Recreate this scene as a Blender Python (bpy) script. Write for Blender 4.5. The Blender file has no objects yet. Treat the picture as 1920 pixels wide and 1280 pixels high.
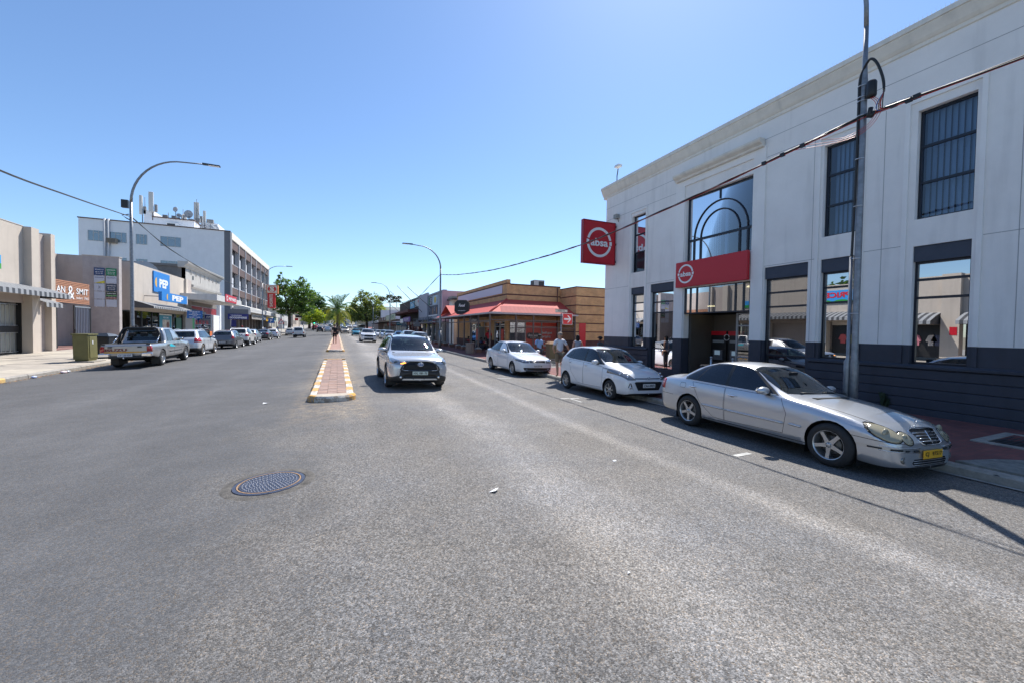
import bpy, bmesh, math, random
from mathutils import Vector, Matrix, noise
from mathutils.bvhtree import BVHTree
R = math.radians
RN = random.Random(7)
C = bpy.context.scene.collection
SC = bpy.context.scene
# ---------------------------------------------------------------- camera, sky, sun, exposure
CAMZ = 1.75
yaw, pitch, roll = math.atan(328/750.), -R(1.47), .0143
Fv = Vector((math.sin(yaw)*math.cos(pitch), math.cos(yaw)*math.cos(pitch), math.sin(pitch)))
R0 = Vector((math.cos(yaw), -math.sin(yaw), 0)); U0 = R0.cross(Fv)
Rv = R0*math.cos(roll)+U0*math.sin(roll); Uv = U0*math.cos(roll)-R0*math.sin(roll)
cam = bpy.data.objects.new('camera', bpy.data.cameras.new('camera')); C.objects.link(cam)
cam.matrix_world = Matrix(((Rv.x, Uv.x, -Fv.x, 0), (Rv.y, Uv.y, -Fv.y, 0), (Rv.z, Uv.z, -Fv.z, CAMZ), (0, 0, 0, 1)))
cam.data.lens = 36*750/1920.; cam.data.sensor_width = 36; cam.data.clip_start = .05; cam.data.clip_end = 6000
SC.camera = cam
w = bpy.data.worlds.new('World'); SC.world = w; w.use_nodes = True
nt = w.node_tree; bgn = nt.nodes['Background']
sky = nt.nodes.new('ShaderNodeTexSky'); sky.sky_type = 'NISHITA'; sky.sun_disc = False
SUN_EL, SUN_AZ = R(53), R(45)
sky.sun_elevation = SUN_EL; sky.sun_rotation = SUN_AZ
sky.air_density = 1.0; sky.dust_density = 0.35; sky.ozone_density = 3.0; sky.altitude = 300
tint = nt.nodes.new('ShaderNodeVectorMath'); tint.operation = 'MULTIPLY'; tint.inputs[1].default_value = (.85, .95, 1.04)
nt.links.new(sky.outputs[0], tint.inputs[0]); nt.links.new(tint.outputs[0], bgn.inputs[0]); bgn.inputs[1].default_value = .105
sun = bpy.data.lights.new('sun', 'SUN'); sun.energy = 4.3; sun.angle = R(.53); sun.color = (1, .955, .89)
so = bpy.data.objects.new('sun', sun); C.objects.link(so)
sd = Vector((math.sin(SUN_AZ)*math.cos(SUN_EL), math.cos(SUN_AZ)*math.cos(SUN_EL), math.sin(SUN_EL)))
so.rotation_euler = sd.to_track_quat('Z', 'Y').to_euler(); so.location = (40, 40, 60)
SC.view_settings.view_transform = 'Standard'; SC.view_settings.look = 'None'
SC.view_settings.gamma = 1; SC.view_settings.use_curve_mapping = False
SC.view_settings.exposure = 0.76
SC.cycles.max_bounces = 8; SC.cycles.transparent_max_bounces = 16

# ---------------------------------------------------------------- materials
MATS = {}
def srgb(r, g, b):
    f = lambda c: (c/255./12.92 if c <= 10 else ((c/255.+.055)/1.055)**2.4)
    return (f(r), f(g), f(b))
class NT:
    def __init__(s, m): s.t = m.node_tree; s.n = s.t.nodes; s.l = s.t.links
    def new(s, k, **kw):
        n = s.n.new(k)
        for a, v in kw.items():
            if a.startswith('i_'):
                n.inputs[a[2:].replace('_', ' ')].default_value = v
            else: setattr(n, a, v)
        return n
    def link(s, a, b): s.l.new(a, b)
def mat(name, col=(.5, .5, .5), rough=.6, metal=0., var=0., vscale=3., bump=0., bscale=60., spec=.5, coat=0., emit=None, flecks=0., stain=0., alpha=1.):
    """plain principled material with colour variation, fine relief and optional dirt streaks"""
    if name in MATS: return MATS[name]
    m = bpy.data.materials.new(name); m.use_nodes = True; MATS[name] = m
    q = NT(m); b = q.n['Principled BSDF']
    b.inputs['Base Color'].default_value = (*col, 1); b.inputs['Roughness'].default_value = rough
    b.inputs['Metallic'].default_value = metal; b.inputs['Specular IOR Level'].default_value = spec
    b.inputs['Coat Weight'].default_value = coat; b.inputs['Coat Roughness'].default_value = .04
    if emit: b.inputs['Emission Color'].default_value = (*emit[0], 1); b.inputs['Emission Strength'].default_value = emit[1]
    tc = q.new('ShaderNodeTexCoord') if (var or bump or stain) else None
    geo = q.new('ShaderNodeNewGeometry') if (var or bump or stain) else None
    cur = None
    if var:
        n = q.new('ShaderNodeTexNoise'); n.inputs['Scale'].default_value = vscale; n.inputs['Detail'].default_value = 6; n.inputs['Roughness'].default_value = .65
        q.link(geo.outputs['Position'], n.inputs['Vector'])
        mr = q.new('ShaderNodeMapRange'); mr.inputs[1].default_value = .3; mr.inputs[2].default_value = .7; mr.inputs[3].default_value = 1-var; mr.inputs[4].default_value = 1+var
        q.link(n.outputs[0], mr.inputs[0])
        mx = q.new('ShaderNodeVectorMath', operation='SCALE'); mx.inputs[0].default_value = col
        q.link(mr.outputs[0], mx.inputs['Scale']); cur = mx.outputs[0]
    if stain:
        mp = q.new('ShaderNodeMapping'); mp.inputs['Scale'].default_value = (2.2, 2.2, .22); q.link(geo.outputs['Position'], mp.inputs[0])
        n = q.new('ShaderNodeTexNoise'); n.inputs['Scale'].default_value = 1.6; n.inputs['Detail'].default_value = 5; q.link(mp.outputs[0], n.inputs['Vector'])
        mr = q.new('ShaderNodeMapRange'); mr.inputs[1].default_value = .52; mr.inputs[2].default_value = .8; mr.inputs[3].default_value = 1; mr.inputs[4].default_value = 1-stain
        q.link(n.outputs[0], mr.inputs[0])
        mx = q.new('ShaderNodeVectorMath', operation='SCALE')
        if cur: q.link(cur, mx.inputs[0])
        else: mx.inputs[0].default_value = col
        q.link(mr.outputs[0], mx.inputs['Scale']); cur = mx.outputs[0]
    if cur: q.link(cur, b.inputs['Base Color'])
    if bump:
        n = q.new('ShaderNodeTexNoise'); n.inputs['Scale'].default_value = bscale; n.inputs['Detail'].default_value = 3
        q.link(geo.outputs['Position'], n.inputs['Vector'])
        bp = q.new('ShaderNodeBump'); bp.inputs['Strength'].default_value = bump; bp.inputs['Distance'].default_value = .02
        q.link(n.outputs[0], bp.inputs['Height']); q.link(bp.outputs[0], b.inputs['Normal'])
    return m
def glass(name, tint=(.02, .025, .03), refl=.3, trans=.5, rough=.01, tcol=(.55, .65, .65)):
    """window glass: dark body, a mirror layer (film) and some see-through"""
    if name in MATS: return MATS[name]
    m = bpy.data.materials.new(name); m.use_nodes = True; MATS[name] = m
    q = NT(m); q.n.remove(q.n['Principled BSDF']); out = q.n['Material Output']
    tr = q.new('ShaderNodeBsdfTransparent'); tr.inputs[0].default_value = (*tcol, 1)
    df = q.new('ShaderNodeBsdfDiffuse'); df.inputs[0].default_value = (*tint, 1)
    gl = q.new('ShaderNodeBsdfGlossy'); gl.inputs['Roughness'].default_value = rough; gl.inputs[0].default_value = (.96, .97, 1, 1)
    m1 = q.new('ShaderNodeMixShader'); m1.inputs[0].default_value = trans; q.link(df.outputs[0], m1.inputs[1]); q.link(tr.outputs[0], m1.inputs[2])
    fr = q.new('ShaderNodeFresnel'); fr.inputs[0].default_value = 1.5
    ma = q.new('ShaderNodeMath', operation='MULTIPLY_ADD'); ma.inputs[1].default_value = 1-refl; ma.inputs[2].default_value = refl
    q.link(fr.outputs[0], ma.inputs[0])
    mn = q.new('ShaderNodeMath', operation='MINIMUM'); mn.inputs[1].default_value = .95; q.link(ma.outputs[0], mn.inputs[0])
    m2 = q.new('ShaderNodeMixShader'); q.link(mn.outputs[0], m2.inputs[0]); q.link(m1.outputs[0], m2.inputs[1]); q.link(gl.outputs[0], m2.inputs[2])
    q.link(m2.outputs[0], out.inputs[0]); return m

# ---------------------------------------------------------------- terrain
def gprof(y):
    xs = (-60, 12, 25, 40, 60, 80, 100, 130, 170, 300, 600, 900); zs = (0, 0, .11, .24, .3, .36, .52, 1.0, 1.9, 5., 9., 24.)
    if y <= xs[0]: return 0
    for i in range(len(xs)-1):
        if y <= xs[i+1]: return zs[i]+(zs[i+1]-zs[i])*(y-xs[i])/(xs[i+1]-xs[i])
    return zs[-1]
KL, KR = -10.32, 8.25
def in_lane(x, y): return x > KR and 17.6 < y < 21.3
def road_z(x, y): return gprof(y)-.028*abs(min(max(x, KL), KR+.3)+.1)
def gz(x, y):
    if KL <= x <= KR or in_lane(x, y): return road_z(x, y)
    if x > KR: return road_z(KR, y)+.14+.012*(min(x, 12.4)-KR)
    return road_z(KL, y)+.14+.012*(KL-max(x, -16.5))

# ---------------------------------------------------------------- mesh helper
FACE = {'east': (Vector((0, 1, 0)), Vector((0, 0, 1)), Vector((1, 0, 0))),
        'west': (Vector((0, -1, 0)), Vector((0, 0, 1)), Vector((-1, 0, 0))),
        'south': (Vector((1, 0, 0)), Vector((0, 0, 1)), Vector((0, -1, 0))),
        'north': (Vector((-1, 0, 0)), Vector((0, 0, 1)), Vector((0, 1, 0))),
        'up': (Vector((1, 0, 0)), Vector((0, 1, 0)), Vector((0, 0, 1)))}
def wloc(o):
    v = Vector((0, 0, 0))
    while o is not None: v += o.location; o = o.parent
    return v
def smooth(P, n=5):
    P = [Vector(p) for p in P]; out = []
    for i in range(len(P)-1):
        a, b_, c, d = P[max(i-1, 0)], P[i], P[i+1], P[min(i+2, len(P)-1)]
        for k in range(n):
            t = k/n; out.append(.5*((2*b_)+(c-a)*t+(2*a-5*b_+4*c-d)*t*t+(3*b_-a-3*c+d)*t**3))
    return out+[P[-1]]
class MB:
    def __init__(s): s.v = []; s.f = []; s.mi = []; s.sm = []
    def add(s, vs, fs, mi=0, sm=False):
        o = len(s.v); s.v += [tuple(x) for x in vs]
        for f in fs: s.f.append([i+o for i in f]); s.mi.append(mi); s.sm.append(sm)
    def box(s, x0, x1, y0, y1, z0, z1, mi=0):
        if x0 > x1: x0, x1 = x1, x0
        if y0 > y1: y0, y1 = y1, y0
        if z0 > z1: z0, z1 = z1, z0
        s.add([(x0, y0, z0), (x1, y0, z0), (x1, y1, z0), (x0, y1, z0), (x0, y0, z1), (x1, y0, z1), (x1, y1, z1), (x0, y1, z1)],
              [(0, 3, 2, 1), (4, 5, 6, 7), (0, 1, 5, 4), (1, 2, 6, 5), (2, 3, 7, 6), (3, 0, 4, 7)], mi); return s
    def cbox(s, cx, cy, cz, sx, sy, sz, mi=0): return s.box(cx-sx/2, cx+sx/2, cy-sy/2, cy+sy/2, cz-sz/2, cz+sz/2, mi)
    def prism(s, poly, face, org, d0, d1, mi=0):
        """2-D polygon in a facade frame, extruded from d0 to d1 along its normal"""
        r, u, n = FACE[face] if isinstance(face, str) else face; org = Vector(org); k = len(poly)
        a = [org+r*p[0]+u*p[1]+n*d0 for p in poly]; b = [org+r*p[0]+u*p[1]+n*d1 for p in poly]
        s.add(a+b, [list(range(k))[::-1], list(range(k, 2*k))]+[(i, (i+1) % k, k+(i+1) % k, k+i) for i in range(k)], mi); return s
    def tube(s, pts, r, n=8, mi=0, caps=True, r2=None):
        pts = [Vector(p) for p in pts]; k = len(pts); rings = []
        up = Vector((0, 0, 1))
        for i, p in enumerate(pts):
            t = (pts[min(i+1, k-1)]-pts[max(i-1, 0)]).normalized()
            a = t.cross(up)
            if a.length < .05: a = t.cross(Vector((0, 1, 0)))
            a.normalize(); b = a.cross(t).normalized()
            rr = r if r2 is None else r+(r2-r)*i/max(1, k-1)
            if isinstance(r, (list, tuple)): rr = r[i]
            rings.append([p+a*math.cos(2*math.pi*j/n)*rr+b*math.sin(2*math.pi*j/n)*rr for j in range(n)])
        vs = [q for g in rings for q in g]; fs = []
        for i in range(k-1):
            for j in range(n): fs.append((i*n+j, (i+1)*n+j, (i+1)*n+(j+1) % n, i*n+(j+1) % n))
        if caps: fs += [list(range(n)), list(range((k-1)*n, k*n))[::-1]]
        s.add(vs, fs, mi, True)
        return s
    def lathe(s, prof, axis='z', n=24, org=(0, 0, 0), mi=0, sm=True):
        """prof: list of (radius, height)"""
        vs = []; org = Vector(org)
        for rr, h in prof:
            for j in range(n):
                c, q = math.cos(2*math.pi*j/n)*rr, math.sin(2*math.pi*j/n)*rr
                vs.append(org+(Vector((c, q, h)) if axis == 'z' else Vector((c, h, q)) if axis == 'y' else Vector((h, c, q))))
        fs = [(i*n+j, i*n+(j+1) % n, (i+1)*n+(j+1) % n, (i+1)*n+j) for i in range(len(prof)-1) for j in range(n)]
        s.add(vs, fs, mi, sm); return s
    def ball(s, c, rx, ry, rz, n=14, m=8, mi=0):
        vs = []; c = Vector(c)
        for i in range(m+1):
            t = math.pi*i/m
            for j in range(n): p = 2*math.pi*j/n; vs.append(c+Vector((rx*math.sin(t)*math.cos(p), ry*math.sin(t)*math.sin(p), rz*math.cos(t))))
        s.add(vs, [(i*n+j, (i+1)*n+j, (i+1)*n+(j+1) % n, i*n+(j+1) % n) for i in range(m) for j in range(n)], mi, True); return s
    def ringarc(s, r0, r1, a0, a1, face, org, d0, d1, n=16, mi=0):
        """flat ring segment (degrees)"""
        for i in range(n):
            A, B = R(a0+(a1-a0)*i/n), R(a0+(a1-a0)*(i+1)/n)
            s.prism([(r0*math.cos(A), r0*math.sin(A)), (r1*math.cos(A), r1*math.sin(A)), (r1*math.cos(B), r1*math.sin(B)), (r0*math.cos(B), r0*math.sin(B))], face, org, d0, d1, mi)
        return s
    def build(s, name, mats, parent=None, world=True, merge=False, bevel=0.):
        if not isinstance(mats, (list, tuple)): mats = [mats]
        off = wloc(parent) if (parent is not None and world) else Vector((0, 0, 0))
        me = bpy.data.meshes.new(name)
        me.from_pydata([(a-off.x, b-off.y, c-off.z) for a, b, c in s.v], [], s.f)
        for m in mats: me.materials.append(m)
        me.polygons.foreach_set('material_index', s.mi); me.polygons.foreach_set('use_smooth', s.sm)
        bm = bmesh.new(); bm.from_mesh(me)
        if merge: bmesh.ops.remove_doubles(bm, verts=bm.verts, dist=1e-4)
        if bevel: bmesh.ops.bevel(bm, geom=bm.edges[:], offset=bevel, segments=1, affect='EDGES', profile=.5)
        bmesh.ops.recalc_face_normals(bm, faces=bm.faces); bm.to_mesh(me); bm.free()
        o = bpy.data.objects.new(name, me); C.objects.link(o)
        if parent is not None: o.parent = parent
        return o
def thing(name, label, cat, loc=(0, 0, 0), rz=0, group=None, kind=None):
    o = bpy.data.objects.new(name, None); C.objects.link(o); o.empty_display_size = .2
    o.location = loc; o.rotation_euler = (0, 0, rz); tag(o, label, cat, group, kind); return o
def tag(o, label=None, cat=None, group=None, kind=None):
    if label: o['label'] = label
    if cat: o['category'] = cat
    if group: o['group'] = group
    if kind: o['kind'] = kind
    return o
def bx(name, parent, m, *a, bevel=0.):
    b = MB(); b.box(*a); return b.build(name, m, parent, bevel=bevel)
def copy_tree(o, parent=None):
    c = o.copy(); C.objects.link(c); c.parent = parent
    for ch in [x for x in KIDS.get(o, o.children)]: copy_tree(ch, c)
    return c
KIDS = {}
_tc = {}
def text_mesh(s, bold=.0, shear=0., spacing=1.0):
    k = (s, bold, shear, spacing)
    if k in _tc: return _tc[k]
    cu = bpy.data.curves.new('t', 'FONT'); cu.body = s; cu.size = 1; cu.extrude = 0; cu.offset = bold; cu.shear = shear; cu.space_character = spacing
    cu.resolution_u = 3; cu.align_x = 'LEFT'
    ob = bpy.data.objects.new('t', cu); C.objects.link(ob)
    dg = bpy.context.evaluated_depsgraph_get(); me = bpy.data.meshes.new_from_object(ob.evaluated_get(dg))
    vs = [v.co.copy() for v in me.vertices]; fs = [list(p.vertices) for p in me.polygons]
    bpy.data.objects.remove(ob); bpy.data.curves.remove(cu); bpy.data.meshes.remove(me)
    _tc[k] = (vs, fs); return _tc[k]
def text(s, face, org, w, h, m, parent, d=.006, bold=.015, name='lettering', shear=0., world=True, rot=0, spacing=1.):
    """lettering centred on org, fitted to w x h, standing d proud of the surface"""
    vs, fs = text_mesh(s, bold, shear, spacing)
    r, u, n = FACE[face] if isinstance(face, str) else face; org = Vector(org)
    x0 = min(v.x for v in vs); x1 = max(v.x for v in vs); y0 = min(v.y for v in vs); y1 = max(v.y for v in vs)
    sx = w/(x1-x0); sy = h/(y1-y0); b = MB(); out = []
    for v in vs:
        a, c = (v.x-(x0+x1)/2)*sx, (v.y-(y0+y1)/2)*sy
        if rot: a, c = -c, a
        out.append(org+r*a+u*c+n*d)
    b.add(out, fs); o = b.build(name, m, parent, world=world); return o
# common materials
M_black = mat('black_plastic', (.012, .012, .013), .45)
M_white = mat('white_paint', (.78, .78, .77), .5)
M_sign_white = mat('sign_white', (.8, .8, .8), .4)
M_red = mat('sign_red', srgb(190, 20, 38), .35)
M_steel = mat('galvanised_steel', (.24, .25, .265), .48, .7, var=.25, vscale=9)
M_dark_metal = mat('dark_painted_metal', (.03, .032, .037), .45)
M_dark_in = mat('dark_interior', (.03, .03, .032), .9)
M_alu = mat('aluminium', (.55, .56, .57), .35, .8)
# ---------------------------------------------------------------- ground, road, pavements
def asphalt():
    m = bpy.data.materials.new('asphalt'); m.use_nodes = True; q = NT(m); b = q.n['Principled BSDF']
    geo = q.new('ShaderNodeNewGeometry'); sep = q.new('ShaderNodeSeparateXYZ'); q.link(geo.outputs['Position'], sep.inputs[0])
    P = geo.outputs['Position']
    def noise_(sc, det=4, ro=.6, vec=P):
        n = q.new('ShaderNodeTexNoise'); n.inputs['Scale'].default_value = sc; n.inputs['Detail'].default_value = det; n.inputs['Roughness'].default_value = ro
        q.link(vec, n.inputs['Vector']); return n.outputs[0]
    def mr(x, a, b_, c, d, smooth=False):
        n = q.new('ShaderNodeMapRange'); n.interpolation_type = 'SMOOTHSTEP' if smooth else 'LINEAR'
        for i, v in enumerate((a, b_, c, d)): n.inputs[i+1].default_value = v
        q.link(x, n.inputs[0]); return n.outputs[0]
    def mth(op, x, y=None, z=None):
        n = q.new('ShaderNodeMath', operation=op)
        for i, v in enumerate((x, y, z)):
            if v is None: continue
            if isinstance(v, (int, float)): n.inputs[i].default_value = v
            else: q.link(v, n.inputs[i])
        return n.outputs[0]
    mp = q.new('ShaderNodeMapping'); mp.inputs['Scale'].default_value = (1, .12, 1); q.link(P, mp.inputs[0])
    wob = noise_(.35, 3, .5, mp.outputs[0])
    wx = mth('ADD', sep.outputs[0], mr(wob, .3, .7, -.5, .5))
    # stone aggregate
    vo = q.new('ShaderNodeTexVoronoi'); vo.inputs['Scale'].default_value = 120; q.link(P, vo.inputs['Vector'])
    vc = q.new('ShaderNodeSeparateColor'); q.link(vo.outputs['Color'], vc.inputs[0])
    vo2 = q.new('ShaderNodeTexVoronoi'); vo2.inputs['Scale'].default_value = 62; q.link(P, vo2.inputs['Vector'])
    vc2 = q.new('ShaderNodeSeparateColor'); q.link(vo2.outputs['Color'], vc2.inputs[0])
    # distance along the street fades the coarse right part into the finer left part
    left = mr(mth('ADD', wx, mr(noise_(.5), .3, .7, -.8, .8)), -1.6, 0.1, 1, 0, True)
    near = mr(sep.outputs[1], 8, 22, 1, 0, True)
    stone = mth('MULTIPLY_ADD', vc.outputs[0], .8, .6)        # .6 .. 1.4
    stone2 = mth('MULTIPLY_ADD', vc2.outputs[1], .5, .75)
    speck = mth('MULTIPLY', stone, stone2)
    speck = mth('POWER', speck, 1.45)
    amt = mth('MULTIPLY_ADD', left, -.55, 1.0)
    sp = mth('MULTIPLY_ADD', mth('SUBTRACT', speck, 1.0), amt, 1.0)
    # worn wheel bands
    def band(c, wd, k):
        d = mth('SUBTRACT', wx, c); d = mth('MULTIPLY', d, 1./wd); d = mth('MULTIPLY', d, d); e = mth('POWER', 2.718, mth('MULTIPLY', d, -1)); return mth('MULTIPLY', e, k)
    bands = mth('ADD', mth('ADD', band(4.62, .22, .55), band(2.25, .55, .68)), mth('ADD', band(3.3, 1.3, .16), mth('ADD', band(-5.6, .5, .14), band(-3.0, .5, .1))))
    bands = mth('MULTIPLY', bands, mr(noise_(.9, 3, .5, mp.outputs[0]), .35, .6, .55, 1.))
    bands = mth('MULTIPLY', bands, mr(sep.outputs[1], -1, 3, .75, 1.))
    patch = mr(noise_(.28, 5, .55), .3, .7, .86, 1.12)
    patch2 = mr(noise_(1.9, 5, .6), .3, .7, .9, 1.1)
    dark = mth('MULTIPLY_ADD', left, -.27, 1.0)
    val = mth('MULTIPLY', mth('MULTIPLY', patch, patch2), mth('MULTIPLY', dark, mth('ADD', bands, 1.)))
    # bleaching towards the gutters, oil line in lane centre
    val = mth('MULTIPLY', mth('MULTIPLY', val, mr(noise_(1.1, 2, .4), .68, .78, 1., .84)), sp)
    col = q.new('ShaderNodeMix', data_type='RGBA'); col.inputs['A'].default_value = (.158, .149, .138, 1); col.inputs['B'].default_value = (.126, .129, .136, 1)
    hue = mr(noise_(.6, 4), .35, .65, 0, .75); q.link(mth('MAXIMUM', hue, left), col.inputs['Factor'])
    # warm stones here and there
    warm = q.new('ShaderNodeMix', data_type='RGBA'); q.link(mr(vc.outputs[2], .8, .86, 0, .6), warm.inputs['Factor']); q.link(col.outputs['Result'], warm.inputs['A']); warm.inputs['B'].default_value = (.19, .15, .11, 1)
    # dust along islands and kerb
    x = sep.outputs[0]; dust = mth('MAXIMUM', mr(mth('ABSOLUTE', mth('ADD', x, .1)), .62, 1.0, 1, 0, True), mr(x, -10.32, -9.9, 1, 0, True))
    dust = mth('MULTIPLY', dust, mr(sep.outputs[1], 7.5, 9.5, 0, 1, True)); dust = mth('MULTIPLY', dust, mr(noise_(5, 5, .7), .42, .62, 0, .8))
    dm = q.new('ShaderNodeMix', data_type='RGBA'); q.link(dust, dm.inputs['Factor']); q.link(warm.outputs['Result'], dm.inputs['A']); dm.inputs['B'].default_value = (.27, .22, .165, 1)
    sc_ = q.new('ShaderNodeVectorMath', operation='SCALE'); q.link(dm.outputs['Result'], sc_.inputs[0]); q.link(val, sc_.inputs['Scale'])
    q.link(sc_.outputs[0], b.inputs['Base Color']); b.inputs['Roughness'].default_value = .82; b.inputs['Specular IOR Level'].default_value = .35
    bp = q.new('ShaderNodeBump'); bp.inputs['Strength'].default_value = .55; bp.inputs['Distance'].default_value = .012
    h = mth('ADD', mth('MULTIPLY', vo.outputs['Distance'], -1.), mth('MULTIPLY', vo2.outputs['Distance'], -.6)); q.link(mth('MULTIPLY', h, amt), bp.inputs['Height'])
    q.link(bp.outputs[0], b.inputs['Normal'])
    return m
M_asphalt = asphalt()
def brickmat(name, c1, c2, mortar, bw, bh, ms=.012, plane='xz', bump=.4, var=.25):
    m = bpy.data.materials.new(name); m.use_nodes = True; MATS[name] = m; q = NT(m); b = q.n['Principled BSDF']
    geo = q.new('ShaderNodeNewGeometry'); sep = q.new('ShaderNodeSeparateXYZ'); q.link(geo.outputs['Position'], sep.inputs[0])
    cb = q.new('ShaderNodeCombineXYZ')
    if plane == 'wall':
        ad = q.new('ShaderNodeMath', operation='ADD'); q.link(sep.outputs[0], ad.inputs[0]); q.link(sep.outputs[1], ad.inputs[1]); q.link(ad.outputs[0], cb.inputs[0]); q.link(sep.outputs[2], cb.inputs[1])
    else: q.link(sep.outputs[0], cb.inputs[0]); q.link(sep.outputs[1], cb.inputs[1])
    br = q.new('ShaderNodeTexBrick'); br.inputs['Scale'].default_value = 1; br.inputs['Brick Width'].default_value = bw; br.inputs['Row Height'].default_value = bh
    br.inputs['Mortar Size'].default_value = ms; br.inputs['Color1'].default_value = (*c1, 1); br.inputs['Color2'].default_value = (*c2, 1); br.inputs['Mortar'].default_value = (*mortar, 1); br.inputs['Bias'].default_value = 0
    q.link(cb.outputs[0], br.inputs['Vector'])
    n = q.new('ShaderNodeTexNoise'); n.inputs['Scale'].default_value = 2.2; n.inputs['Detail'].default_value = 6; q.link(geo.outputs['Position'], n.inputs['Vector'])
    mr = q.new('ShaderNodeMapRange'); mr.inputs[1].default_value = .3; mr.inputs[2].default_value = .7; mr.inputs[3].default_value = 1-var; mr.inputs[4].default_value = 1+var; q.link(n.outputs[0], mr.inputs[0])
    s = q.new('ShaderNodeVectorMath', operation='SCALE'); q.link(br.outputs['Color'], s.inputs[0]); q.link(mr.outputs[0], s.inputs['Scale']); q.link(s.outputs[0], b.inputs['Base Color'])
    b.inputs['Roughness'].default_value = .85
    bp = q.new('ShaderNodeBump'); bp.invert = True; bp.inputs['Strength'].default_value = bump; bp.inputs['Distance'].default_value = .01; q.link(br.outputs['Fac'], bp.inputs['Height']); q.link(bp.outputs[0], b.inputs['Normal'])
    return m
M_redpave = brickmat('red_paving', (.19, .062, .055), (.145, .05, .05), (.12, .06, .055), .2, .1, .006, 'floor', .3, .22)
M_concrete = mat('pavement_concrete', (.33, .30, .255), .85, var=.16, vscale=2.5, bump=.25, bscale=40)
M_kerbc = mat('kerb_concrete', (.30, .28, .25), .85, var=.25, vscale=7, bump=.5, bscale=30)
def worn(name, c, thr):
    m = mat(name, c, .75, var=.18, vscale=9, bump=.35); q = NT(m); b = q.n['Principled BSDF']; src = b.inputs['Base Color'].links[0].from_socket
    geo = q.new('ShaderNodeNewGeometry'); n = q.new('ShaderNodeTexNoise'); n.inputs['Scale'].default_value = 7; n.inputs['Detail'].default_value = 8; n.inputs['Roughness'].default_value = .75; q.link(geo.outputs['Position'], n.inputs['Vector'])
    r_ = q.new('ShaderNodeMapRange'); r_.inputs[1].default_value = thr; r_.inputs[2].default_value = thr+.07; q.link(n.outputs[0], r_.inputs[0])
    mx = q.new('ShaderNodeMix', data_type='RGBA'); q.link(r_.outputs[0], mx.inputs['Factor']); q.link(src, mx.inputs['A']); mx.inputs['B'].default_value = (.30, .25, .20, 1); q.link(mx.outputs['Result'], b.inputs['Base Color']); return m
M_kerb_y = worn('kerb_yellow_paint', (.62, .33, .06), .49)
M_kerb_w = worn('kerb_white_paint', (.58, .55, .50), .49)
M_kerb_py = mat('faded_yellow_paint', (.62, .42, .16), .8, var=.25, vscale=9, bump=.3)
M_paver = mat('island_paver_red', (.33, .215, .17), .85, var=.2, vscale=5, bump=.3)
M_paver2 = mat('island_paver_brown', (.28, .195, .165), .85, var=.2, vscale=5, bump=.3)
M_line = mat('worn_road_paint', (.42, .42, .40), .75, var=.35, vscale=7)

def strip_mesh(name, xs, ys, zf, m, kind='structure', label=None):
    b = MB(); nx = len(xs)
    vs = [(x, y, zf(x, y)) for y in ys for x in xs]
    fs = [(j*nx+i, j*nx+i+1, (j+1)*nx+i+1, (j+1)*nx+i) for j in range(len(ys)-1) for i in range(nx-1)]
    b.add(vs, fs); o = b.build(name, m); o['kind'] = kind; return o
ys = [-45, -20, -8]+[float(i) for i in range(-4, 30, 2)]+[float(i) for i in range(30, 110, 5)]+[110, 130, 150, 170, 200, 240, 300, 400, 500, 600]
strip_mesh('road', [KL-.05, -5, -.1, 4, KR+.05], ys, road_z, M_asphalt)
strip_mesh('side_lane', [KR+.05, 12, 40, 80], [16.9, 17.6, 19.5, 21.3, 22.2], lambda x, y: road_z(KR, y)+.002*(x-KR), M_asphalt)
M_gnd = mat('dry_ground', (.23, .20, .14), .95, var=.25, vscale=.2)
g = strip_mesh('ground', [-3000, -300, -60, -17, 0, 13, 60, 300, 3000], [-600, -45, 12, 40, 80, 100, 130, 170, 300, 600, 1500, 5000], lambda x, y: (gprof(y) if abs(x) < 100 else min(gprof(y), 2))-.45, M_gnd)
M_hill = mat('hill_scrub', (.15, .14, .10), .95, var=.4, vscale=.02)
b = MB(); hv = []; hn = 60
for j in range(6):
    for i in range(hn+1):
        x = -900+i*30; k = j/5.
        h = (26+15*noise.noise(Vector((x*.004, 3.1, 0)))+7*noise.noise(Vector((x*.013, 1.1, 0))))*math.sin(k*math.pi*.5)**.8
        hv.append((x, 820+k*200, 3+h*1.25))
b.add(hv, [(j*(hn+1)+i, j*(hn+1)+i+1, (j+1)*(hn+1)+i+1, (j+1)*(hn+1)+i) for j in range(5) for i in range(hn)], 0, True)
o = b.build('hills', M_hill); o['kind'] = 'structure'

# right pavement (in the bank's shade) with red brick paving, and a concrete apron near the drain
ysr = [-45., -20., -8., -2.]+[float(i) for i in range(0, 18, 2)]+[17.6]
strip_mesh('pavement_right', [KR+.14, 10, 12.4, 30], ysr, lambda x, y: gz(max(x, KR+.01), min(y, 17.5)), M_redpave)
ysr2 = [21.3+.01]+[float(i) for i in range(22, 60, 3)]+[60, 80, 100, 130, 170, 240]
strip_mesh('pavement_right_north', [KR+.14, 10, 12.4, 40], ysr2, lambda x, y: gz(max(x, KR+.01), max(y, 21.4)), M_redpave)
ysl = [-45., -20., 0.]+[float(i) for i in range(6, 60, 3)]+[60, 80, 100, 130, 170, 240]
strip_mesh('pavement_left', [-60, -16.5, -13, KL-.14], ysl, lambda x, y: gz(min(x, KL-.01), y)-.03, M_kerbc)
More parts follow.
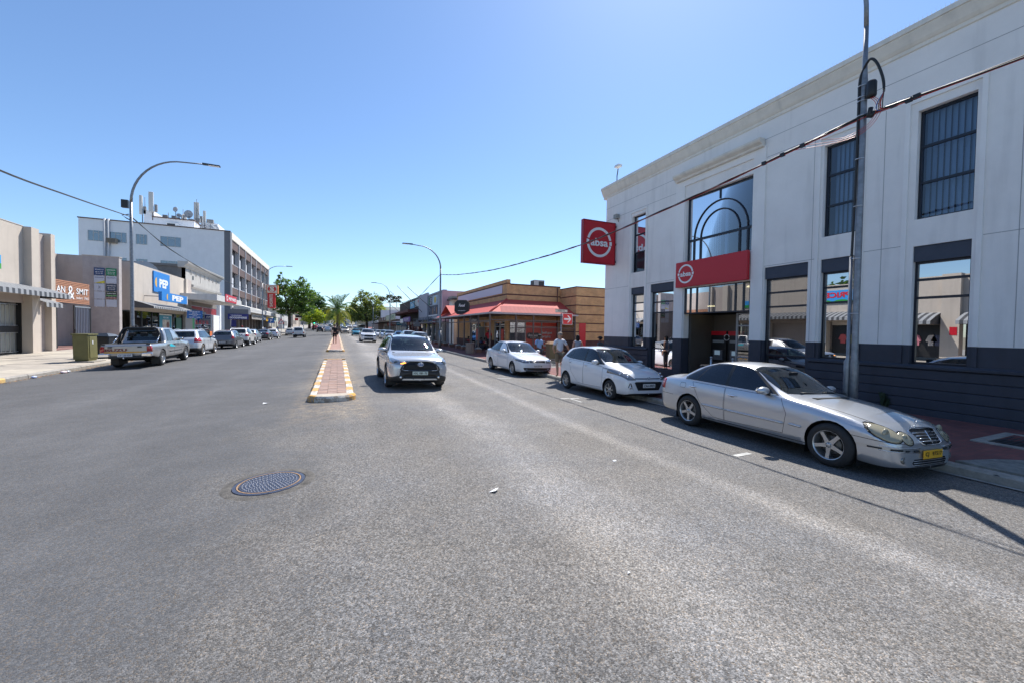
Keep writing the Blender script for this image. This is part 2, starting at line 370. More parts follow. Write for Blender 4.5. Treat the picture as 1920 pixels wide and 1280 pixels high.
# concrete paving slabs on the left pavement
pl = bpy.data.objects['pavement_left']
slabs = []
for sv in range(3):
    s = MB(); s.box(-.7+.006, .7-.006, -.89+.006, .89-.006, -.05, 0); slabs.append(s)
M_slabs = [mat('slab_concrete_%s' % 'abc'[i], c, .85, var=.17, vscale=2.1, bump=.3, bscale=35) for i, c in enumerate([(.40, .355, .295), (.365, .325, .275), (.43, .385, .315)])]
_sl = [slabs[i].build('paving_slab', M_slabs[i], pl, bevel=.004) for i in range(3)]
first = True
for j in range(20):
    for i in range(4):
        y = 14.6+j*1.78; x = KL-.16-.72-i*1.43-.0
        o = _sl[(i*7+j*5+(i*j) % 3) % 3]
        c = o.copy(); C.objects.link(c); c.parent = pl; c.name = 'paving_slab'
        c.location = (x, y+.6*(i % 2), gz(x, y+.6*(i % 2))+RN.uniform(-.004, .005)-.002)
        c.rotation_euler = (RN.uniform(-.003, .003)+(gprof(y+1)-gprof(y))*.8, -RN.uniform(-.002, .002)+.012, RN.uniform(-.004, .004))
for o in _sl: bpy.data.objects.remove(o)
# kerbs: one stone per metre
def kerb_run(parent, x, y0, y1, side, mats, step=1.0, w=.15):
    """kerb stones along y; side=+1: pavement on +x"""
    protos = {}
    n = int((y1-y0)/step)
    for i in range(n):
        y = y0+i*step; m = mats(i, y)
        if m not in protos:
            b = MB(); xa, xb = (0, w*side)
            c = .035*side
            b.prism([(xa, -.25), (xb, -.25), (xb, .0), (xa+c, 0), (xa, -.035)] if side > 0 else [(xb, -.25), (xa, -.25), (xa, -.035), (xa+c, 0), (xb, 0)], 'south', (0, 0, 0), -(step-.012), 0)
            o = b.build('kerb_stone', m, parent, world=False); protos[m] = o; 
        else:
            o = protos[m].copy(); C.objects.link(o); o.parent = parent
        zz = gz(x+side*.2, y); z2 = gz(x+side*.2, y+step)
        o.location = Vector((x+RN.uniform(-.008, .008), y, zz+.004+RN.uniform(-.004, .006)))-wloc(parent)
        o.rotation_euler = (math.atan2(z2-zz, step), 0, RN.uniform(-.008, .008))
pr = bpy.data.objects['pavement_right']; pn = bpy.data.objects['pavement_right_north']
kerb_run(pr, KR, -6, 16.2, 1, lambda i, y: M_kerbc)
kerb_run(pn, KR, 23.2, 75, 1, lambda i, y: M_kerbc)
kerb_run(pl, KL, 3.9, 80, -1, lambda i, y: M_kerb_py if i in (12, 13, 9, 4, 5) else M_kerbc, step=1.1)
# curved corner kerbs at the side lane
def kerb_arc(parent, cx, cy, r, a0, a1, n):
    for i in range(n):
        A, B = R(a0+(a1-a0)*i/n+.6), R(a0+(a1-a0)*(i+1)/n-.6)
        b = MB(); zt = gz(KR+.2, 17 if cy < 19 else 22)+.004
        P = [(cx+r*math.cos(A), cy+r*math.sin(A)), (cx+(r-.15)*math.cos(A), cy+(r-.15)*math.sin(A)), (cx+(r-.15)*math.cos(B), cy+(r-.15)*math.sin(B)), (cx+r*math.cos(B), cy+r*math.sin(B))]
        b.prism(P, 'up', (0, 0, 0), zt-.25, zt); b.build('kerb_stone', M_kerbc, parent)
kerb_arc(pr, KR+1.45, 16.2, 1.45, 180, 90, 4); kerb_arc(pn, KR+1.9, 23.2, 1.9, 180, 270, 5)
for i in range(4): b = MB(); b.box(KR+1.5+i*1.0, KR+2.49+i*1.0, 17.5, 17.65, -.3, gz(10, 17)+.005); b.build('kerb_stone', M_kerbc, pr)
for i in range(20): b = MB(); b.box(KR+1.95+i*1.0, KR+2.94+i*1.0, 21.3, 21.45, -.2, gz(10, 22)+.005); b.build('kerb_stone', M_kerbc, pn)
# concrete apron and drain hole near the bottom right, worn edge
b = MB(); b.prism([(8.40, -3), (8.40, 2.75), (9.1, 2.55), (10.2, 1.9), (10.4, -3)], 'up', (0, 0, 0), -.2, -.075+.012); b.build('concrete_apron', mat('apron_concrete', (.19, .19, .175), .9, var=.35, vscale=8, bump=.8, bscale=25), pr)
b = MB(); b.lathe([(0, .05), (.045, .05), (.045, -.003), (.055, -.003), (.055, .02)], 'x', 16, (KR, 2.30, -.165)); b.build('drain_pipe', M_black, pr)
# drain cover with concrete frame in the pavement
t = thing('drain_cover', 'square dark iron drain cover in a concrete frame in the red pavement', 'drain cover', (10.9, 2.55, gz(10.9, 2.5)))
b = MB(); z = gz(10.9, 2.5)
for a in ((10.3, 11.8, 3.05, 3.2), (10.3, 11.8, 2.0, 2.15), (10.3, 10.45, 2.15, 3.05), (11.65, 11.8, 2.15, 3.05)): b.box(*a, z-.03, z+.012)
b.build('frame', M_kerbc, t)
for k in range(11): bx('grate_bar', t, M_dark_metal, 10.45, 11.65, 2.17+k*.08, 2.21+k*.08, z-.02, z+.006)
bx('pit', t, M_black, 10.45, 11.65, 2.15, 3.05, z-.03, z-.021+.024) if 0 else bx('pit', t, M_black, 10.45, 11.65, 2.15, 3.05, z-.002, z+.001)

# traffic islands
def island(label, y0, y1, x0, x1, h, paver_rows, n_end, plain_after=None):
    cx = (x0+x1)/2
    t = thing('traffic_island', label, 'traffic island', (cx, y0, gprof(y0)))
    w = .17
    fl = lambda y: gprof(y)-.01
    M_top = M_kerb_w
    ny = int((y1-y0-.7)/.62)
    for sx, xx in ((0, x0), (1, x1)):
        for i in range(ny):
            ya = y0+.42+i*.62; yb = ya+.612; m = [M_kerb_y, M_kerb_w][(i+sx*0+1) % 2] if i < 60 else M_kerb_w
            b = MB(); jit = RN.uniform(-.008, .008)
            xa, xb = (xx, xx+w) if sx == 0 else (xx-w, xx)
            c = .03
            P = [(xa, -.2), (xb, -.2), (xb, h-(c if sx else 0)), (xb-(c if sx else 0), h), (xa+(0 if sx else c), h), (xa, h-(0 if sx else c))]
            vs = [(p[0]+jit, ya, p[1]+fl(ya)) for p in P]+[(p[0]+jit, yb, p[1]+fl(yb)) for p in P]; k = 6
            b.add(vs, [list(range(k))[::-1], list(range(k, 2*k))]+[(a, (a+1) % k, k+(a+1) % k, k+a) for a in range(k)])
            b.build('kerb_stone', m, t)
    # rounded nose
    nose = MB(); rr = (x1-x0)/2+.04; rings = []
    for (q, dz) in ((0, -.2), (0, h-.05), (.035, h-.005), (.1, h+.004)):
        rings.append([(cx-(rr-q)*math.cos(math.pi*i/16), y0+.44-(rr-q)*.78*math.sin(math.pi*i/16), fl(y0)+dz) for i in range(17)])
    vs = [p for r_ in rings for p in r_]; fs = []; mi = []
    nm = MB()
    for k in range(3):
        for i in range(16):
            A, B_ = k*17+i, k*17+i+1
            seg = 0 if (i < 4 or i > 11) else 1
            if k == 2 and 4 <= i <= 11: seg = 2
            nm.add([vs[A], vs[B_], vs[B_+17], vs[A+17]], [(0, 1, 2, 3)], seg)
    top = [vs[3*17+i] for i in range(17)]
    nm.add(top+[(x1, y0+.44, fl(y0)+h+.004), (x0, y0+.44, fl(y0)+h+.004)], [list(range(19))], 2)
    nm.build('nose_kerb', [M_kerb_y, M_kerb_w, mat('worn_cement_top', (.42, .36, .29), .85, var=.2, vscale=6)], t, merge=True)
    # bedding + pavers
    nb = MB(); xs_ = (x0+w, x1-w)
    n = int((y1-y0)/4)+1
    vs = []; 
    for i in range(n+1):
        y = y0+.4+(y1-y0-.4)*i/n
        vs += [(xs_[0], y, fl(y)+h-.022), (xs_[1], y, fl(y)+h-.022)]
    nb.add(vs, [(2*i, 2*i+1, 2*i+3, 2*i+2) for i in range(n)]); nb.build('paver_bed' if paver_rows else 'paving', mat('paver_joint_sand', (.2, .16, .12), .95) if paver_rows else brickmat('island_brick_'+str(int(y0)), (.36, .19, .145), (.29, .17, .14), (.30, .24, .19), .26, .2, .012, 'floor', .3, .2), t)
    wi = xs_[1]-xs_[0]; pw = wi/3.; pd = .2
    pb = MB(); pb.box(.004, pw-.004, .004, pd-.004, -.03, 0)
    pa = [pb.build('paver', m, t, world=False) for m in (M_paver, M_paver2)]
    for j in range(paver_rows):
        y = y0+.46+j*pd
        for i in range(3):
            o = pa[RN.random() < .45].copy(); C.objects.link(o); o.parent = t; o.name = 'paver'
            o.location = Vector((xs_[0]+i*pw, y, fl(y)+h-.004+RN.uniform(-.003, .003)))-t.location
            o.rotation_euler = (0, RN.uniform(-.008, .008), 0)
    for o in pa: bpy.data.objects.remove(o)
    return t
isl = island('short raised traffic island with yellow and white kerb stones, nearest to the viewer', 10.45, 22.3, -.62, .4, .15, 56, 6)
bx('end_kerb', isl, M_kerb_y, -.60, .38, 22.14, 22.34, 0, gprof(22.2)+.14)
isl2 = island('long brick paved traffic island with the palm tree and a walking man on it', 30.3, 135, -.66, .45, .15, 0, 6)

# manhole
t = thing('manhole_cover', 'round studded blue grey iron manhole cover sunk in the road', 'manhole cover', (-.70, 5.24, -.0168)); t.rotation_euler = (0, -.028, 0); t.scale = (.9, .9, 1)
mt = mat('cast_iron_blue', (.075, .085, .12), .45, .5, var=.35, vscale=14); ru = mat('rusty_ring', (.30, .19, .11), .8, var=.35, vscale=20)
b = MB(); b.lathe([(0, .010), (.325, .010), (.33, .004), (.33, -.02)], 'z', 48, (-.7, 5.24, -.0145), sm=False); b.build('lid', mt, t)
b = MB(); b.lathe([(.337, -.02), (.337, .011), (.352, .011), (.356, -.02)], 'z', 48, (-.7, 5.24, -.0145), sm=False); b.build('ring', ru, t)
b = MB(); b.lathe([(.357, -.02), (.357, .009), (.395, .008), (.41, -.02)], 'z', 48, (-.7, 5.24, -.0145), sm=False); b.build('outer_frame', mt, t)
b = MB(); b.lathe([(.41, .004), (.50, .0015), (.53, -.004)], 'z', 40, (-.7, 5.24, -.0145)); b.build('asphalt_collar', mat('collar_tar', (.10, .092, .082), .9, var=.5, vscale=11, bump=.6), t)
b = MB(); k = 0
for i in range(1, 9):
    for j in range(int(i*5.5)):
        x = i*.037*math.cos(j*2*math.pi/int(i*5.5)); y = i*.037*math.sin(j*2*math.pi/int(i*5.5))
        if x*x+y*y < .31**2: b.lathe([(.011, .0), (.009, .006), (0, .0065)], 'z', 6, (-.7+x, 5.24+y, -.0055))
o = b.build('studs', mat('worn_studs', (.20, .21, .24), .5, .6), t); o['kind'] = 'stuff'
# worn markings
def mark(name, pts, w, m=M_line, label=None):
    b = MB()
    for (x0, y0), (x1, y1) in zip(pts[:-1], pts[1:]):
        d = Vector((x1-x0, y1-y0)).normalized(); p = Vector((-d.y, d.x))*w/2
        P = [(x0+p.x, y0+p.y), (x1+p.x, y1+p.y), (x1-p.x, y1-p.y), (x0-p.x, y0-p.y)]
        b.add([(a, c, road_z(a, c)+.005) for a, c in P], [(0, 1, 2, 3)])
    o = b.build(name, m); o['kind'] = 'structure'; return o
mark('parking_line', [(5.75, 4.32), (6.15, 4.36)], .09)
mark('parking_line', [(5.9, 9.95), (6.5, 9.9)], .09); mark('parking_line', [(6.2, 10.0), (6.2, 9.3)], .06)
mark('parking_line', [(-9.9, 22.9), (-7.6, 24.1)], .06); mark('parking_line', [(-6.9, 30.0), (-6.3, 30.0)], .09); mark('parking_line', [(-6.9, 36.2), (-6.3, 36.2)], .09)
mark('parking_line', [(-6.9, 42.8), (-6.3, 42.8)], .09); mark('parking_line', [(-6.9, 49.8), (-6.3, 49.8)], .09); mark('parking_line', [(5.9, 14.9), (6.5, 14.9)], .09)
mark('gutter_line', [(8.13, -6), (8.13, 16)], .07, mat('gutter_cement', (.3, .29, .27), .85, var=.3, vscale=5))
# litter
def litter(label, cat, pts, zt, m, z=None):
    b = MB(); cx = sum(p[0] for p in pts)/len(pts); cy = sum(p[1] for p in pts)/len(pts)
    z0 = road_z(cx, cy)+.006
    vs = [(x, y, z0+h) for x, y, h in pts]+[(cx, cy, z0+zt)]
    n = len(pts); b.add(vs, [(i, (i+1) % n, n) for i in range(n)]); o = b.build(cat.replace(' ', '_'), m); tag(o, label, cat); return o
M_paper = mat('paper', (.75, .76, .78), .8)
litter('torn white paper scrap lying alone on the road right of the manhole', 'paper scrap', [(1.55, 4.13, 0), (1.62, 4.1, .02), (1.68, 4.16, .025), (1.66, 4.2, .005), (1.6, 4.17, 0)], .02, M_paper)
litter('small white paper bit on the road left of the first parked silver car', 'paper bit', [(3.66, 4.64, 0), (3.7, 4.63, .01), (3.71, 4.68, .01), (3.67, 4.69, 0)], .012, M_paper)
litter('white flake near the bottom right on the road', 'paper flake', [(2.0, 2.35, 0), (2.03, 2.35, .006), (2.03, 2.38, 0)], .008, M_paper)
litter('white paper scrap on the road left of the island nose', 'paper scrap', [(-1.6, 10.9, 0), (-1.5, 10.9, .02), (-1.48, 11.0, 0), (-1.6, 11.0, .02)], .02, M_paper)
t = tag(MB().ball((-10.12, 22.0, road_z(-10.1, 22)+.05), .1, .16, .06, 7, 4).build('plastic_bag', mat('bag_white_red', (.75, .6, .6), .5)), 'crumpled white and red plastic bag in the left gutter', 'plastic bag')
tag(MB().ball((-10.14, 22.35, road_z(-10.1, 22)+.04), .07, .12, .05, 7, 4).build('plastic_bottle', mat('bottle_grey', (.5, .52, .55), .2)), 'grey squashed plastic bottle beside the bag in the left gutter', 'bottle')
tag(MB().ball((-10.15, 20.35, road_z(-10.1, 22)+.035), .07, .12, .045, 7, 4).build('wrapper', mat('wrapper_blue', (.45, .52, .8), .4)), 'blue and white snack wrapper in the left gutter by the yellow kerb', 'wrapper')
b = MB(); lm = [mat('leaf_litter_brown', (.22, .1, .04), .9), mat('leaf_litter_tan', (.38, .25, .12), .9)]
for i in range(900):
    x = -10.3+abs(RN.gauss(0, .12)); y = RN.uniform(12, 40); z = road_z(x, y)+.008; s_ = RN.uniform(.015, .04); a = RN.uniform(0, 6)
    b.add([(x+s_*math.cos(a), y+s_*math.sin(a), z), (x+s_*math.cos(a+2), y+s_*math.sin(a+2), z+.015), (x+s_*math.cos(a+4), y+s_*math.sin(a+4), z+.004)], [(0, 1, 2)], i % 2)
o = b.build('leaf_litter', lm); tag(o, 'dry brown leaves and grit gathered in the left gutter', 'leaf litter', kind='stuff')
# ---------------------------------------------------------------- cars
def pchip(pts):
    xs = [p[0] for p in pts]; ys = [p[1] for p in pts]; n = len(xs)
    d = [(ys[i+1]-ys[i])/(xs[i+1]-xs[i]) for i in range(n-1)]
    m = [d[0]]+[0 if d[i-1]*d[i] <= 0 else 2*d[i-1]*d[i]/(d[i-1]+d[i]) for i in range(1, n-1)]+[d[-1]]
    def f(x):
        if x <= xs[0]: return ys[0]
        if x >= xs[-1]: return ys[-1]
        i = 0
        while x > xs[i+1]: i += 1
        h = xs[i+1]-xs[i]; t = (x-xs[i])/h
        return (2*t**3-3*t*t+1)*ys[i]+(t**3-2*t*t+t)*h*m[i]+(-2*t**3+3*t*t)*ys[i+1]+(t**3-t*t)*h*m[i+1]
    return f
def paint(name, col, metal=.0, rough=.35, coat=1., dirt=.0):
    m = mat(name, col, rough, metal, coat=coat, var=dirt, vscale=2.5); return m
P_silver = paint('paint_silver', (.52, .535, .56), .68, .30, .9)
P_white = paint('paint_white', (.72, .73, .745), 0, .25)
P_white2 = paint('paint_offwhite', (.66, .65, .62), 0, .35, dirt=.06)
P_pearl = paint('paint_pearl_grey', (.60, .61, .63), .45, .27)
P_dsilver = paint('paint_warm_silver', (.42, .41, .40), .7, .35, dirt=.08)
P_grey = paint('paint_grey', (.17, .17, .18), .6, .35)
P_dgrey = paint('paint_dark', (.05, .05, .055), .4, .35)
P_blue = paint('paint_teal_blue', (.02, .20, .28), .3, .3)
P_lblue = paint('paint_bright_blue', (.03, .2, .6), .2, .3)
P_red = paint('paint_red', (.45, .02, .02), .1, .3)
P_bluish = paint('paint_ice_silver', (.50, .56, .62), .6, .33)
P_beige = paint('paint_beige', (.5, .45, .37), .2, .35)
G_car = glass('car_glass', (.006, .008, .010), .03, .62, .012, (.40, .52, .52))
G_tint = glass('tinted_car_glass', (.004, .006, .012), .02, .15, .012, (.3, .34, .4))
G_wind = glass('windscreen_glass', (.012, .016, .016), .04, .72, .012, (.62, .74, .70))
M_tyre = mat('tyre_rubber', (.022, .022, .023), .8, var=.2, vscale=20)
M_tyre_d = mat('dusty_tyre', (.13, .10, .075), .9, var=.3, vscale=20)
M_rim = mat('alloy_rim', (.50, .51, .52), .35, .85)
M_rim_d = mat('dull_rim', (.32, .33, .34), .45, .7)
M_chrome = mat('chrome', (.75, .76, .78), .12, 1.)
M_clad = mat('unpainted_cladding', (.035, .036, .038), .6)
M_seat = mat('seat_cloth', (.025, .025, .028), .9)
M_trim = mat('window_rubber', (.012, .012, .013), .4)
M_lens = mat('headlamp_lens', (.20, .21, .23), .07, .6, coat=1.)
M_lens_y = mat('yellowed_headlamp_lens', (.33, .30, .21), .22, .1, coat=.6)
M_lens_d = mat('dark_lens', (.03, .035, .04), .08, .3, coat=1.)
M_taill = mat('tail_lamp_red', (.42, .012, .015), .12, 0., coat=1.)
M_orange = mat('indicator_orange', (.75, .22, .02), .2, coat=.8)
M_ind_on = mat('indicator_lit', (1, .35, .05), .3, emit=((1, .36, .04), 2.2))
M_plate_w = mat('plate_white', (.72, .72, .70), .45)
M_plate_y = mat('plate_yellow', (.78, .42, .02), .45)
M_plate_g = mat('plate_green_white', (.62, .70, .62), .45)
M_ink = mat('plate_ink', (.01, .01, .012), .5)
M_ink_b = mat('plate_ink_blue', (.02, .04, .18), .5)

ROWS = 14
def shell(sp):
    L = sp['L']; f = {k: pchip(sp[k]) for k in ('zc', 'zb', 'zr', 'wr', 'wb', 'wm', 'zs')}
    zm = sp.get('zm', .58); crown = sp.get('crown', 2.4); bul = sp.get('bulge', .02)
    us = [0, .012, .03, .06, .1, .15, .21]; u = .27
    while u < L-.25: us.append(u); u += sp.get('step', .06)
    us += [L-.21, L-.15, L-.1, L-.06, L-.03, L-.012, L]
    bm = bmesh.new(); row = bm.faces.layers.int.new('row'); part = bm.faces.layers.int.new('part')
    def section(u, s=1., y=None):
        zc, zb, zr, wr, wb, wm, zs = (f[k](u) for k in ('zc', 'zb', 'zr', 'wr', 'wb', 'wm', 'zs'))
        zmm = min(zm, zb-.1); zl = zs+(zmm-zs)*.4
        P = [(0, zs), (wm*.8, zs), (wm*.955, zs+.035), (wm*.985, zl), (wm, zmm), (wm-(wm-wb)*.28, zmm+(zb-zmm)*.55), (wb+(wm-wb)*.35, zb-(zb-zmm)*.16), (wb, zb)]
        for t in (1/3., 2/3.):
            P.append((wb+(wr-wb)*t+bul*math.sin(math.pi*t)*(1 if zr > zb+.15 else .2), zb+(zr-zb)*t))
        P.append((wr, zr))
        for t in (.93, .74, .42, 0): P.append((wr*t, zr+(zc-zr)*(1-t**crown)))
        return [(a*s, (L/2-u) if y is None else y, b) for a, b in P]
    def ring(P): return [bm.verts.new(p) for p in P[::-1]]+[bm.verts.new((-p[0], p[1], p[2])) for p in P[1:-1]]
    # ring order: top centre down +x side to bottom centre, then up the -x side
    N = 2*ROWS
    def mk(P):
        r = [bm.verts.new(p) for p in P]           # 0 bottom centre .. ROWS top centre (+x)
        l = [r[0]]+[bm.verts.new((-p[0], p[1], p[2])) for p in P[1:-1]]+[r[-1]]
        return r, l
    secs = []
    nb = sp.get('nose_bulge', .02)
    for s_, yy in ((0.02, L/2+nb), (.35, L/2+nb*.9), (.7, L/2+nb*.6)): secs.append(mk(section(0, s_, yy)))
    for u in us: secs.append(mk(section(u)))
    for s_, yy in ((.7, -L/2-nb*.6), (.35, -L/2-nb*.9), (.02, -L/2-nb)): secs.append(mk(section(L, s_, yy)))
    for (ra, la), (rb, lb) in zip(secs[:-1], secs[1:]):
        for k in range(ROWS):
            fc = bm.faces.new((ra[k], rb[k], rb[k+1], ra[k+1])); fc[row] = k; fc.smooth = True
            fc = bm.faces.new((la[k+1], lb[k+1], lb[k], la[k])); fc[row] = k; fc.smooth = True
    for sc_, fl in ((secs[0], 0), (secs[-1], 1)):
        r, l = sc_; lo = r+l[1:-1][::-1]
        fc = bm.faces.new(lo if not fl else lo[::-1]); fc[row] = 5; fc.smooth = True
    bmesh.ops.recalc_face_normals(bm, faces=bm.faces); bm.normal_update()
    return bm, row, part
def inside(poly, a, b):
    s = 0; n = len(poly)
    for i in range(n):
        (x0, y0), (x1, y1) = poly[i], poly[(i+1) % n]
        c = (x1-x0)*(b-y0)-(y1-y0)*(a-x0)
        if abs(c) < 1e-9: continue
        if s == 0: s = 1 if c > 0 else -1
        elif (c > 0) != (s > 0): return False
    return True
def cutpoly(bm, L, poly, view, pid, layer, row, rows=(0, 13), cond=None):
    """cut the outline of a convex polygon into the shell and give what lies inside the part id"""
    side = view == 'side'
    if side: P = [(L/2-u, z) for u, z in poly]
    else: P = list(poly)
    ax = 1 if side else 0
    amin = min(p[0] for p in P)-.001; amax = max(p[0] for p in P)+.001; zmin = min(p[1] for p in P)-.001; zmax = max(p[1] for p in P)+.001
    def region():
        out = []
        for f_ in bm.faces:
            if not rows[0] <= f_[row] <= rows[1]: continue
            vs = f_.verts
            if all(v.co[ax] < amin for v in vs) or all(v.co[ax] > amax for v in vs) or all(v.co.z < zmin for v in vs) or all(v.co.z > zmax for v in vs): continue
            if view == 'front' and not (f_.normal.y > .04 and f_.calc_center_median().y > 0): continue
            if view == 'rear' and not (f_.normal.y < -.04 and f_.calc_center_median().y < 0): continue
            if cond and not cond(f_): continue
            out.append(f_)
        return out
    n = len(P)
    for i in range(n):
        (a0, z0), (a1, z1) = P[i], P[(i+1) % n]
        fs = region()
        if not fs: return 0
        g = set(fs)
        for f_ in fs: g.update(f_.edges); g.update(f_.verts)
        if side: co, no = (0, a0, z0), (0, -(z1-z0), (a1-a0))
        else: co, no = (a0, 0, z0), (-(z1-z0), 0, (a1-a0))
        bmesh.ops.bisect_plane(bm, geom=list(g), dist=1e-5, plane_co=co, plane_no=Vector(no).normalized())
    k = 0
    for f_ in region():
        c = f_.calc_center_median()
        if inside(P, c[ax], c.z): f_[layer] = pid; k += 1
    return k
def inset(poly, d):
    """shrink (d>0) a convex polygon"""
    n = len(poly); cx = sum(p[0] for p in poly)/n; cy = sum(p[1] for p in poly)/n; ar = sum(poly[i][0]*poly[(i+1) % n][1]-poly[(i+1) % n][0]*poly[i][1] for i in range(n)); sg = 1 if ar > 0 else -1
    L_ = []
    for i in range(n):
        (x0, y0), (x1, y1) = poly[i], poly[(i+1) % n]; l = math.hypot(x1-x0, y1-y0); nx, ny = -(y1-y0)/l*sg, (x1-x0)/l*sg
        L_.append((x0+nx*d, y0+ny*d, x1-x0, y1-y0))
    out = []
    for i in range(n):
        a, b = L_[i-1], L_[i]; det = a[2]*b[3]-a[3]*b[2]
        if abs(det) < 1e-9: out.append((b[0], b[1])); continue
        t = ((b[0]-a[0])*b[3]-(b[1]-a[1])*b[2])/det; out.append((a[0]+a[2]*t, a[1]+a[3]*t))
    return out
def extract(bm, layer, pid, side, name, m, parent, off=0., skirt=.0):
    fs = [f_ for f_ in bm.faces if f_[layer] == pid and (side is None or (f_.calc_center_median().x > 0) == (side > 0))]
    if not fs: return None
    idx = {}; vs = []; ns = []; faces = []
    for f_ in fs:
        for v in f_.verts:
            if v not in idx: idx[v] = len(vs); vs.append(v.co+v.normal*off); ns.append(v.normal.copy())
        faces.append([idx[v] for v in f_.verts])
    ed = {}
    for f_ in faces:
        for a, b in zip(f_, f_[1:]+f_[:1]): ed[(a, b)] = 1
    n0 = len(faces)
    if off or skirt:
        new = {}
        for (a, b) in list(ed):
            if (b, a) in ed: continue
            for q in (a, b):
                if q not in new:
                    new[q] = len(vs); vs.append(vs[q]-ns[q]*(off if off else skirt)); ns.append(ns[q])
            faces.append([b, a, new[a], new[b]])
    me = bpy.data.meshes.new(name); me.from_pydata([tuple(v) for v in vs], [], faces); me.materials.append(m)
    me.polygons.foreach_set('use_smooth', [i < n0 for i in range(len(faces))])
    if not (off or skirt): me.normals_split_custom_set_from_vertices([tuple(n) for n in ns])
    o = bpy.data.objects.new(name, me); C.objects.link(o); o.parent = parent; return o
_wheels = {}
def wheel_meshes(r, wd, rim, style, tyre_m, rim_m):
    k = (r, wd, rim, style, tyre_m.name, rim_m.name)
    if k in _wheels: return _wheels[k]
    h = wd/2
    b = MB(); b.lathe([(rim*.97, h-.01), (rim+.01, h+.004), (rim+(r-rim)*.45, h+.008), (r-.035, h-.004), (r-.012, h-.022), (r, h-.045), (r, -h+.045), (r-.012, -h+.02), (rim, -h), (rim*.97, -h+.01)], 'x', 36)
    for a in range(0): pass
    ty = b.build('wheel', tyre_m, None, world=False)
    b = MB(); b.lathe([(rim*1.0, h+.004), (rim*.965, h+.002), (rim*.93, h-.02), (rim*.90, h-.07), (rim*.88, -h+.02)], 'x', 36)
    kinds = {'five': (5, .33, .20), 'seven': (7, .20, .14), 'ten': (10, .15, .10), 'twin5': (5, .24, .16), 'steel': (0, 0, 0), 'six': (6, .42, .3), 'wide6': (6, .36, .42)}
    n, w0, w1 = kinds[style]
    rr = rim*.95
    if style == 'steel':
        b.lathe([(0, h-.01), (rim*.25, h-.008), (rim*.3, h-.02), (rim*.55, h-.015), (rim*.8, h-.02), (rim*.93, h-.03)], 'x', 24)
    for i in range(n):
        for q in ((-1, 1) if style == 'twin5' else (0,)):
            A = 2*math.pi*i/n+q*.17; c, s_ = math.cos(A), math.sin(A); wA, wB = w0*rr*.5, w1*rr*.5
            x0 = h-.018; ri = rr*.16
            pts = []
            for (rad, ww) in ((ri, wA), (rr*.6, (wA*.45+wB*.55)*.92), (rr, wB*1.25)):
                for sg in (-1, 1): pts.append((rad*c-sg*ww*s_, rad*s_+sg*ww*c))
            lay = []
            for dx in (0, -.03):
                for j, p in enumerate(pts): lay.append((x0+dx-(0 if j < 2 else .004 if j < 4 else -.002), p[0], p[1]))
            b.add(lay, [(0, 1, 3, 2), (2, 3, 5, 4), (0, 2, 8, 6), (2, 4, 10, 8), (1, 7, 9, 3), (3, 9, 11, 5), (4, 5, 11, 10), (6, 8, 9, 7), (8, 10, 11, 9)])
    b.lathe([(0, h-.004), (rr*.12, h-.006), (rr*.2, h-.016), (rr*.21, h-.05)], 'x', 16)
    ri = b.build('rim', rim_m, None, world=False)
    b = MB(); b.lathe([(0, h-.09), (rim*.62, h-.09), (rim*.64, h-.10), (rim*.64, h-.12)], 'x', 24)
    b.lathe([(rim*.64, h-.125), (rim*.93, h-.13)], 'x', 24, mi=1)
    for i in range(5):
        A = 2*math.pi*(i+.5)/5; b.cbox(h-.012, rr*.125*math.cos(A)*1.15, rr*.125*math.sin(A)*1.15, .012, .014, .014, 1)
    br = b.build('brake_disc', [mat('brake_disc_steel', (.16, .15, .14), .5, .7), M_black], None, world=False)
    out = [o.data for o in (ty, ri, br)]
    for o in (ty, ri, br): bpy.data.objects.remove(o)
    _wheels[k] = out; return out
def put_wheel(parent, x, y, side, k):
    ms = wheel_meshes(*k)
    a = bpy.data.objects.new('wheel', ms[0]); C.objects.link(a); a.parent = parent; a.location = (x, y, k[0]); a.rotation_euler = (RN.uniform(0, 6), 0, 0)
    if side < 0: a.rotation_euler = (a.rotation_euler[0], 0, math.pi)
    for nm, me in (('rim', ms[1]), ('brake_disc', ms[2])):
        o = bpy.data.objects.new(nm, me); C.objects.link(o); o.parent = a
    return a
def plate(parent, y, z, s, m, ink, facing='north', w=.44, h=.12, x=0, tilt=0):
    b = MB(); b.cbox(x, y, z, w, .012, h); p = b.build('number_plate', m, parent, world=False, bevel=.003)
    sg = 1 if facing == 'north' else -1
    text(s, facing, (x, y+sg*.007, z), w*.86, h*.62, ink, p, d=.002, bold=.02, world=False)
    return p
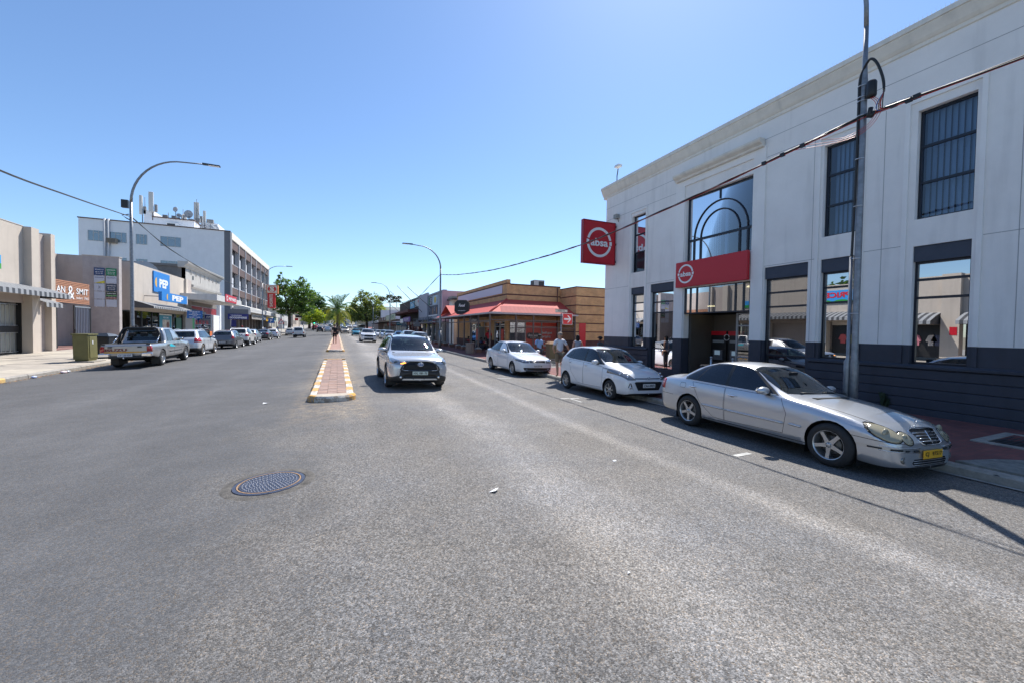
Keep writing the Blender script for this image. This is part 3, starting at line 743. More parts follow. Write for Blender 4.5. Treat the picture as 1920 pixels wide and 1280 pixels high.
def build_car(sp, name, label, cat, loc, rz, group=None):
    L = sp['L']; t = thing(name, label, cat, loc, rz, group)
    bm, row, part = shell(sp); ids = {}; order = []
    def pid(n):
        if n not in ids: ids[n] = len(ids)+1
        return ids[n]
    # underbody
    for f_ in bm.faces:
        if f_[row] <= 1: f_[part] = pid('underbody')
    for c in sp.get('cuts', []):
        nm, view, poly = c[0], c[1], c[2]; kw = c[3] if len(c) > 3 else {}
        polys = [poly]
        if view in ('front', 'rear') and kw.get('mirror'): polys.append([(-a, z) for a, z in poly][::-1])
        for P in polys: cutpoly(bm, L, P, view, pid(nm), part, row, kw.get('rows', (2, 13)), kw.get('cond'))
    # doors and lids get a dark shut gap round them
    for c in sp.get('gaps', []):
        nm, view, poly, rows = c
        W_ = sp.get('gap', .009); prev = pid(nm)
        keep = {f_: f_[part] for f_ in bm.faces}
        cutpoly(bm, L, poly, view, 9999, part, row, rows)
        inner = inset(poly, W_)
        # restore whatever was there inside the inner outline unless it was plain body
        cutpoly(bm, L, inner, view, 9998, part, row, rows)
        for f_ in bm.faces:
            if f_[part] == 9998: f_[part] = prev
            elif f_[part] == 9999: f_[part] = pid('shut_gap')
    rr = sp['arch']
    for uw in sp['wheels']:
        if sp.get('clad'):
            R2 = rr+sp['clad']; P = [(uw+R2*math.cos(math.pi*2*i/24), sp['wr_'] + R2*math.sin(math.pi*2*i/24)) for i in range(24)]
            cutpoly(bm, L, P, 'side', pid('wheel_arch_trim'), part, row, (2, 6), lambda f_: abs(f_.normal.y) < .8)
        P = [(uw+rr*math.cos(math.pi*2*i/24), sp['wr_']+.01 + rr*math.sin(math.pi*2*i/24)) for i in range(24)]
        cutpoly(bm, L, P, 'side', 7777, part, row, (2, 6))
        if sp['arch'] and True:
            P = [(uw-rr*.98, .0), (uw+rr*.98, .0), (uw+rr*.98, sp['wr_']), (uw-rr*.98, sp['wr_'])]
            cutpoly(bm, L, P, 'side', 7777, part, row, (1, 3))
    bm.normal_update()
    mats = sp['mats']; offs = sp.get('offs', {}); two = sp.get('two', ())
    body = extract(bm, part, 0, None, 'body', mats['body'], t)
    objs = {'body': body}
    for nm, i in ids.items():
        m = mats.get(nm, {'underbody': M_black, 'shut_gap': M_black, 'wheel_arch_trim': M_clad, 'cladding': M_clad, 'window_trim': M_trim, 'headlight': M_lens, 'tail_light': M_taill, 'grille': M_black, 'air_intake': M_black,
                          'windscreen': G_wind, 'rear_window': G_car, 'window': G_car, 'door': mats['body'], 'rear_door': mats['body'], 'front_door': mats['body'], 'bonnet': mats['body'], 'boot_lid': mats['body'], 'tailgate': mats['body'], 'bumper': mats['body'], 'rear_bumper': mats['body'],
                          'quarter_window': G_car, 'fog_lamp': M_lens, 'skid_plate': M_alu, 'side_strip': M_clad, 'fuel_flap': mats['body'], 'plate_recess': M_clad}.get(nm, mats['body']))
        pair = nm in ('door', 'front_door', 'rear_door', 'window', 'front_window', 'quarter_window', 'headlight', 'tail_light', 'window_trim', 'fog_lamp', 'side_strip', 'wheel_arch_trim', 'cladding') and nm not in sp.get('whole', ())
        of = offs.get(nm, {'shut_gap': -.006, 'wheel_arch_trim': .012, 'grille': -.018, 'air_intake': -.03, 'headlight': .003, 'tail_light': .004, 'cladding': .01}.get(nm, 0))
        for s_ in ((1, -1) if pair else (None,)):
            o = extract(bm, part, i, s_, 'window' if nm in ('front_window',) else 'door' if nm in ('front_door', 'rear_door') else nm, m, t, of)
            if o: objs[(nm, s_)] = o
            if o and nm == 'shut_gap': o['kind'] = 'stuff'
    bvh = BVHTree.FromBMesh(bm)
    def sx(u, z, s_=1):
        h = bvh.ray_cast(Vector((2*s_, L/2-u, z)), Vector((-s_, 0, 0)))
        return h[0].x if h[0] else s_*sp['W']
    def sy(x, z, front=True):
        h = bvh.ray_cast(Vector((x, 4 if front else -4, z)), Vector((0, -1 if front else 1, 0)))
        return h[0].y if h[0] else (L/2 if front else -L/2)
    def sz(x, u):
        h = bvh.ray_cast(Vector((x, L/2-u, 3)), Vector((0, 0, -1))); return h[0].z if h[0] else 1
    # wheels, arch liners
    tk = sp['tyre']; wt = sp['track']
    for uw in sp['wheels']:
        for s_ in (1, -1):
            put_wheel(t, s_*wt, L/2-uw, s_, tk)
            b = MB(); n = 16; A = [(L/2-uw+(rr+.0)*math.cos(math.pi*i/n), sp['wr_']+.01+(rr+.0)*math.sin(math.pi*i/n)) for i in range(n+1)]
            A = [(A[0][0], .12)]+A+[(A[-1][0], .12)]
            xo = s_*(sp['W']-.035); xi = s_*(wt-tk[1]/2-.06)
            vs = [(xo, a, z) for a, z in A]+[(xi, a, z) for a, z in A]; k = len(A)
            b.add(vs, [(i, i+1, k+i+1, k+i) for i in range(k-1)]+[list(range(k, 2*k))]); b.build('wheel_well', M_black, t, world=False)
    # cabin interior
    ci = sp.get('cabin')
    if ci:
        ua, ub, zf, wi = ci
        b = MB(); b.box(-wi, wi, L/2-ua, L/2-ub, .22, zf); b.build('cabin_floor', M_dark_in, t, world=False)
        for (us_, nn) in sp['seats']:
            for xx in ((-.36, .36) if nn == 2 else (-.42, 0, .42)):
                b = MB(); y = L/2-us_
                b.cbox(xx, y+.12, zf+.02+.10, .5 if nn == 2 else .4, .5, .2); 
                b.add([(xx+dx*(.24 if q == 0 else .2), y-.10-(.03+.12*q)+dy, zf+.15+.45*q) for q in (0, 1) for dx, dy in ((-1, .06), (1, .06), (1, -.06), (-1, -.06))], [(0, 1, 2, 3), (4, 5, 6, 7), (0, 1, 5, 4), (1, 2, 6, 5), (2, 3, 7, 6), (3, 0, 4, 7)])
                b.cbox(xx, y-.30, zf+.72, .25, .09, .15); b.build('seat', sp.get('seat_mat', M_seat), t, world=False, bevel=.02)
        y = L/2-sp['dash']
        b = MB(); b.add([(s1*wi, y+a, z) for s1 in (-1, 1) for a, z in ((.35, zf), (.35, sp['dz']-.03), (0, sp['dz']+.01), (-.12, sp['dz']-.06), (-.12, zf))], [(0, 1, 2, 3, 4), (9, 8, 7, 6, 5)]+[(i, (i+1) % 5, 5+(i+1) % 5, 5+i) for i in range(5)]); b.build('dashboard', M_dark_in, t, world=False)
        b = MB(); sw = Vector((.36, y-.25, sp['dz']-.02)); P = [sw+Vector((.18*math.cos(a), -.06*math.sin(a)*-1, .17*math.sin(a))) for a in [2*math.pi*i/16 for i in range(17)]]
        b.tube(P, .014, 6, caps=False); b.tube([sw+Vector((-.17, 0, 0)), sw+Vector((.17, 0, 0))], .012, 5); b.build('steering_wheel', M_black, t, world=False)
    # mirrors
    if 'mirror' in sp:
        um, zm_, mm = sp['mirror']
        for s_ in (1, -1):
            x = sx(um, zm_, s_); b = MB(); ww = sp.get('mw', .1)
            b.ball((x+s_*(.09+ww*.3), L/2-um-.02, zm_+.02), ww+.015, .075, .068, 14, 8)
            o = b.build('side_mirror', mm, t, world=False)
            b = MB(); b.tube([(x-s_*.04, L/2-um+.02, zm_-.045), (x+s_*.09, L/2-um, zm_-.02)], .028, 8); b.build('mirror_arm', M_black, o, world=False)
            b = MB(); b.lathe([(0, 0), (1, 0), (1, .004)], 'y', 16); b.v = [(v[0]*(ww*.9)+x+s_*(.09+ww*.3), L/2-um-.096+v[1], v[2]*.055+zm_+.02) for v in b.v]; b.build('mirror_glass', M_chrome, o, world=False)
    for (u, z) in sp.get('handles', []):
        for s_ in (1, -1):
            x = sx(u, z, s_); b = MB(); b.ball((x+s_*.012, L/2-u, z), .022, .10, .018, 12, 6); b.build('door_handle', sp.get('handle_mat', mats['body']), t, world=False)
            b = MB(); b.ball((x+s_*.001, L/2-u, z-.012), .006, .06, .03, 10, 5); b.build('handle_recess', M_clad, t, world=False) if sp.get('hero') else None
    if 'post' in sp: sp['post'](t, L, sx, sy, sz, bvh)
    bm.free(); return t
def hugline(t, L, pts, fx, rad, m, name):
    b = MB(); b.tube(pts, rad, 5); return b.build(name, m, t, world=False)
def wipers(t, L, sy_at, z0, u0, slope, n=2):
    for k in range(n):
        x = (.15, -.42)[k]; b = MB(); b.tube([(x-.28, L/2-u0-.02, z0+.01), (x+.1, L/2-u0-.045, z0+.03), (x+.3, L/2-u0-.05, z0+.035)], .009, 5); b.build('wiper', M_black, t, world=False)
def glassrows(): return (7, 9)
def std_sedanish(sp): return sp

# ---- silver sedan (nearest)
def mercedes():
    L = 4.526
    sp = dict(L=L, W=.862, hero=1, step=.05, zm=.60, crown=2.6, wr_=.325, arch=.352, wheels=(.775, 3.49), track=.755, tyre=(.322, .215, .215, 'five', M_tyre, M_rim), gap=.007,
      zc=[(0, .545), (.03, .60), (.09, .66), (.25, .745), (.6, .84), (1.0, .905), (1.36, .945), (1.46, .985), (2.05, 1.345), (2.25, 1.40), (2.7, 1.426), (3.1, 1.395), (3.3, 1.35), (3.84, 1.075), (3.95, 1.045), (4.3, 1.025), (4.42, 1.0), (4.49, .92), (4.526, .80)],
      zb=[(0, .50), (.05, .56), (.15, .615), (.3, .685), (.6, .765), (1.1, .85), (1.6, .90), (2.4, .935), (3.4, .965), (3.9, .965), (4.3, .93), (4.45, .88), (4.526, .76)],
      zr=[(0, .53), (.06, .60), (.2, .695), (.6, .795), (1.1, .88), (1.45, .925), (1.6, .965), (2.15, 1.295), (2.4, 1.355), (2.8, 1.375), (3.15, 1.33), (3.4, 1.245), (3.85, 1.02), (4.0, .99), (4.3, .97), (4.45, .91), (4.526, .78)],
      wr=[(0, .34), (.1, .46), (.3, .55), (.8, .66), (1.3, .71), (1.5, .74), (2.2, .60), (2.8, .585), (3.2, .595), (3.7, .66), (4.0, .68), (4.35, .62), (4.526, .45)],
      wb=[(0, .46), (.06, .60), (.15, .68), (.35, .745), (.8, .785), (1.6, .80), (3.3, .80), (3.9, .77), (4.3, .72), (4.45, .66), (4.526, .5)],
      wm=[(0, .50), (.04, .64), (.12, .74), (.25, .80), (.5, .845), (.9, .862), (2.4, .862), (3.6, .862), (4.1, .82), (4.35, .77), (4.46, .70), (4.526, .55)],
      zs=[(0, .165), (.15, .15), (.5, .17), (1.2, .19), (3.2, .20), (4.2, .23), (4.526, .34)])
    win = [(1.70, .945), (2.20, 1.30), (2.38, 1.34), (2.585, 1.352), (2.585, .955)]
    win2 = [(2.66, .957), (2.66, 1.352), (2.95, 1.335), (3.13, 1.29), (3.34, .99), (3.34, .985)]
    q = [(3.375, .99), (3.18, 1.275), (3.27, 1.24), (3.62, 1.04), (3.62, 1.02)]
    cuts = [('window_trim', 'side', [(1.60, .925), (2.17, 1.318), (2.4, 1.362), (2.70, 1.372), (3.0, 1.355), (3.3, 1.26), (3.69, 1.03), (3.66, .985)], dict(rows=(7, 9))),
            ('front_window', 'side', win, dict(rows=(7, 9))), ('window', 'side', win2, dict(rows=(7, 9))), ('quarter_window', 'side', q, dict(rows=(7, 9))),
            ('windscreen', 'front', [(-.66, .965), (.66, .965), (.66, 1.2), (.56, 1.372), (-.56, 1.372), (-.66, 1.2)], dict(rows=(10, 13), cond=lambda f_: 1.30 < L/2-f_.calc_center_median().y < 2.2)),
            ('rear_window', 'rear', [(-.6, 1.085), (.6, 1.085), (.52, 1.36), (-.52, 1.36)], dict(rows=(10, 13))),
            ('grille', 'front', [(-.30, .66), (-.235, .52), (-.17, .495), (.17, .495), (.235, .52), (.30, .66), (.2, .68), (-.2, .68)]),
            ('air_intake', 'front', [(-.42, .25), (-.36, .205), (.36, .205), (.42, .25), (.38, .305), (-.38, .305)]),
            ('tail_light', 'rear', [(.50, .72), (.85, .70), (.88, .90), (.52, .94)], dict(mirror=1, cond=lambda f_: f_.calc_center_median().y < -L/2+.24)),
            ('bonnet', 'front', [(-.02, 3), (-.02, 4), (.02, 4), (.02, 3)])]
    # twin oval headlamps as overlapping outlines
    for nm_, e_ in (('shut_gap', .014), ('headlight', 0)):
      for cx, cz, rx, rz_ in ((.665, .625, .125+e_, .105+e_), (.465, .575, .09+e_, .075+e_)):
       
        cuts.append((nm_, 'front', [(cx+rx*math.cos(2*math.pi*i/16), cz+rz_*math.sin(2*math.pi*i/16)+(cx-.5)*0) for i in range(16)], dict(mirror=1)))
    for zz0, zz1 in ((.395, .44),):
        cuts.append(('rub_strip', 'front', [(.27, zz0), (.27, zz1), (.86, zz1+.02), (.86, zz0+.02)], dict(mirror=1, rows=(2, 8))))
    gaps = [('front_door', 'side', [(1.42, .66), (1.47, .33), (2.60, .30), (2.625, .93), (1.55, .905)], (2, 6)),
            ('rear_door', 'side', [(2.635, .93), (2.61, .30), (3.05, .32), (3.20, .56), (3.50, .78), (3.60, .95)], (2, 6)),
            ('fuel_flap', 'side', [(3.62, .79), (3.75, .79), (3.78, .84), (3.75, .90), (3.62, .90), (3.6, .84)], (2, 6)),
            ('shut_gap', 'side', [(.02, .512), (.02, .52), (.62, .555), (.62, .547)], (2, 6)), ('shut_gap', 'side', [(3.95, .60), (3.95, .607), (4.52, .615), (4.52, .607)], (2, 6))]
    def post(t, L, sx, sy, sz, bvh):
        for s_ in (1, -1):                       # side rub strips, sill line, bonnet shut lines
            for (ua, ub, z) in ((1.18, 1.36, .50), (1.47, 2.6, .50), (2.64, 3.13, .512)):
                b = MB(); P = [(sx(ua+(ub-ua)*i/6, z+(.01*i/6), s_)+s_*.008, L/2-(ua+(ub-ua)*i/6), z+.01*i/6) for i in range(7)]
                b.tube(P, .019, 6); b.build('side_strip', P_silver, t, world=False)
                b = MB(); b.tube([(p[0]+s_*.014, p[1], p[2]+.008) for p in P], .005, 5); b.build('strip_inlay', M_chrome, t, world=False)
            b = MB(); P = [(sx(1.1+i*.22, .265, s_)+s_*.002, L/2-(1.1+i*.22), .265) for i in range(10)]; b.tube(P, .006, 4); b.build('sill_seam', M_clad, t, world=False)
            P = []
            for i in range(12):
                u = .30+i*.10; x = s_*(.60+.13*(i/11)**.8); P.append((x, L/2-u, sz(x, u)+.0005))
            b = MB(); b.tube(P, .0045, 4); b.build('bonnet_seam', M_black, t, world=False)
            # chrome window line
            b = MB(); P = [(sx(1.65+i*.2, .935+.004*i, s_)+s_*.004, L/2-(1.65+i*.2), .935+.0045*i) for i in range(11)]; b.tube(P, .007, 5); b.build('window_moulding', M_chrome, t, world=False)
            # lamp lenses inside
            for cx, cz, rr_ in ((.665, .625, .07), (.465, .575, .055)):
                y = sy(s_*cx, cz); b = MB(); b.ball((s_*cx, y-.027, cz), rr_, .03, rr_, 14, 8); b.build('lamp_lens', M_lens_y, t, world=False)
            y = sy(s_*.56, .30); b = MB(); b.lathe([(0, 0), (.04, .004), (.048, .0), (.055, -.02)], 'y', 16, (s_*.56, y, .295)); b.build('fog_lamp', mat('fog_lens', (.2, .19, .17), .15, .4, coat=1), t, world=False)
            # broken bumper strip: torn chrome with dark holes
            for (x0, x1, z0, z1) in ((.31, .40, .402, .432), (.50, .55, .408, .435), (.60, .72, .415, .443), (.765, .81, .42, .445)):
                b = MB(); P = [(s_*x, sy(s_*x, (z0+z1)/2)+.006, (z0+z1)/2) for x in (x0, (x0+x1)/2, x1)]; b.tube(P, (z1-z0)*.45, 7); b.build('strip_hole', M_black, t, world=False)
            for zz in (.392, .450):
                b = MB(); P = []
                for i in range(12):
                    x = .28+.05*i
                    if x > .80: break
                    P.append((s_*x, sy(s_*x, zz+.03*(x-.28))+.006, zz+.035*(x-.28)))
                b.tube(P, .006, 5); b.build('strip_edge', M_chrome, t, world=False)
        for k in range(4):                        # grille bars
            z = .54+k*.033; ww = .225+k*.018; b = MB(); b.tube([(-ww, sy(-ww, z)+.002, z), (-ww*.5, sy(-ww*.5, z)+.004, z), (0, sy(0, z)+.006, z), (ww*.5, sy(ww*.5, z)+.004, z), (ww, sy(ww, z)+.002, z)], .006, 5); b.build('grille_bar', M_chrome, t, world=False)
        b = MB(); b.tube([(0, sy(0, .505)+.01, .51), (0, sy(0, .645)+.012, .665)], .008, 5); b.build('grille_bar', M_chrome, t, world=False)
        g = [(-.31, .663), (-.24, .515), (-.17, .488), (.17, .488), (.24, .515), (.31, .663), (.2, .687), (0, .695), (-.2, .687), (-.31, .663)]
        b = MB(); b.tube([(x, sy(x, z)+.004, z) for x, z in g], .011, 6); b.build('grille_frame', M_chrome, t, world=False)
        for k in range(3):
            z = .222+k*.03; b = MB(); b.tube([(x, sy(x, z)+.002, z) for x in (-.39, -.2, 0, .2, .39)], .005, 5); b.build('intake_bar', M_rim, t, world=False)
        zz = sz(0, .16)
        b = MB(); o = Vector((0, L/2-.17, zz+.055)); b.tube([o+Vector((.036*math.cos(a), 0, .036*math.sin(a))) for a in [2*math.pi*i/20 for i in range(21)]], .0035, 5, caps=False)
        for a in (90, 210, 330): b.tube([o, o+Vector((.036*math.cos(R(a)), 0, .036*math.sin(R(a))))], .003, 4)
        b.tube([o-Vector((0, 0, .036)), o-Vector((0, 0, .06))], .006, 5); b.build('bonnet_star', M_chrome, t, world=False)
        plate(t, sy(-.0, .37)+.018, .365, 'CJ   97517', M_plate_y, M_ink, 'north', .46, .115)
        wipers(t, L, sy, .955, 1.42, 0)
        b = MB(); b.box(-.42, .42, L/2-1.30, L/2-1.22, sz(0, 1.26)-.01, sz(0, 1.26)+.004); b.build('vent_grille', M_black, t, world=False)
        b = MB(); b.cbox(0, L/2-1.9, 1.27, .16, .05, .06); b.build('rear_view_mirror', M_black, t, world=False)
    sp.update(cuts=cuts, gaps=gaps, post=post, cabin=(1.5, 3.7, .50, .66), seats=((2.35, 2), (3.25, 2)), dash=1.62, dz=.93, mirror=(1.78, .965, P_silver), mw=.115, handles=((2.45, .80), (3.40, .845)), handle_mat=M_chrome,
              mats={'body': P_silver, 'headlight': M_lens_y, 'window': G_tint, 'front_window': G_tint, 'quarter_window': G_tint, 'rub_strip': M_rim})
    return sp
# ---- white hatchback
def hatch(L=3.765, W=.83, H=1.52, front=True, paintm=None, tyre=None):
    sp = dict(L=L, W=W, hero=front, step=.055, zm=.62, wr_=.30, arch=.325, wheels=(.735, L-.605), track=W-.105, tyre=tyre or (.29, .175, .19, 'seven', M_tyre, M_rim), gap=.008,
      zc=[(0, .66), (.03, .72), (.09, .80), (.3, .90), (.7, .985), (.92, 1.03), (1.0, 1.07), (1.58, H-.09), (1.85, H-.03), (2.3, H), (2.9, H-.03), (L-.42, H-.11), (L-.30, H-.2), (L-.13, 1.06), (L-.06, .92), (L, .72)],
      zb=[(0, .60), (.05, .66), (.15, .72), (.35, .80), (.8, .90), (1.2, .955), (2.2, 1.0), (3.0, 1.05), (L-.3, 1.07), (L-.1, .98), (L, .70)],
      zr=[(0, .64), (.06, .71), (.2, .80), (.6, .92), (.95, .99), (1.15, 1.04), (1.72, H-.13), (1.95, H-.075), (2.5, H-.045), (3.0, H-.09), (L-.45, H-.17), (L-.25, 1.15), (L-.1, 1.0), (L, .71)],
      wr=[(0, .36), (.1, .5), (.3, .6), (.8, .68), (1.05, .71), (1.7, .60), (2.2, .58), (2.9, .58), (L-.4, .58), (L-.15, .64), (L, .5)],
      wb=[(0, .46), (.06, .6), (.18, .70), (.45, .75), (.9, .765), (1.6, .775), (2.8, .775), (L-.4, .755), (L-.15, .70), (L-.05, .62), (L, .54)],
      wm=[(0, .52), (.05, .67), (.14, .75), (.3, .80), (.6, W), (1.2, W), (L-.9, W), (L-.3, W-.035), (L-.12, .74), (L-.04, .66), (L, .58)],
      zs=[(0, .24), (.15, .2), (1, .19), (L-1, .2), (L-.2, .26), (L, .36)])
    ws = [(1.20, 1.005), (1.70, H-.155), (1.92, H-.105), (2.08, H-.095), (2.08, 1.04)]
    w2 = [(2.16, 1.045), (2.16, H-.095), (2.6, H-.10), (2.86, H-.14), (2.98, 1.10), (2.93, 1.085)]
    w3 = [(3.03, 1.10), (2.93, H-.15), (3.03, H-.17), (3.27, 1.14)]
    cuts = [('window_trim', 'side', [(1.06, .985), (1.68, H-.135), (1.95, H-.082), (2.6, H-.078), (3.05, H-.145), (3.33, 1.13), (3.0, 1.075)], dict(rows=(7, 9))),
            ('front_window', 'side', ws, dict(rows=(7, 9))), ('window', 'side', w2, dict(rows=(7, 9))), ('quarter_window', 'side', w3, dict(rows=(7, 9))),
            ('windscreen', 'front', [(-.66, 1.06), (.66, 1.06), (.66, 1.25), (.56, H-.075), (-.56, H-.075), (-.66, 1.25)], dict(rows=(10, 13), cond=lambda f_: .95 < L/2-f_.calc_center_median().y < 1.8)),
            ('rear_window', 'rear', [(-.56, 1.10), (.56, 1.10), (.52, H-.14), (-.52, H-.14)], dict(rows=(10, 13))),
            ('tail_light', 'rear', [(.58, .80), (.86, .80), (.86, 1.10), (.66, 1.08)], dict(mirror=1, cond=lambda f_: f_.calc_center_median().y < -L/2+.22)),
            ('plate_recess', 'rear', [(-.3, .46), (.3, .46), (.3, .62), (-.3, .62)]),
            ('air_intake', 'front', [(-.50, .58), (-.38, .36), (.38, .36), (.50, .58), (.44, .60), (-.44, .60)]),
            ('headlight', 'front', [(.44, .645), (.68, .64), (.86, .82), (.82, .94), (.6, .82)], dict(mirror=1)),
            ('grille', 'front', [(-.46, .672), (.46, .672), (.46, .70), (-.46, .70)])]
    gaps = [('front_door', 'side', [(1.06, .62), (1.12, .31), (2.08, .29), (2.12, 1.0), (1.10, .93)], (2, 6)),
            ('rear_door', 'side', [(2.13, 1.0), (2.09, .29), (2.62, .31), (2.80, .62), (3.02, .80), (3.05, 1.04)], (2, 6))]
    def post(t, L, sx, sy, sz, bvh):
        if not front:
            plate(t, sy(0, .54, False)-.02, .54, 'CAW 38120', M_plate_w, M_ink, 'south'); return
        for s_ in (1, -1):
            P = [(s_*(.5+.15*(i/9)), L/2-(.22+i*.075), sz(s_*(.5+.15*(i/9)), .22+i*.075)) for i in range(10)]
            b = MB(); b.tube(P, .005, 4); b.build('bonnet_seam', M_clad, t, world=False)
            for cx, cz in ((.62, .725), (.735, .79)):
                b = MB(); b.ball((s_*cx, sy(s_*cx, cz)-.01, cz), .05, .025, .045, 12, 8); b.build('lamp_lens', M_chrome, t, world=False)
            # fog lamp in a dark boomerang
            b = MB(); y = sy(s_*.62, .42)
            P = [(.53, .37), (.78, .33), (.80, .355), (.68, .43), (.64, .56), (.60, .56), (.565, .46)]
            b.add([(s_*x, sy(s_*x, z)+.004, z) for x, z in P], [list(range(7))]); b.build('fog_surround', M_black, t, world=False)
            b = MB(); b.lathe([(0, .006), (.03, .004), (.036, -.002), (.04, -.02)], 'y', 14, (s_*.605, sy(s_*.605, .42)+.006, .43)); b.build('fog_lamp', M_chrome, t, world=False)
        for k in range(7):
            z = .385+k*.03
            b = MB(); ww = .39+k*.014
            b.tube([(x, sy(x, z)-.012, z) for x in (-ww, -ww*.5, 0, ww*.5, ww)], .006, 4); b.build('grille_slat', M_dark_metal, t, world=False)
        plate(t, sy(0, .50)+.01, .49, 'CAA 49071', M_plate_w, M_ink, 'north', .44, .11)
        b = MB(); y = sy(0, .69)+.012; b.tube([(.058*math.cos(a), y, .70+.033*math.sin(a)) for a in [2*math.pi*i/18 for i in range(19)]], .006, 5, caps=False)
        b.tube([(-.03, y, .678), (-.014, y, .722)], .006, 4); b.tube([(.014, y, .678), (.03, y, .722)], .006, 4); b.tube([(-.022, y, .698), (.022, y, .702)], .005, 4); b.build('badge', M_chrome, t, world=False)
        wipers(t, L, sy, 1.055, .99, 0)
        b = MB(); b.tube([(0, L/2-1.75, H-.02), (0, L/2-2.1, H+.17)], .004, 4); b.build('aerial', M_black, t, world=False)
    sp.update(cuts=cuts, gaps=gaps, post=post, cabin=(1.1, L-.3, .55, .62), seats=((2.0, 2), (2.8, 2)), dash=1.25, dz=1.02, mirror=(1.36, 1.03, paintm or P_white), mw=.10, handles=((1.98, .91), (2.92, .95)),
              mats={'body': paintm or P_white, 'front_window': G_car, 'window': G_car})
    return sp
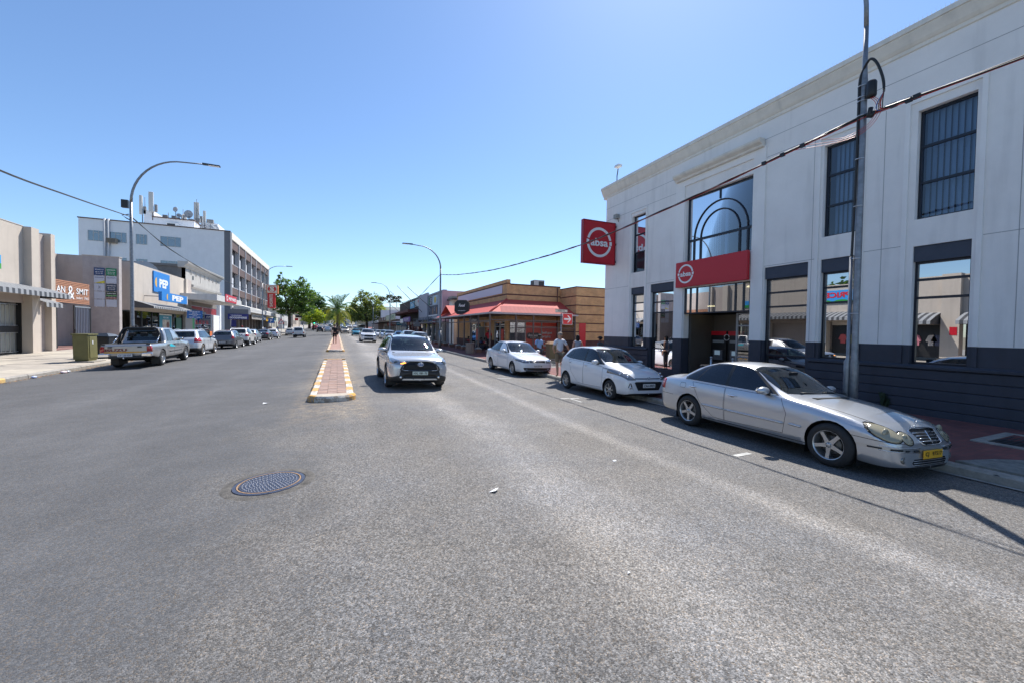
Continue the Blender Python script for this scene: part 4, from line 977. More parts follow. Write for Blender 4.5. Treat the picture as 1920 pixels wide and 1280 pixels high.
# ---- white three-box sedan
def sedan(L=4.39, W=.85, H=1.46, front=True, paintm=None, platetxt='CA 27718', tyre=None):
    sp = dict(L=L, W=W, hero=front, step=.06, zm=.60, wr_=.30, arch=.33, wheels=(.83, .83+2.552), track=W-.11, tyre=tyre or (.30, .185, .20, 'ten', M_tyre, M_rim), gap=.008,
      zc=[(0, .60), (.03, .66), (.08, .72), (.2, .80), (.6, .89), (1.05, .96), (1.22, 1.0), (1.9, H-.07), (2.15, H-.015), (2.5, H), (2.95, H-.03), (3.2, H-.09), (3.85, 1.11), (4.0, 1.075), (L-.14, 1.06), (L-.05, .98), (L, .78)],
      zb=[(0, .56), (.05, .62), (.15, .68), (.35, .76), (.8, .85), (1.3, .91), (2.3, .955), (3.4, .99), (4.0, .99), (L-.15, .95), (L, .75)],
      zr=[(0, .58), (.06, .66), (.2, .74), (.6, .85), (1.1, .925), (1.35, .98), (2.0, H-.12), (2.25, H-.06), (2.7, H-.045), (3.0, H-.08), (3.3, H-.18), (3.85, 1.04), (4.05, 1.02), (L-.15, 1.0), (L, .76)],
      wr=[(0, .36), (.1, .5), (.3, .6), (.9, .69), (1.25, .72), (2.0, .60), (2.5, .58), (3.0, .585), (3.7, .65), (4.0, .67), (L-.15, .6), (L, .45)],
      wb=[(0, .46), (.06, .61), (.18, .70), (.45, .76), (.9, .785), (1.6, .795), (3.2, .795), (3.9, .765), (L-.2, .71), (L-.06, .64), (L, .5)],
      wm=[(0, .52), (.05, .67), (.14, .76), (.3, .81), (.6, W), (1.2, W), (3.6, W), (L-.4, .80), (L-.13, .745), (L-.04, .67), (L, .56)],
      zs=[(0, .22), (.15, .18), (1, .18), (L-1, .2), (L-.2, .24), (L, .34)])
    cuts = [('window_trim', 'side', [(1.33, .94), (1.98, H-.135), (2.3, H-.08), (2.75, H-.07), (3.05, H-.1), (3.3, H-.19), (3.62, 1.08), (3.5, 1.005)], dict(rows=(7, 9))),
            ('front_window', 'side', [(1.5, .965), (2.03, H-.15), (2.28, H-.105), (2.42, H-.10), (2.42, .99)], dict(rows=(7, 9))),
            ('window', 'side', [(2.5, .995), (2.5, H-.10), (2.8, H-.10), (3.05, H-.13), (3.2, H-.19), (3.47, 1.07), (3.42, 1.02)], dict(rows=(7, 9))),
            ('windscreen', 'front', [(-.66, .99), (.66, .99), (.66, 1.2), (.56, H-.055), (-.56, H-.055), (-.66, 1.2)], dict(rows=(10, 13), cond=lambda f_: 1.18 < L/2-f_.calc_center_median().y < 2.1)),
            ('rear_window', 'rear', [(-.58, 1.125), (.58, 1.125), (.52, H-.08), (-.52, H-.08)], dict(rows=(10, 13))),
            ('tail_light', 'rear', [(.48, .80), (.86, .78), (.86, .97), (.52, .98)], dict(mirror=1, cond=lambda f_: f_.calc_center_median().y < -L/2+.3)),
            ('plate_recess', 'rear', [(-.28, .66), (.28, .66), (.28, .80), (-.28, .80)]),
            ('grille', 'front', [(-.37, .60), (.37, .60), (.39, .70), (-.39, .70)]),
            ('air_intake', 'front', [(-.62, .30), (-.5, .24), (.5, .24), (.62, .30), (.66, .40), (-.66, .40)]),
            ('headlight', 'front', [(.40, .60), (.66, .595), (.83, .66), (.86, .76), (.6, .73), (.41, .70)], dict(mirror=1))]
    gaps = [('front_door', 'side', [(1.27, .6), (1.33, .29), (2.42, .27), (2.47, .95), (1.36, .89)], (2, 6)),
            ('rear_door', 'side', [(2.48, .95), (2.43, .27), (2.86, .29), (3.0, .60), (3.3, .78), (3.45, .98)], (2, 6))]
    def post(t, L, sx, sy, sz, bvh):
        if not front:
            plate(t, sy(0, .73, False)-.015, .73, platetxt, M_plate_w, M_ink, 'south'); return
        for s_ in (1, -1):
            P = [(s_*(.5+.17*(i/9)), L/2-(.2+i*.1), sz(s_*(.5+.17*(i/9)), .2+i*.1)) for i in range(10)]
            b = MB(); b.tube(P, .005, 4); b.build('bonnet_seam', M_clad, t, world=False)
            b = MB(); b.ball((s_*.52, sy(s_*.52, .655)-.01, .655), .055, .02, .04, 12, 8); b.build('lamp_lens', M_chrome, t, world=False)
            b = MB(); b.ball((s_*.66, sy(s_*.66, .66)-.01, .665), .05, .02, .038, 12, 8); b.build('lamp_lens', M_chrome, t, world=False)
            b = MB(); b.ball((s_*.52, sy(s_*.52, .33)-.01, .335), .05, .02, .036, 12, 8); b.build('fog_lamp', M_lens, t, world=False)
        for z in (.625, .655, .685): b = MB(); b.tube([(x, sy(x, z)-.006, z) for x in (-.37, -.2, 0, .2, .37)], .005, 4); b.build('grille_bar', M_chrome, t, world=False)
        b = MB(); b.tube([(x, sy(x, .27)+.006, .27+.03*abs(x)) for x in (-.62, -.4, 0, .4, .62)], .008, 4); b.build('chrome_strip', M_chrome, t, world=False)
        b = MB(); y = sy(0, .655)+.012; o = Vector((0, y, .657))
        b.tube([o+Vector((.052*math.cos(a), 0, .052*math.sin(a))) for a in [2*math.pi*i/18 for i in range(19)]], .006, 5, caps=False)
        b.tube([o+Vector((-.03, 0, .038)), o+Vector((-.012, 0, -.01)), o+Vector((0, 0, .012)), o+Vector((.012, 0, -.01)), o+Vector((.03, 0, .038))], .005, 4)
        b.tube([o+Vector((-.042, 0, .015)), o+Vector((-.02, 0, -.042)), o+Vector((0, 0, -.008)), o+Vector((.02, 0, -.042)), o+Vector((.042, 0, .015))], .005, 4); b.build('badge', M_chrome, t, world=False)
        plate(t, sy(0, .48)+.01, .47, platetxt, M_plate_w, M_ink, 'north', .44, .11)
        wipers(t, L, sy, .985, 1.2, 0)
    sp.update(cuts=cuts, gaps=gaps, post=post, cabin=(1.3, 3.75, .5, .63), seats=((2.25, 2), (3.15, 2)), dash=1.45, dz=.97, mirror=(1.66, 1.0, paintm or P_white), mw=.1, handles=((2.3, .86), (3.25, .885)),
              mats={'body': paintm or P_white})
    return sp
# ---- compact crossovers
def suv(L=4.46, W=.912, H=1.62, front='cross', paintm=None, txt='HXL 188 - FS', tyre=None, rails=True, zh=.0):
    sp = dict(L=L, W=W, hero=1, step=.06, zm=.66, wr_=.345, arch=.385, clad=.055, wheels=(.90, .90+2.64), track=W-.12, tyre=tyre or (.345, .225, .235, 'five', M_tyre, M_rim), gap=.008,
      zc=[(0, .80), (.03, .88), (.1, .955), (.3, 1.0), (.7, 1.045), (1.1, 1.09), (1.22, 1.13), (1.85, H-.10), (2.1, H-.04), (2.5, H-.01), (3.0, H-.02), (3.6, H-.06), (L-.42, H-.13), (L-.2, 1.15), (L-.07, .98), (L, .8)],
      zb=[(0, .74), (.05, .80), (.15, .87), (.4, .93), (.8, .97), (1.3, 1.01), (2.4, 1.04), (3.4, 1.08), (L-.35, 1.10), (L-.1, 1.0), (L, .78)],
      zr=[(0, .78), (.06, .87), (.2, .945), (.6, .99), (1.1, 1.035), (1.35, 1.09), (1.98, H-.15), (2.2, H-.095), (2.7, H-.075), (3.3, H-.09), (L-.5, H-.17), (L-.28, 1.2), (L-.1, 1.04), (L, .79)],
      wr=[(0, .40), (.1, .55), (.3, .64), (.9, .74), (1.3, .77), (2.0, .63), (2.5, .61), (3.3, .61), (L-.5, .62), (L-.15, .70), (L, .55)],
      wb=[(0, .55), (.06, .70), (.18, .79), (.45, .83), (.9, .845), (1.6, .85), (3.2, .85), (L-.5, .835), (L-.2, .79), (L-.06, .72), (L, .6)],
      wm=[(0, .60), (.05, .76), (.14, .84), (.3, .88), (.6, W), (1.3, W-.015), (3.2, W-.015), (3.8, W), (L-.3, .87), (L-.13, .83), (L-.04, .76), (L, .64)],
      zs=[(0, .28), (.15, .22), (1, .22), (L-1, .24), (L-.2, .29), (L, .42)])
    cuts = [('cladding', 'side', [(.3, .0), (.3, .36), (L-.3, .38), (L-.3, .0)], dict(rows=(2, 6), cond=lambda f_: abs(f_.normal.y) < .6)),
            ('window_trim', 'side', [(1.30, 1.035), (1.97, H-.165), (2.3, H-.115), (3.2, H-.12), (3.6, H-.17), (3.95, 1.15), (3.6, 1.09)], dict(rows=(7, 9))),
            ('front_window', 'side', [(1.48, 1.06), (2.03, H-.19), (2.25, H-.145), (2.42, H-.14), (2.42, 1.075)], dict(rows=(7, 9))),
            ('window', 'side', [(2.5, 1.08), (2.5, H-.14), (3.1, H-.15), (3.3, H-.17), (3.42, 1.11)], dict(rows=(7, 9))),
            ('quarter_window', 'side', [(3.48, 1.115), (3.37, H-.18), (3.55, H-.2), (3.8, 1.16)], dict(rows=(7, 9))),
            ('windscreen', 'front', [(-.70, 1.12), (.70, 1.12), (.68, 1.3), (.585, H-.075), (-.585, H-.075), (-.68, 1.3)], dict(rows=(10, 13), cond=lambda f_: 1.15 < L/2-f_.calc_center_median().y < 2.05)),
            ('rear_window', 'rear', [(-.62, 1.16), (.62, 1.16), (.54, H-.14), (-.54, H-.14)], dict(rows=(10, 13))),
            ('lower_bumper', 'rear', [(-1, .0), (1, .0), (1, .52), (-1, .52)], dict(rows=(2, 6))),
            ('plate_recess', 'rear', [(-.3, .62), (.3, .62), (.3, .78), (-.3, .78)])]
    if front == 'cross':
        cuts += [('tail_light', 'rear', [(.42, .95), (.9, .93), (.9, 1.08), (.5, 1.06)], dict(mirror=1)),
                 ('lower_bumper', 'front', [(-.92, .20), (.92, .20), (.92, .38), (.60, .46), (-.60, .46), (-.92, .38)]),
                 ('lower_bumper', 'front', [(-.62, .42), (.62, .42), (.56, .66), (-.56, .66)]),
                 ('grille_surround', 'front', [(-.60, .62), (-.50, .56), (.50, .56), (.60, .62), (.56, .72), (.40, .88), (-.40, .88), (-.56, .72)]),
                 ('grille', 'front', [(-.53, .63), (-.47, .61), (.47, .61), (.53, .63), (.50, .71), (.37, .855), (-.37, .855), (-.50, .71)]),
                 ('air_intake', 'front', [(-.50, .37), (.50, .37), (.46, .46), (-.46, .46)]),
                 ('skid_plate', 'front', [(-.56, .295), (.56, .295), (.48, .36), (-.48, .36)]),
                 ('headlight', 'front', [(.40, .815), (.62, .765), (.88, .80), (.90, .96), (.72, .93), (.46, .86)], dict(mirror=1))]
    else:
        cuts += [('tail_light', 'rear', [(.60, .85), (.92, .85), (.92, 1.08), (.64, 1.08)], dict(mirror=1)),
                 ('grille', 'front', [(-.50, .66), (.50, .66), (.52, .86), (-.52, .86)]), ('air_intake', 'front', [(-.5, .33), (.5, .33), (.56, .50), (-.56, .50)]),
                 ('headlight', 'front', [(.53, .72), (.86, .72), (.88, .92), (.56, .87)], dict(mirror=1))]
    gaps = [('front_door', 'side', [(1.32, .66), (1.38, .40), (2.42, .38), (2.47, 1.03), (1.40, .985)], (2, 6)),
            ('rear_door', 'side', [(2.48, 1.03), (2.43, .38), (3.0, .40), (3.14, .68), (3.38, .86), (3.45, 1.05)], (2, 6))]
    def post(t, L, sx, sy, sz, bvh):
        if rails:
            for s_ in (1, -1):
                P = [(s_*(.60), L/2-u, sz(s_*.59, u)+h) for u, h in ((2.02, -.01), (2.15, .035), (2.6, .05), (3.2, .05), (3.75, .03), (3.9, -.01))]
                b = MB(); b.tube(P, .022, 7); b.build('roof_rail', M_clad if front == 'cross' else M_alu, t, world=False)
        if front == 'cross':
            for s_ in (1, -1):
                b = MB(); P = [(s_*x, sy(s_*x, z)+.008, z) for x, z in ((.42, .835), (.55, .868), (.70, .905), (.82, .935))]; b.tube(P, .014, 5); b.build('daytime_lamp', M_chrome, t, world=False)
                b = MB(); b.ball((s_*.70, sy(s_*.70, .84)-.005, .84), .07, .02, .035, 12, 6); b.build('lamp_lens', M_lens_d, t, world=False)
                b = MB(); b.lathe([(0, .008), (.028, .006), (.036, 0), (.036, -.02)], 'y', 14, (s_*.565, sy(s_*.565, .40)+.006, .40)); b.build('fog_lamp', M_chrome, t, world=False)
                P = [(s_*x, sy(s_*x, z)+.01, z) for x, z in ((.60, .60), (.66, .46), (.80, .40))]; b = MB(); b.tube(P, .006, 4); b.build('chrome_line', M_rim, t, world=False)
            b = MB(); P = [(x, sy(x, z)+.012, z) for x, z in ((.42, .825), (.5, .80), (.585, .795), (.58, .815), (.5, .835), (.43, .85))]
            P2 = [(-p[0], p[1], p[2]) for p in P]; b.add([(p[0], p[1]+.004, p[2]) for p in P], [list(range(6))]); b.build('indicator', M_ind_on, t, world=False)
            g = [(-.53, .63), (-.47, .605), (.47, .605), (.53, .63), (.505, .715), (.375, .862), (-.375, .862), (-.505, .715), (-.53, .63)]
            b = MB(); b.tube([(x, sy(x, z)+.006, z) for x, z in g], .009, 5); b.build('grille_frame', M_chrome, t, world=False)
            b = MB()
            for k in range(8):
                z = .635+k*.027; n = 22
                for i in range(n):
                    x = -.46+.92*(i+(.5 if k % 2 else 0))/n
                    if abs(x) > (.50 if z < .72 else .50-(z-.72)*.95): continue
                    y = sy(x, z)-.012; b.add([(x-.018, y, z), (x, y+.008, z+.012), (x+.018, y, z), (x, y+.008, z-.012)], [(0, 1, 2, 3)])
            o = b.build('grille_mesh', mat('grille_dark', (.025, .025, .028), .35), t, world=False); o['kind'] = 'stuff'
            y = sy(0, .78)+.014; b = MB(); o_ = Vector((0, y, .785))
            for (a, c, dz) in ((.085, .055, 0), (.034, .05, 0), (.065, .024, .024)):
                b.tube([o_+Vector((a*math.cos(q), 0, c*math.sin(q)+dz)) for q in [2*math.pi*i/18 for i in range(19)]], .007, 5, caps=False)
            b.build('badge', M_chrome, t, world=False)
            b = MB(); b.lathe([(0, 0), (1, 0)], 'y', 20); b.v = [(v[0]*.085, y-.004, .785+v[2]*.055) for v in b.v]; b.build('badge_back', mat('badge_blue', (.03, .09, .3), .3), t, world=False)
            plate(t, sy(0, .52)+.012, .525, txt, M_plate_g, M_ink, 'north', .46, .105)
            for x in (-.12, .2): bx_ = MB(); bx_.cbox(x, sy(x, .38)+.005, .385, .012, .02, .1); bx_.build('intake_fin', M_clad, t, world=False)
            b = MB(); y = L/2-1.235; P = [(-.62, y, 1.13), (-.36, y-.03, 1.15), (.05, y-.02, 1.145)]; b.tube(P, .01, 5); b.build('wiper', M_black, t, world=False)
        else:
            wipers(t, L, sy, 1.12, 1.22, 0)
            plate(t, sy(0, .58)+.012, .58, txt, M_plate_w, M_ink, 'north', .46, .105)
        plate(t, sy(0, .70, False)-.014, .70, txt, M_plate_w, M_ink, 'south')
    sp.update(cuts=cuts, gaps=gaps, post=post, cabin=(1.3, L-.35, .62, .68), seats=((2.3, 2), (3.15, 2)), dash=1.5, dz=1.10, mirror=(1.66, 1.10, paintm or P_pearl), mw=.12, handles=((2.3, .93), (3.25, .96)),
              offs={'lower_bumper': .004, 'grille_surround': .008}, mats={'body': paintm or P_pearl, 'lower_bumper': M_clad, 'grille_surround': M_clad, 'headlight': M_lens if front != 'cross' else mat('clear_dark_lens', (.36, .38, .40), .07, .6, coat=1.)})
    return sp
# ---- double-cab pickup seen from behind
def pickup(paintm=None, txt='CY 150-037', canopy=False, L=5.0, W=.845, H=1.70, double=True):
    ze = 1.02
    sp = dict(L=L, W=W, hero=1, step=.06, zm=.66, wr_=.355, arch=.40, clad=.0, wheels=(.80, 3.825), track=W-.125, tyre=(.362, .235, .215, 'wide6', M_tyre, M_rim), gap=.009,
      zc=[(0, .80), (.04, .92), (.15, .98), (.7, 1.05), (1.15, 1.10), (1.25, 1.14), (1.75, H-.07), (1.95, H-.01), (2.5, H), (3.0, H-.01), (3.14, H-.05)]+([(3.22, 1.3), (3.3, ze)] if not canopy else [(3.3, H+.02), (L-.2, H+.02), (L-.1, H-.05)])+[(L-.06, ze), (L-.02, ze-.03), (L, ze-.06)] if not canopy else
         [(0, .80), (.04, .92), (.15, .98), (.7, 1.05), (1.15, 1.10), (1.25, 1.14), (1.75, H-.07), (1.95, H-.01), (2.5, H), (3.0, H), (3.4, H+.04), (L-.35, H+.04), (L-.16, H-.04), (L-.05, 1.12), (L, 1.0)],
      zb=[(0, .76), (.05, .86), (.2, .93), (.8, .98), (1.3, 1.01), (2.4, 1.02), (3.3, 1.01), (L-.05, 1.0), (L, .97)],
      zr=[(0, .79), (.06, .90), (.25, .96), (.8, 1.01), (1.2, 1.06), (1.35, 1.12), (1.88, H-.12), (2.1, H-.06), (2.6, H-.045), (3.0, H-.055), (3.13, H-.12)]+[(3.24, 1.2), (3.32, 1.012), (L-.05, 1.005), (L, .97)] if not canopy else
         [(0, .79), (.06, .90), (.25, .96), (.8, 1.01), (1.2, 1.06), (1.35, 1.12), (1.88, H-.12), (2.1, H-.06), (2.6, H-.045), (3.0, H-.05), (3.4, H-.02), (L-.4, H-.02), (L-.18, H-.12), (L-.06, 1.1), (L, .98)],
      wr=[(0, .4), (.1, .55), (.3, .66), (.9, .72), (1.3, .75), (1.9, .63), (2.5, .61), (3.1, .62), (3.3, .74 if not canopy else .64), (L-.2, .74 if not canopy else .64), (L, .74 if not canopy else .66)],
      wb=[(0, .6), (.06, .72), (.2, .77), (.9, .79), (1.6, .79), (3.2, .79), (L-.1, .79), (L, .785)],
      wm=[(0, .62), (.05, .75), (.15, .81), (.5, W), (1.3, W-.02), (3.0, W-.02), (3.6, W), (L-.3, W), (L-.03, W-.005), (L, W-.03)],
      zs=[(0, .38), (.15, .33), (1, .33), (L-1, .36), (L-.2, .48), (L, .52)])
    if not canopy:
        sp['zc'] = [(0, .80), (.04, .92), (.15, .98), (.7, 1.05), (1.15, 1.10), (1.25, 1.14), (1.75, H-.07), (1.95, H-.01), (2.5, H), (3.0, H-.01), (3.14, H-.05), (3.24, 1.3), (3.32, ze), (L-.06, ze), (L-.02, ze-.03), (L, ze-.06)]
    cuts = [('window_trim', 'side', [(1.42, 1.03), (1.92, H-.17), (2.2, H-.095), (2.95, H-.1), (3.13, 1.05)], dict(rows=(7, 9))),
            ('front_window', 'side', [(1.52, 1.05), (1.97, H-.18), (2.2, H-.125), (2.32, H-.12), (2.32, 1.05)], dict(rows=(7, 9))),
            ('window', 'side', [(2.42, 1.05), (2.42, H-.12), (2.88, H-.125), (3.03, 1.06)], dict(rows=(7, 9))),
            ('windscreen', 'front', [(-.66, 1.13), (.66, 1.13), (.66, 1.3), (.58, H-.07), (-.58, H-.07), (-.66, 1.3)], dict(rows=(10, 13), cond=lambda f_: 1.18 < L/2-f_.calc_center_median().y < 1.95)),
            ('tail_light', 'side', [(L-.10, .70), (L+.02, .70), (L+.02, .93), (L-.10, .93)], dict(rows=(2, 9))),
            ('bed_opening', 'side', [(3.33, .9), (3.33, 1.1), (L-.05, 1.1), (L-.05, .9)], dict(rows=(10, 13))) if not canopy else ('window', 'side', [(3.5, 1.12), (3.5, H-.12), (L-.5, H-.12), (L-.28, 1.12)], dict(rows=(7, 9)))]
    if canopy: cuts += [('rear_window', 'rear', [(-.55, 1.14), (.55, 1.14), (.5, H-.1), (-.5, H-.1)]), ('tail_light', 'rear', [(.68, .72), (.86, .72), (.86, .95), (.68, .95)], dict(mirror=1))]
    else: cuts += [('rear_window', 'rear', [(-.60, 1.10), (.60, 1.10), (.55, H-.12), (-.55, H-.12)], dict(rows=(10, 13))), ('tail_light', 'rear', [(.70, .70), (.87, .70), (.87, .93), (.70, .93)], dict(mirror=1))]
    cuts += [('headlight', 'front', [(.5, .76), (.8, .76), (.82, .9), (.5, .9)], dict(mirror=1)), ('grille', 'front', [(-.46, .76), (.46, .76), (.46, .9), (-.46, .9)])]
    gaps = [('front_door', 'side', [(1.36, .68), (1.42, .46), (2.33, .44), (2.37, 1.0), (1.40, .985)], (2, 6)), ('rear_door', 'side', [(2.38, 1.0), (2.34, .44), (2.95, .46), (3.12, .66), (3.16, 1.0)], (2, 6)),
            ('shut_gap', 'side', [(3.20, .42), (3.215, .42), (3.235, 1.02), (3.22, 1.02)], (2, 6)), ('tailgate', 'rear', [(-.68, .60), (.68, .60), (.68, 1.0), (-.68, 1.0)], (2, 9))]
    def post(t, L, sx, sy, sz, bvh):
        yb = -L/2-.022
        b = MB(); b.box(-.55, .55, yb-.10, yb+.05, .44, .54); b.build('rear_bumper', mat('step_bumper_black', (.03, .03, .03), .5), t, world=False, bevel=.02)
        b = MB(); b.box(-.86, -.5, yb-.08, yb+.1, .50, .66); b.build('bumper_corner', M_chrome if not canopy else paintm, t, world=False, bevel=.03)
        b = MB(); b.box(.5, .86, yb-.08, yb+.1, .50, .66); b.build('bumper_corner', M_chrome if not canopy else paintm, t, world=False, bevel=.03)
        b = MB(); b.tube([(0, yb-.1, .44), (0, yb-.24, .44), (0, yb-.24, .50)], .022, 6); b.build('tow_hitch', M_chrome, t, world=False)
        plate(t, yb-.108, .57, txt, M_plate_w, M_ink_b, 'south', .48, .11)
        for s_ in (1, -1):
            bx('mud_flap', t, M_black, s_*.6, s_*.84, L/2-4.24, L/2-4.26, .14, .5)
            b = MB(); b.tube([(s_*(sx(1.38, .60, 1)+.004) if i == 0 else (s_*sx(1.38+i*.2, .60, 1)), L/2-1.38-i*.2, .60) for i in range(9)], .028, 6); b.build('side_strip', M_clad, t, world=False)
            bx('number_lamp', t, M_orange, s_*.74, s_*.83, yb-.012, yb+.02, .86, .92)
        if not canopy:
            # open load bed
            b = MB(); x = .66; y0, y1 = L/2-3.4, yb+.07; z0, z1 = .60, 1.0
            b.add([(-x, y0, z0), (x, y0, z0), (x, y1, z0), (-x, y1, z0), (-x, y0, z1), (x, y0, z1), (x, y1, z1), (-x, y1, z1)], [(0, 1, 2, 3), (0, 1, 5, 4), (1, 2, 6, 5), (2, 3, 7, 6), (3, 0, 4, 7)]); b.build('load_bed', M_clad, t, world=False)
            for s_ in (1, -1): b = MB(); b.box(s_*.655, s_*.80, L/2-3.34, yb+.02, .995, 1.03); b.build('bed_rail', M_clad, t, world=False, bevel=.01)
            bx('tailgate_cap', t, M_clad, -.68, .68, yb-.004, yb+.075, .985, 1.012)
            # black sports bar with chrome braces
            P = [(-.72, L/2-3.75, 1.03), (-.68, L/2-3.62, 1.40), (-.60, L/2-3.56, 1.60), (-.48, L/2-3.54, 1.66), (.48, L/2-3.54, 1.66), (.60, L/2-3.56, 1.60), (.68, L/2-3.62, 1.40), (.72, L/2-3.75, 1.03)]
            b = MB(); b.tube(P, .05, 10); b.build('sports_bar', M_black, t, world=False)
            P2 = [(p[0]*.9, p[1]+.03, (p[2]-1.03)*.88+1.03) for p in P]; b = MB(); b.tube(P2, .028, 8); b.build('sports_bar', M_black, t, world=False)
            for s_ in (1, -1): b = MB(); b.tube([(s_*.74, L/2-4.15, 1.04), (s_*.70, L/2-3.72, 1.32)], .022, 8); b.build('bar_brace', M_chrome, t, world=False)
            for s_ in (1, -1):
                b = MB(); b.add([(s_*(sx(u, z, 1)+.003), L/2-u, z) for u, z in ((2.95, .93), (2.83, .90), (2.7, .93), (2.55, .88), (2.1, .77), (2.85, .80))], [list(range(6))]); b.build('side_decal', mat('decal_cyan', (.02, .45, .55), .4), t, world=False)
            hd = MB(); hd.cbox(.45, yb-.012, .9, .14, .02, .05); hd.build('tailgate_handle', M_black, t, world=False, bevel=.006)
            hd = MB(); hd.cbox(-.5, yb-.012, .9, .14, .02, .05); hd.build('tailgate_handle', M_black, t, world=False, bevel=.006)
            text('ISUZU', 'south', (-.31, yb-.006, .785), .68, .115, mat('letters_dark_red', (.22, .02, .02), .4), t, d=.012, bold=.03, world=False)
            o = MB(); o.box(-.68, .68, yb-.014, yb-.004, .67, .715); o.build('yellow_strip', mat('reflective_yellow', (.85, .40, .02), .35), t, world=False)
    sp.update(cuts=cuts, gaps=gaps, post=post, cabin=(1.35, 3.15, .66, .66), seats=((2.2, 2), (2.95, 3)), dash=1.5, dz=1.1, mirror=(1.66, 1.12, M_black), mw=.1, handles=((2.25, .90), (3.0, .90)), handle_mat=M_black,
              offs={'bed_opening': -.02}, mats={'body': paintm or P_silver, 'bed_opening': M_clad, 'tailgate': paintm or P_silver, 'window': G_car})
    return sp
def cz(x, y): return gz(x, y)
def place(sp, name, label, cat, x, y, deg=180, group=None, z=None):
    """x, y: middle of the car on the ground; deg 180 = nose towards the viewer (-y), 0 = nose away"""
    zz = (road_z(x-.7, y)+road_z(x+.7, y))/2 if z is None else z
    t = build_car(sp, name, label, cat, (x, y, zz), R(deg), group)
    tilt = math.atan(.028)*(1 if x > 0 else -1)*(1 if abs(deg) < 90 else -1)
    t.rotation_euler = (math.atan2(gprof(y+1)-gprof(y-1), 2)*(1 if abs(deg) < 90 else -1), tilt, R(deg))
    return t
GP = 'cars parked along the right kerb'; GL = 'cars parked along the left kerb'; GT = 'cars driving in the street'
# nearest: silver sedan, nose to the viewer. wheels at u=.775 and 3.49; contact (6.73,3.48)/(6.9,6.3)
merc = place(mercedes(), 'silver_sedan', 'silver four door sedan with damaged bumper strip, star emblem and yellow CJ 97517 plate', 'car', 7.62, 4.98, 177.5, GP)
i10 = place(hatch(), 'white_hatchback', 'white small hatchback with CAA 49071 plate parked behind the silver sedan', 'car', 8.13-.02, 10.72, 180, GP)
polo = place(sedan(), 'white_sedan', 'white sedan with the sun flashing on its windscreen, parked by the side lane', 'car', 7.84, 17.45, 181, GP)
cross = place(suv(), 'silver_crossover', 'silver crossover with black grille and lit orange indicator driving at the viewer', 'car', 2.28, 14.35, 180, GT)
isuzu = place(pickup(P_dsilver), 'pickup_truck', 'silver double cab pickup with black sports bar and yellow tailgate stripe', 'pickup truck', -8.50, 25.6, 0, GL); isuzu.scale = (1.06, 1.06, 1.06)
# ---------------------------------------------------------------- right side: bank building
M_bwall = mat('bank_plaster', (.80, .775, .745), .85, var=.05, vscale=1.2, bump=.15, bscale=45, stain=.17)
M_bwall2 = mat('bank_plaster_band', (.82, .80, .77), .85, var=.05, vscale=1.2, stain=.06)
M_slate = mat('bank_dark_base', (.036, .040, .056), .6, var=.12, vscale=2, bump=.1, stain=.25)
M_lintel = mat('bank_lintel', (.05, .06, .085), .7, var=.1)
M_frame = mat('navy_window_frame', (.006, .010, .022), .35)
M_cream = mat('cornice_cream', (.74, .70, .62), .8, var=.08, stain=.2)
M_blind = mat('vertical_blind', (.60, .66, .72), .8)
M_curtain = mat('net_curtain', (.45, .5, .58), .85)
G_mirror = glass('mirror_film_glass', (.012, .014, .016), .55, .4, .004, (.35, .38, .38))
G_up = glass('upper_bank_glass', (.006, .012, .022), .04, .8, .004, (.50, .64, .78))
G_shop = glass('shop_glass', (.01, .012, .014), .22, .6, .006, (.6, .65, .65))
XF = 12.4
bank = thing('bank_building', 'two storey pale bank building with dark navy base and tall navy windows', 'building', (XF, 16.7, -.05))
def wallx(name, y0, y1, z0, z1, m, par, x0=XF, x1=XF+.28): return bx(name, par, m, x0, x1, y0, y1, z0, z1)
# wall field as panels between openings: (y0, y1, list of (z0,z1) openings)
TOP = 8.46; PL = 1.56
bays = [(3.95, 4.9, [(1.12, 3.86), (4.48, 7.0)]), (6.03, 6.86, [(1.12, 3.86), (4.48, 7.0)]), (7.19, 8.47, [(.25, 3.86)]),
        (8.93, 11.66, [(-.1, 6.98)]), (12.2, 13.5, [(.25, 3.84)]), (13.9, 14.76, [(1.12, 3.80), (4.48, 7.05)])]
yc = -14.; cols = []
for y0, y1, op in bays:
    cols.append((yc, y0, [])); cols.append((y0, y1, op)); yc = y1
cols.append((yc, 16.72, []))
for y0, y1, op in cols:
    segs = []; z = -.15
    for a, c in sorted(op): segs.append((z, a)); z = c
    segs.append((z, TOP))
    for a, c in segs:
        if c-a < .02: continue
        if a < PL < c:
            wallx('base_panel', y0, y1, a, PL, M_slate, bank); wallx('wall_panel', y0, y1, PL, c, M_bwall, bank)
        else: wallx('base_panel' if c <= PL else 'wall_panel', y0, y1, a, c, M_slate if c <= PL else M_bwall, bank)
bx('north_wall', bank, M_bwall, XF+.28, 30, 16.45, 16.72, 1.56, TOP); bx('north_wall_base', bank, M_slate, XF+.28, 30, 16.45, 16.72, -.2, 1.56)
bx('roof', bank, mat('bitumen_roof', (.2, .2, .2), .9), XF+.28, 30, -14, 16.45, 8.0, 8.3)
bx('inner_wall', bank, M_dark_in, XF+3.2, XF+3.3, -14, 16.45, -.1, 8); bx('inner_floor', bank, mat('tile_floor', (.12, .115, .11), .4), XF+.28, XF+3.2, -14, 16.45, -.15, -.05)
bx('upper_floor', bank, mat('inner_ceiling', (.35, .35, .36), .9), XF+.3, XF+3.2, -14, 16.45, 3.9, 4.3)
bx('upper_ceiling', bank, MATS['inner_ceiling'], XF+.3, XF+3.2, -14, 16.45, 7.15, 7.25)
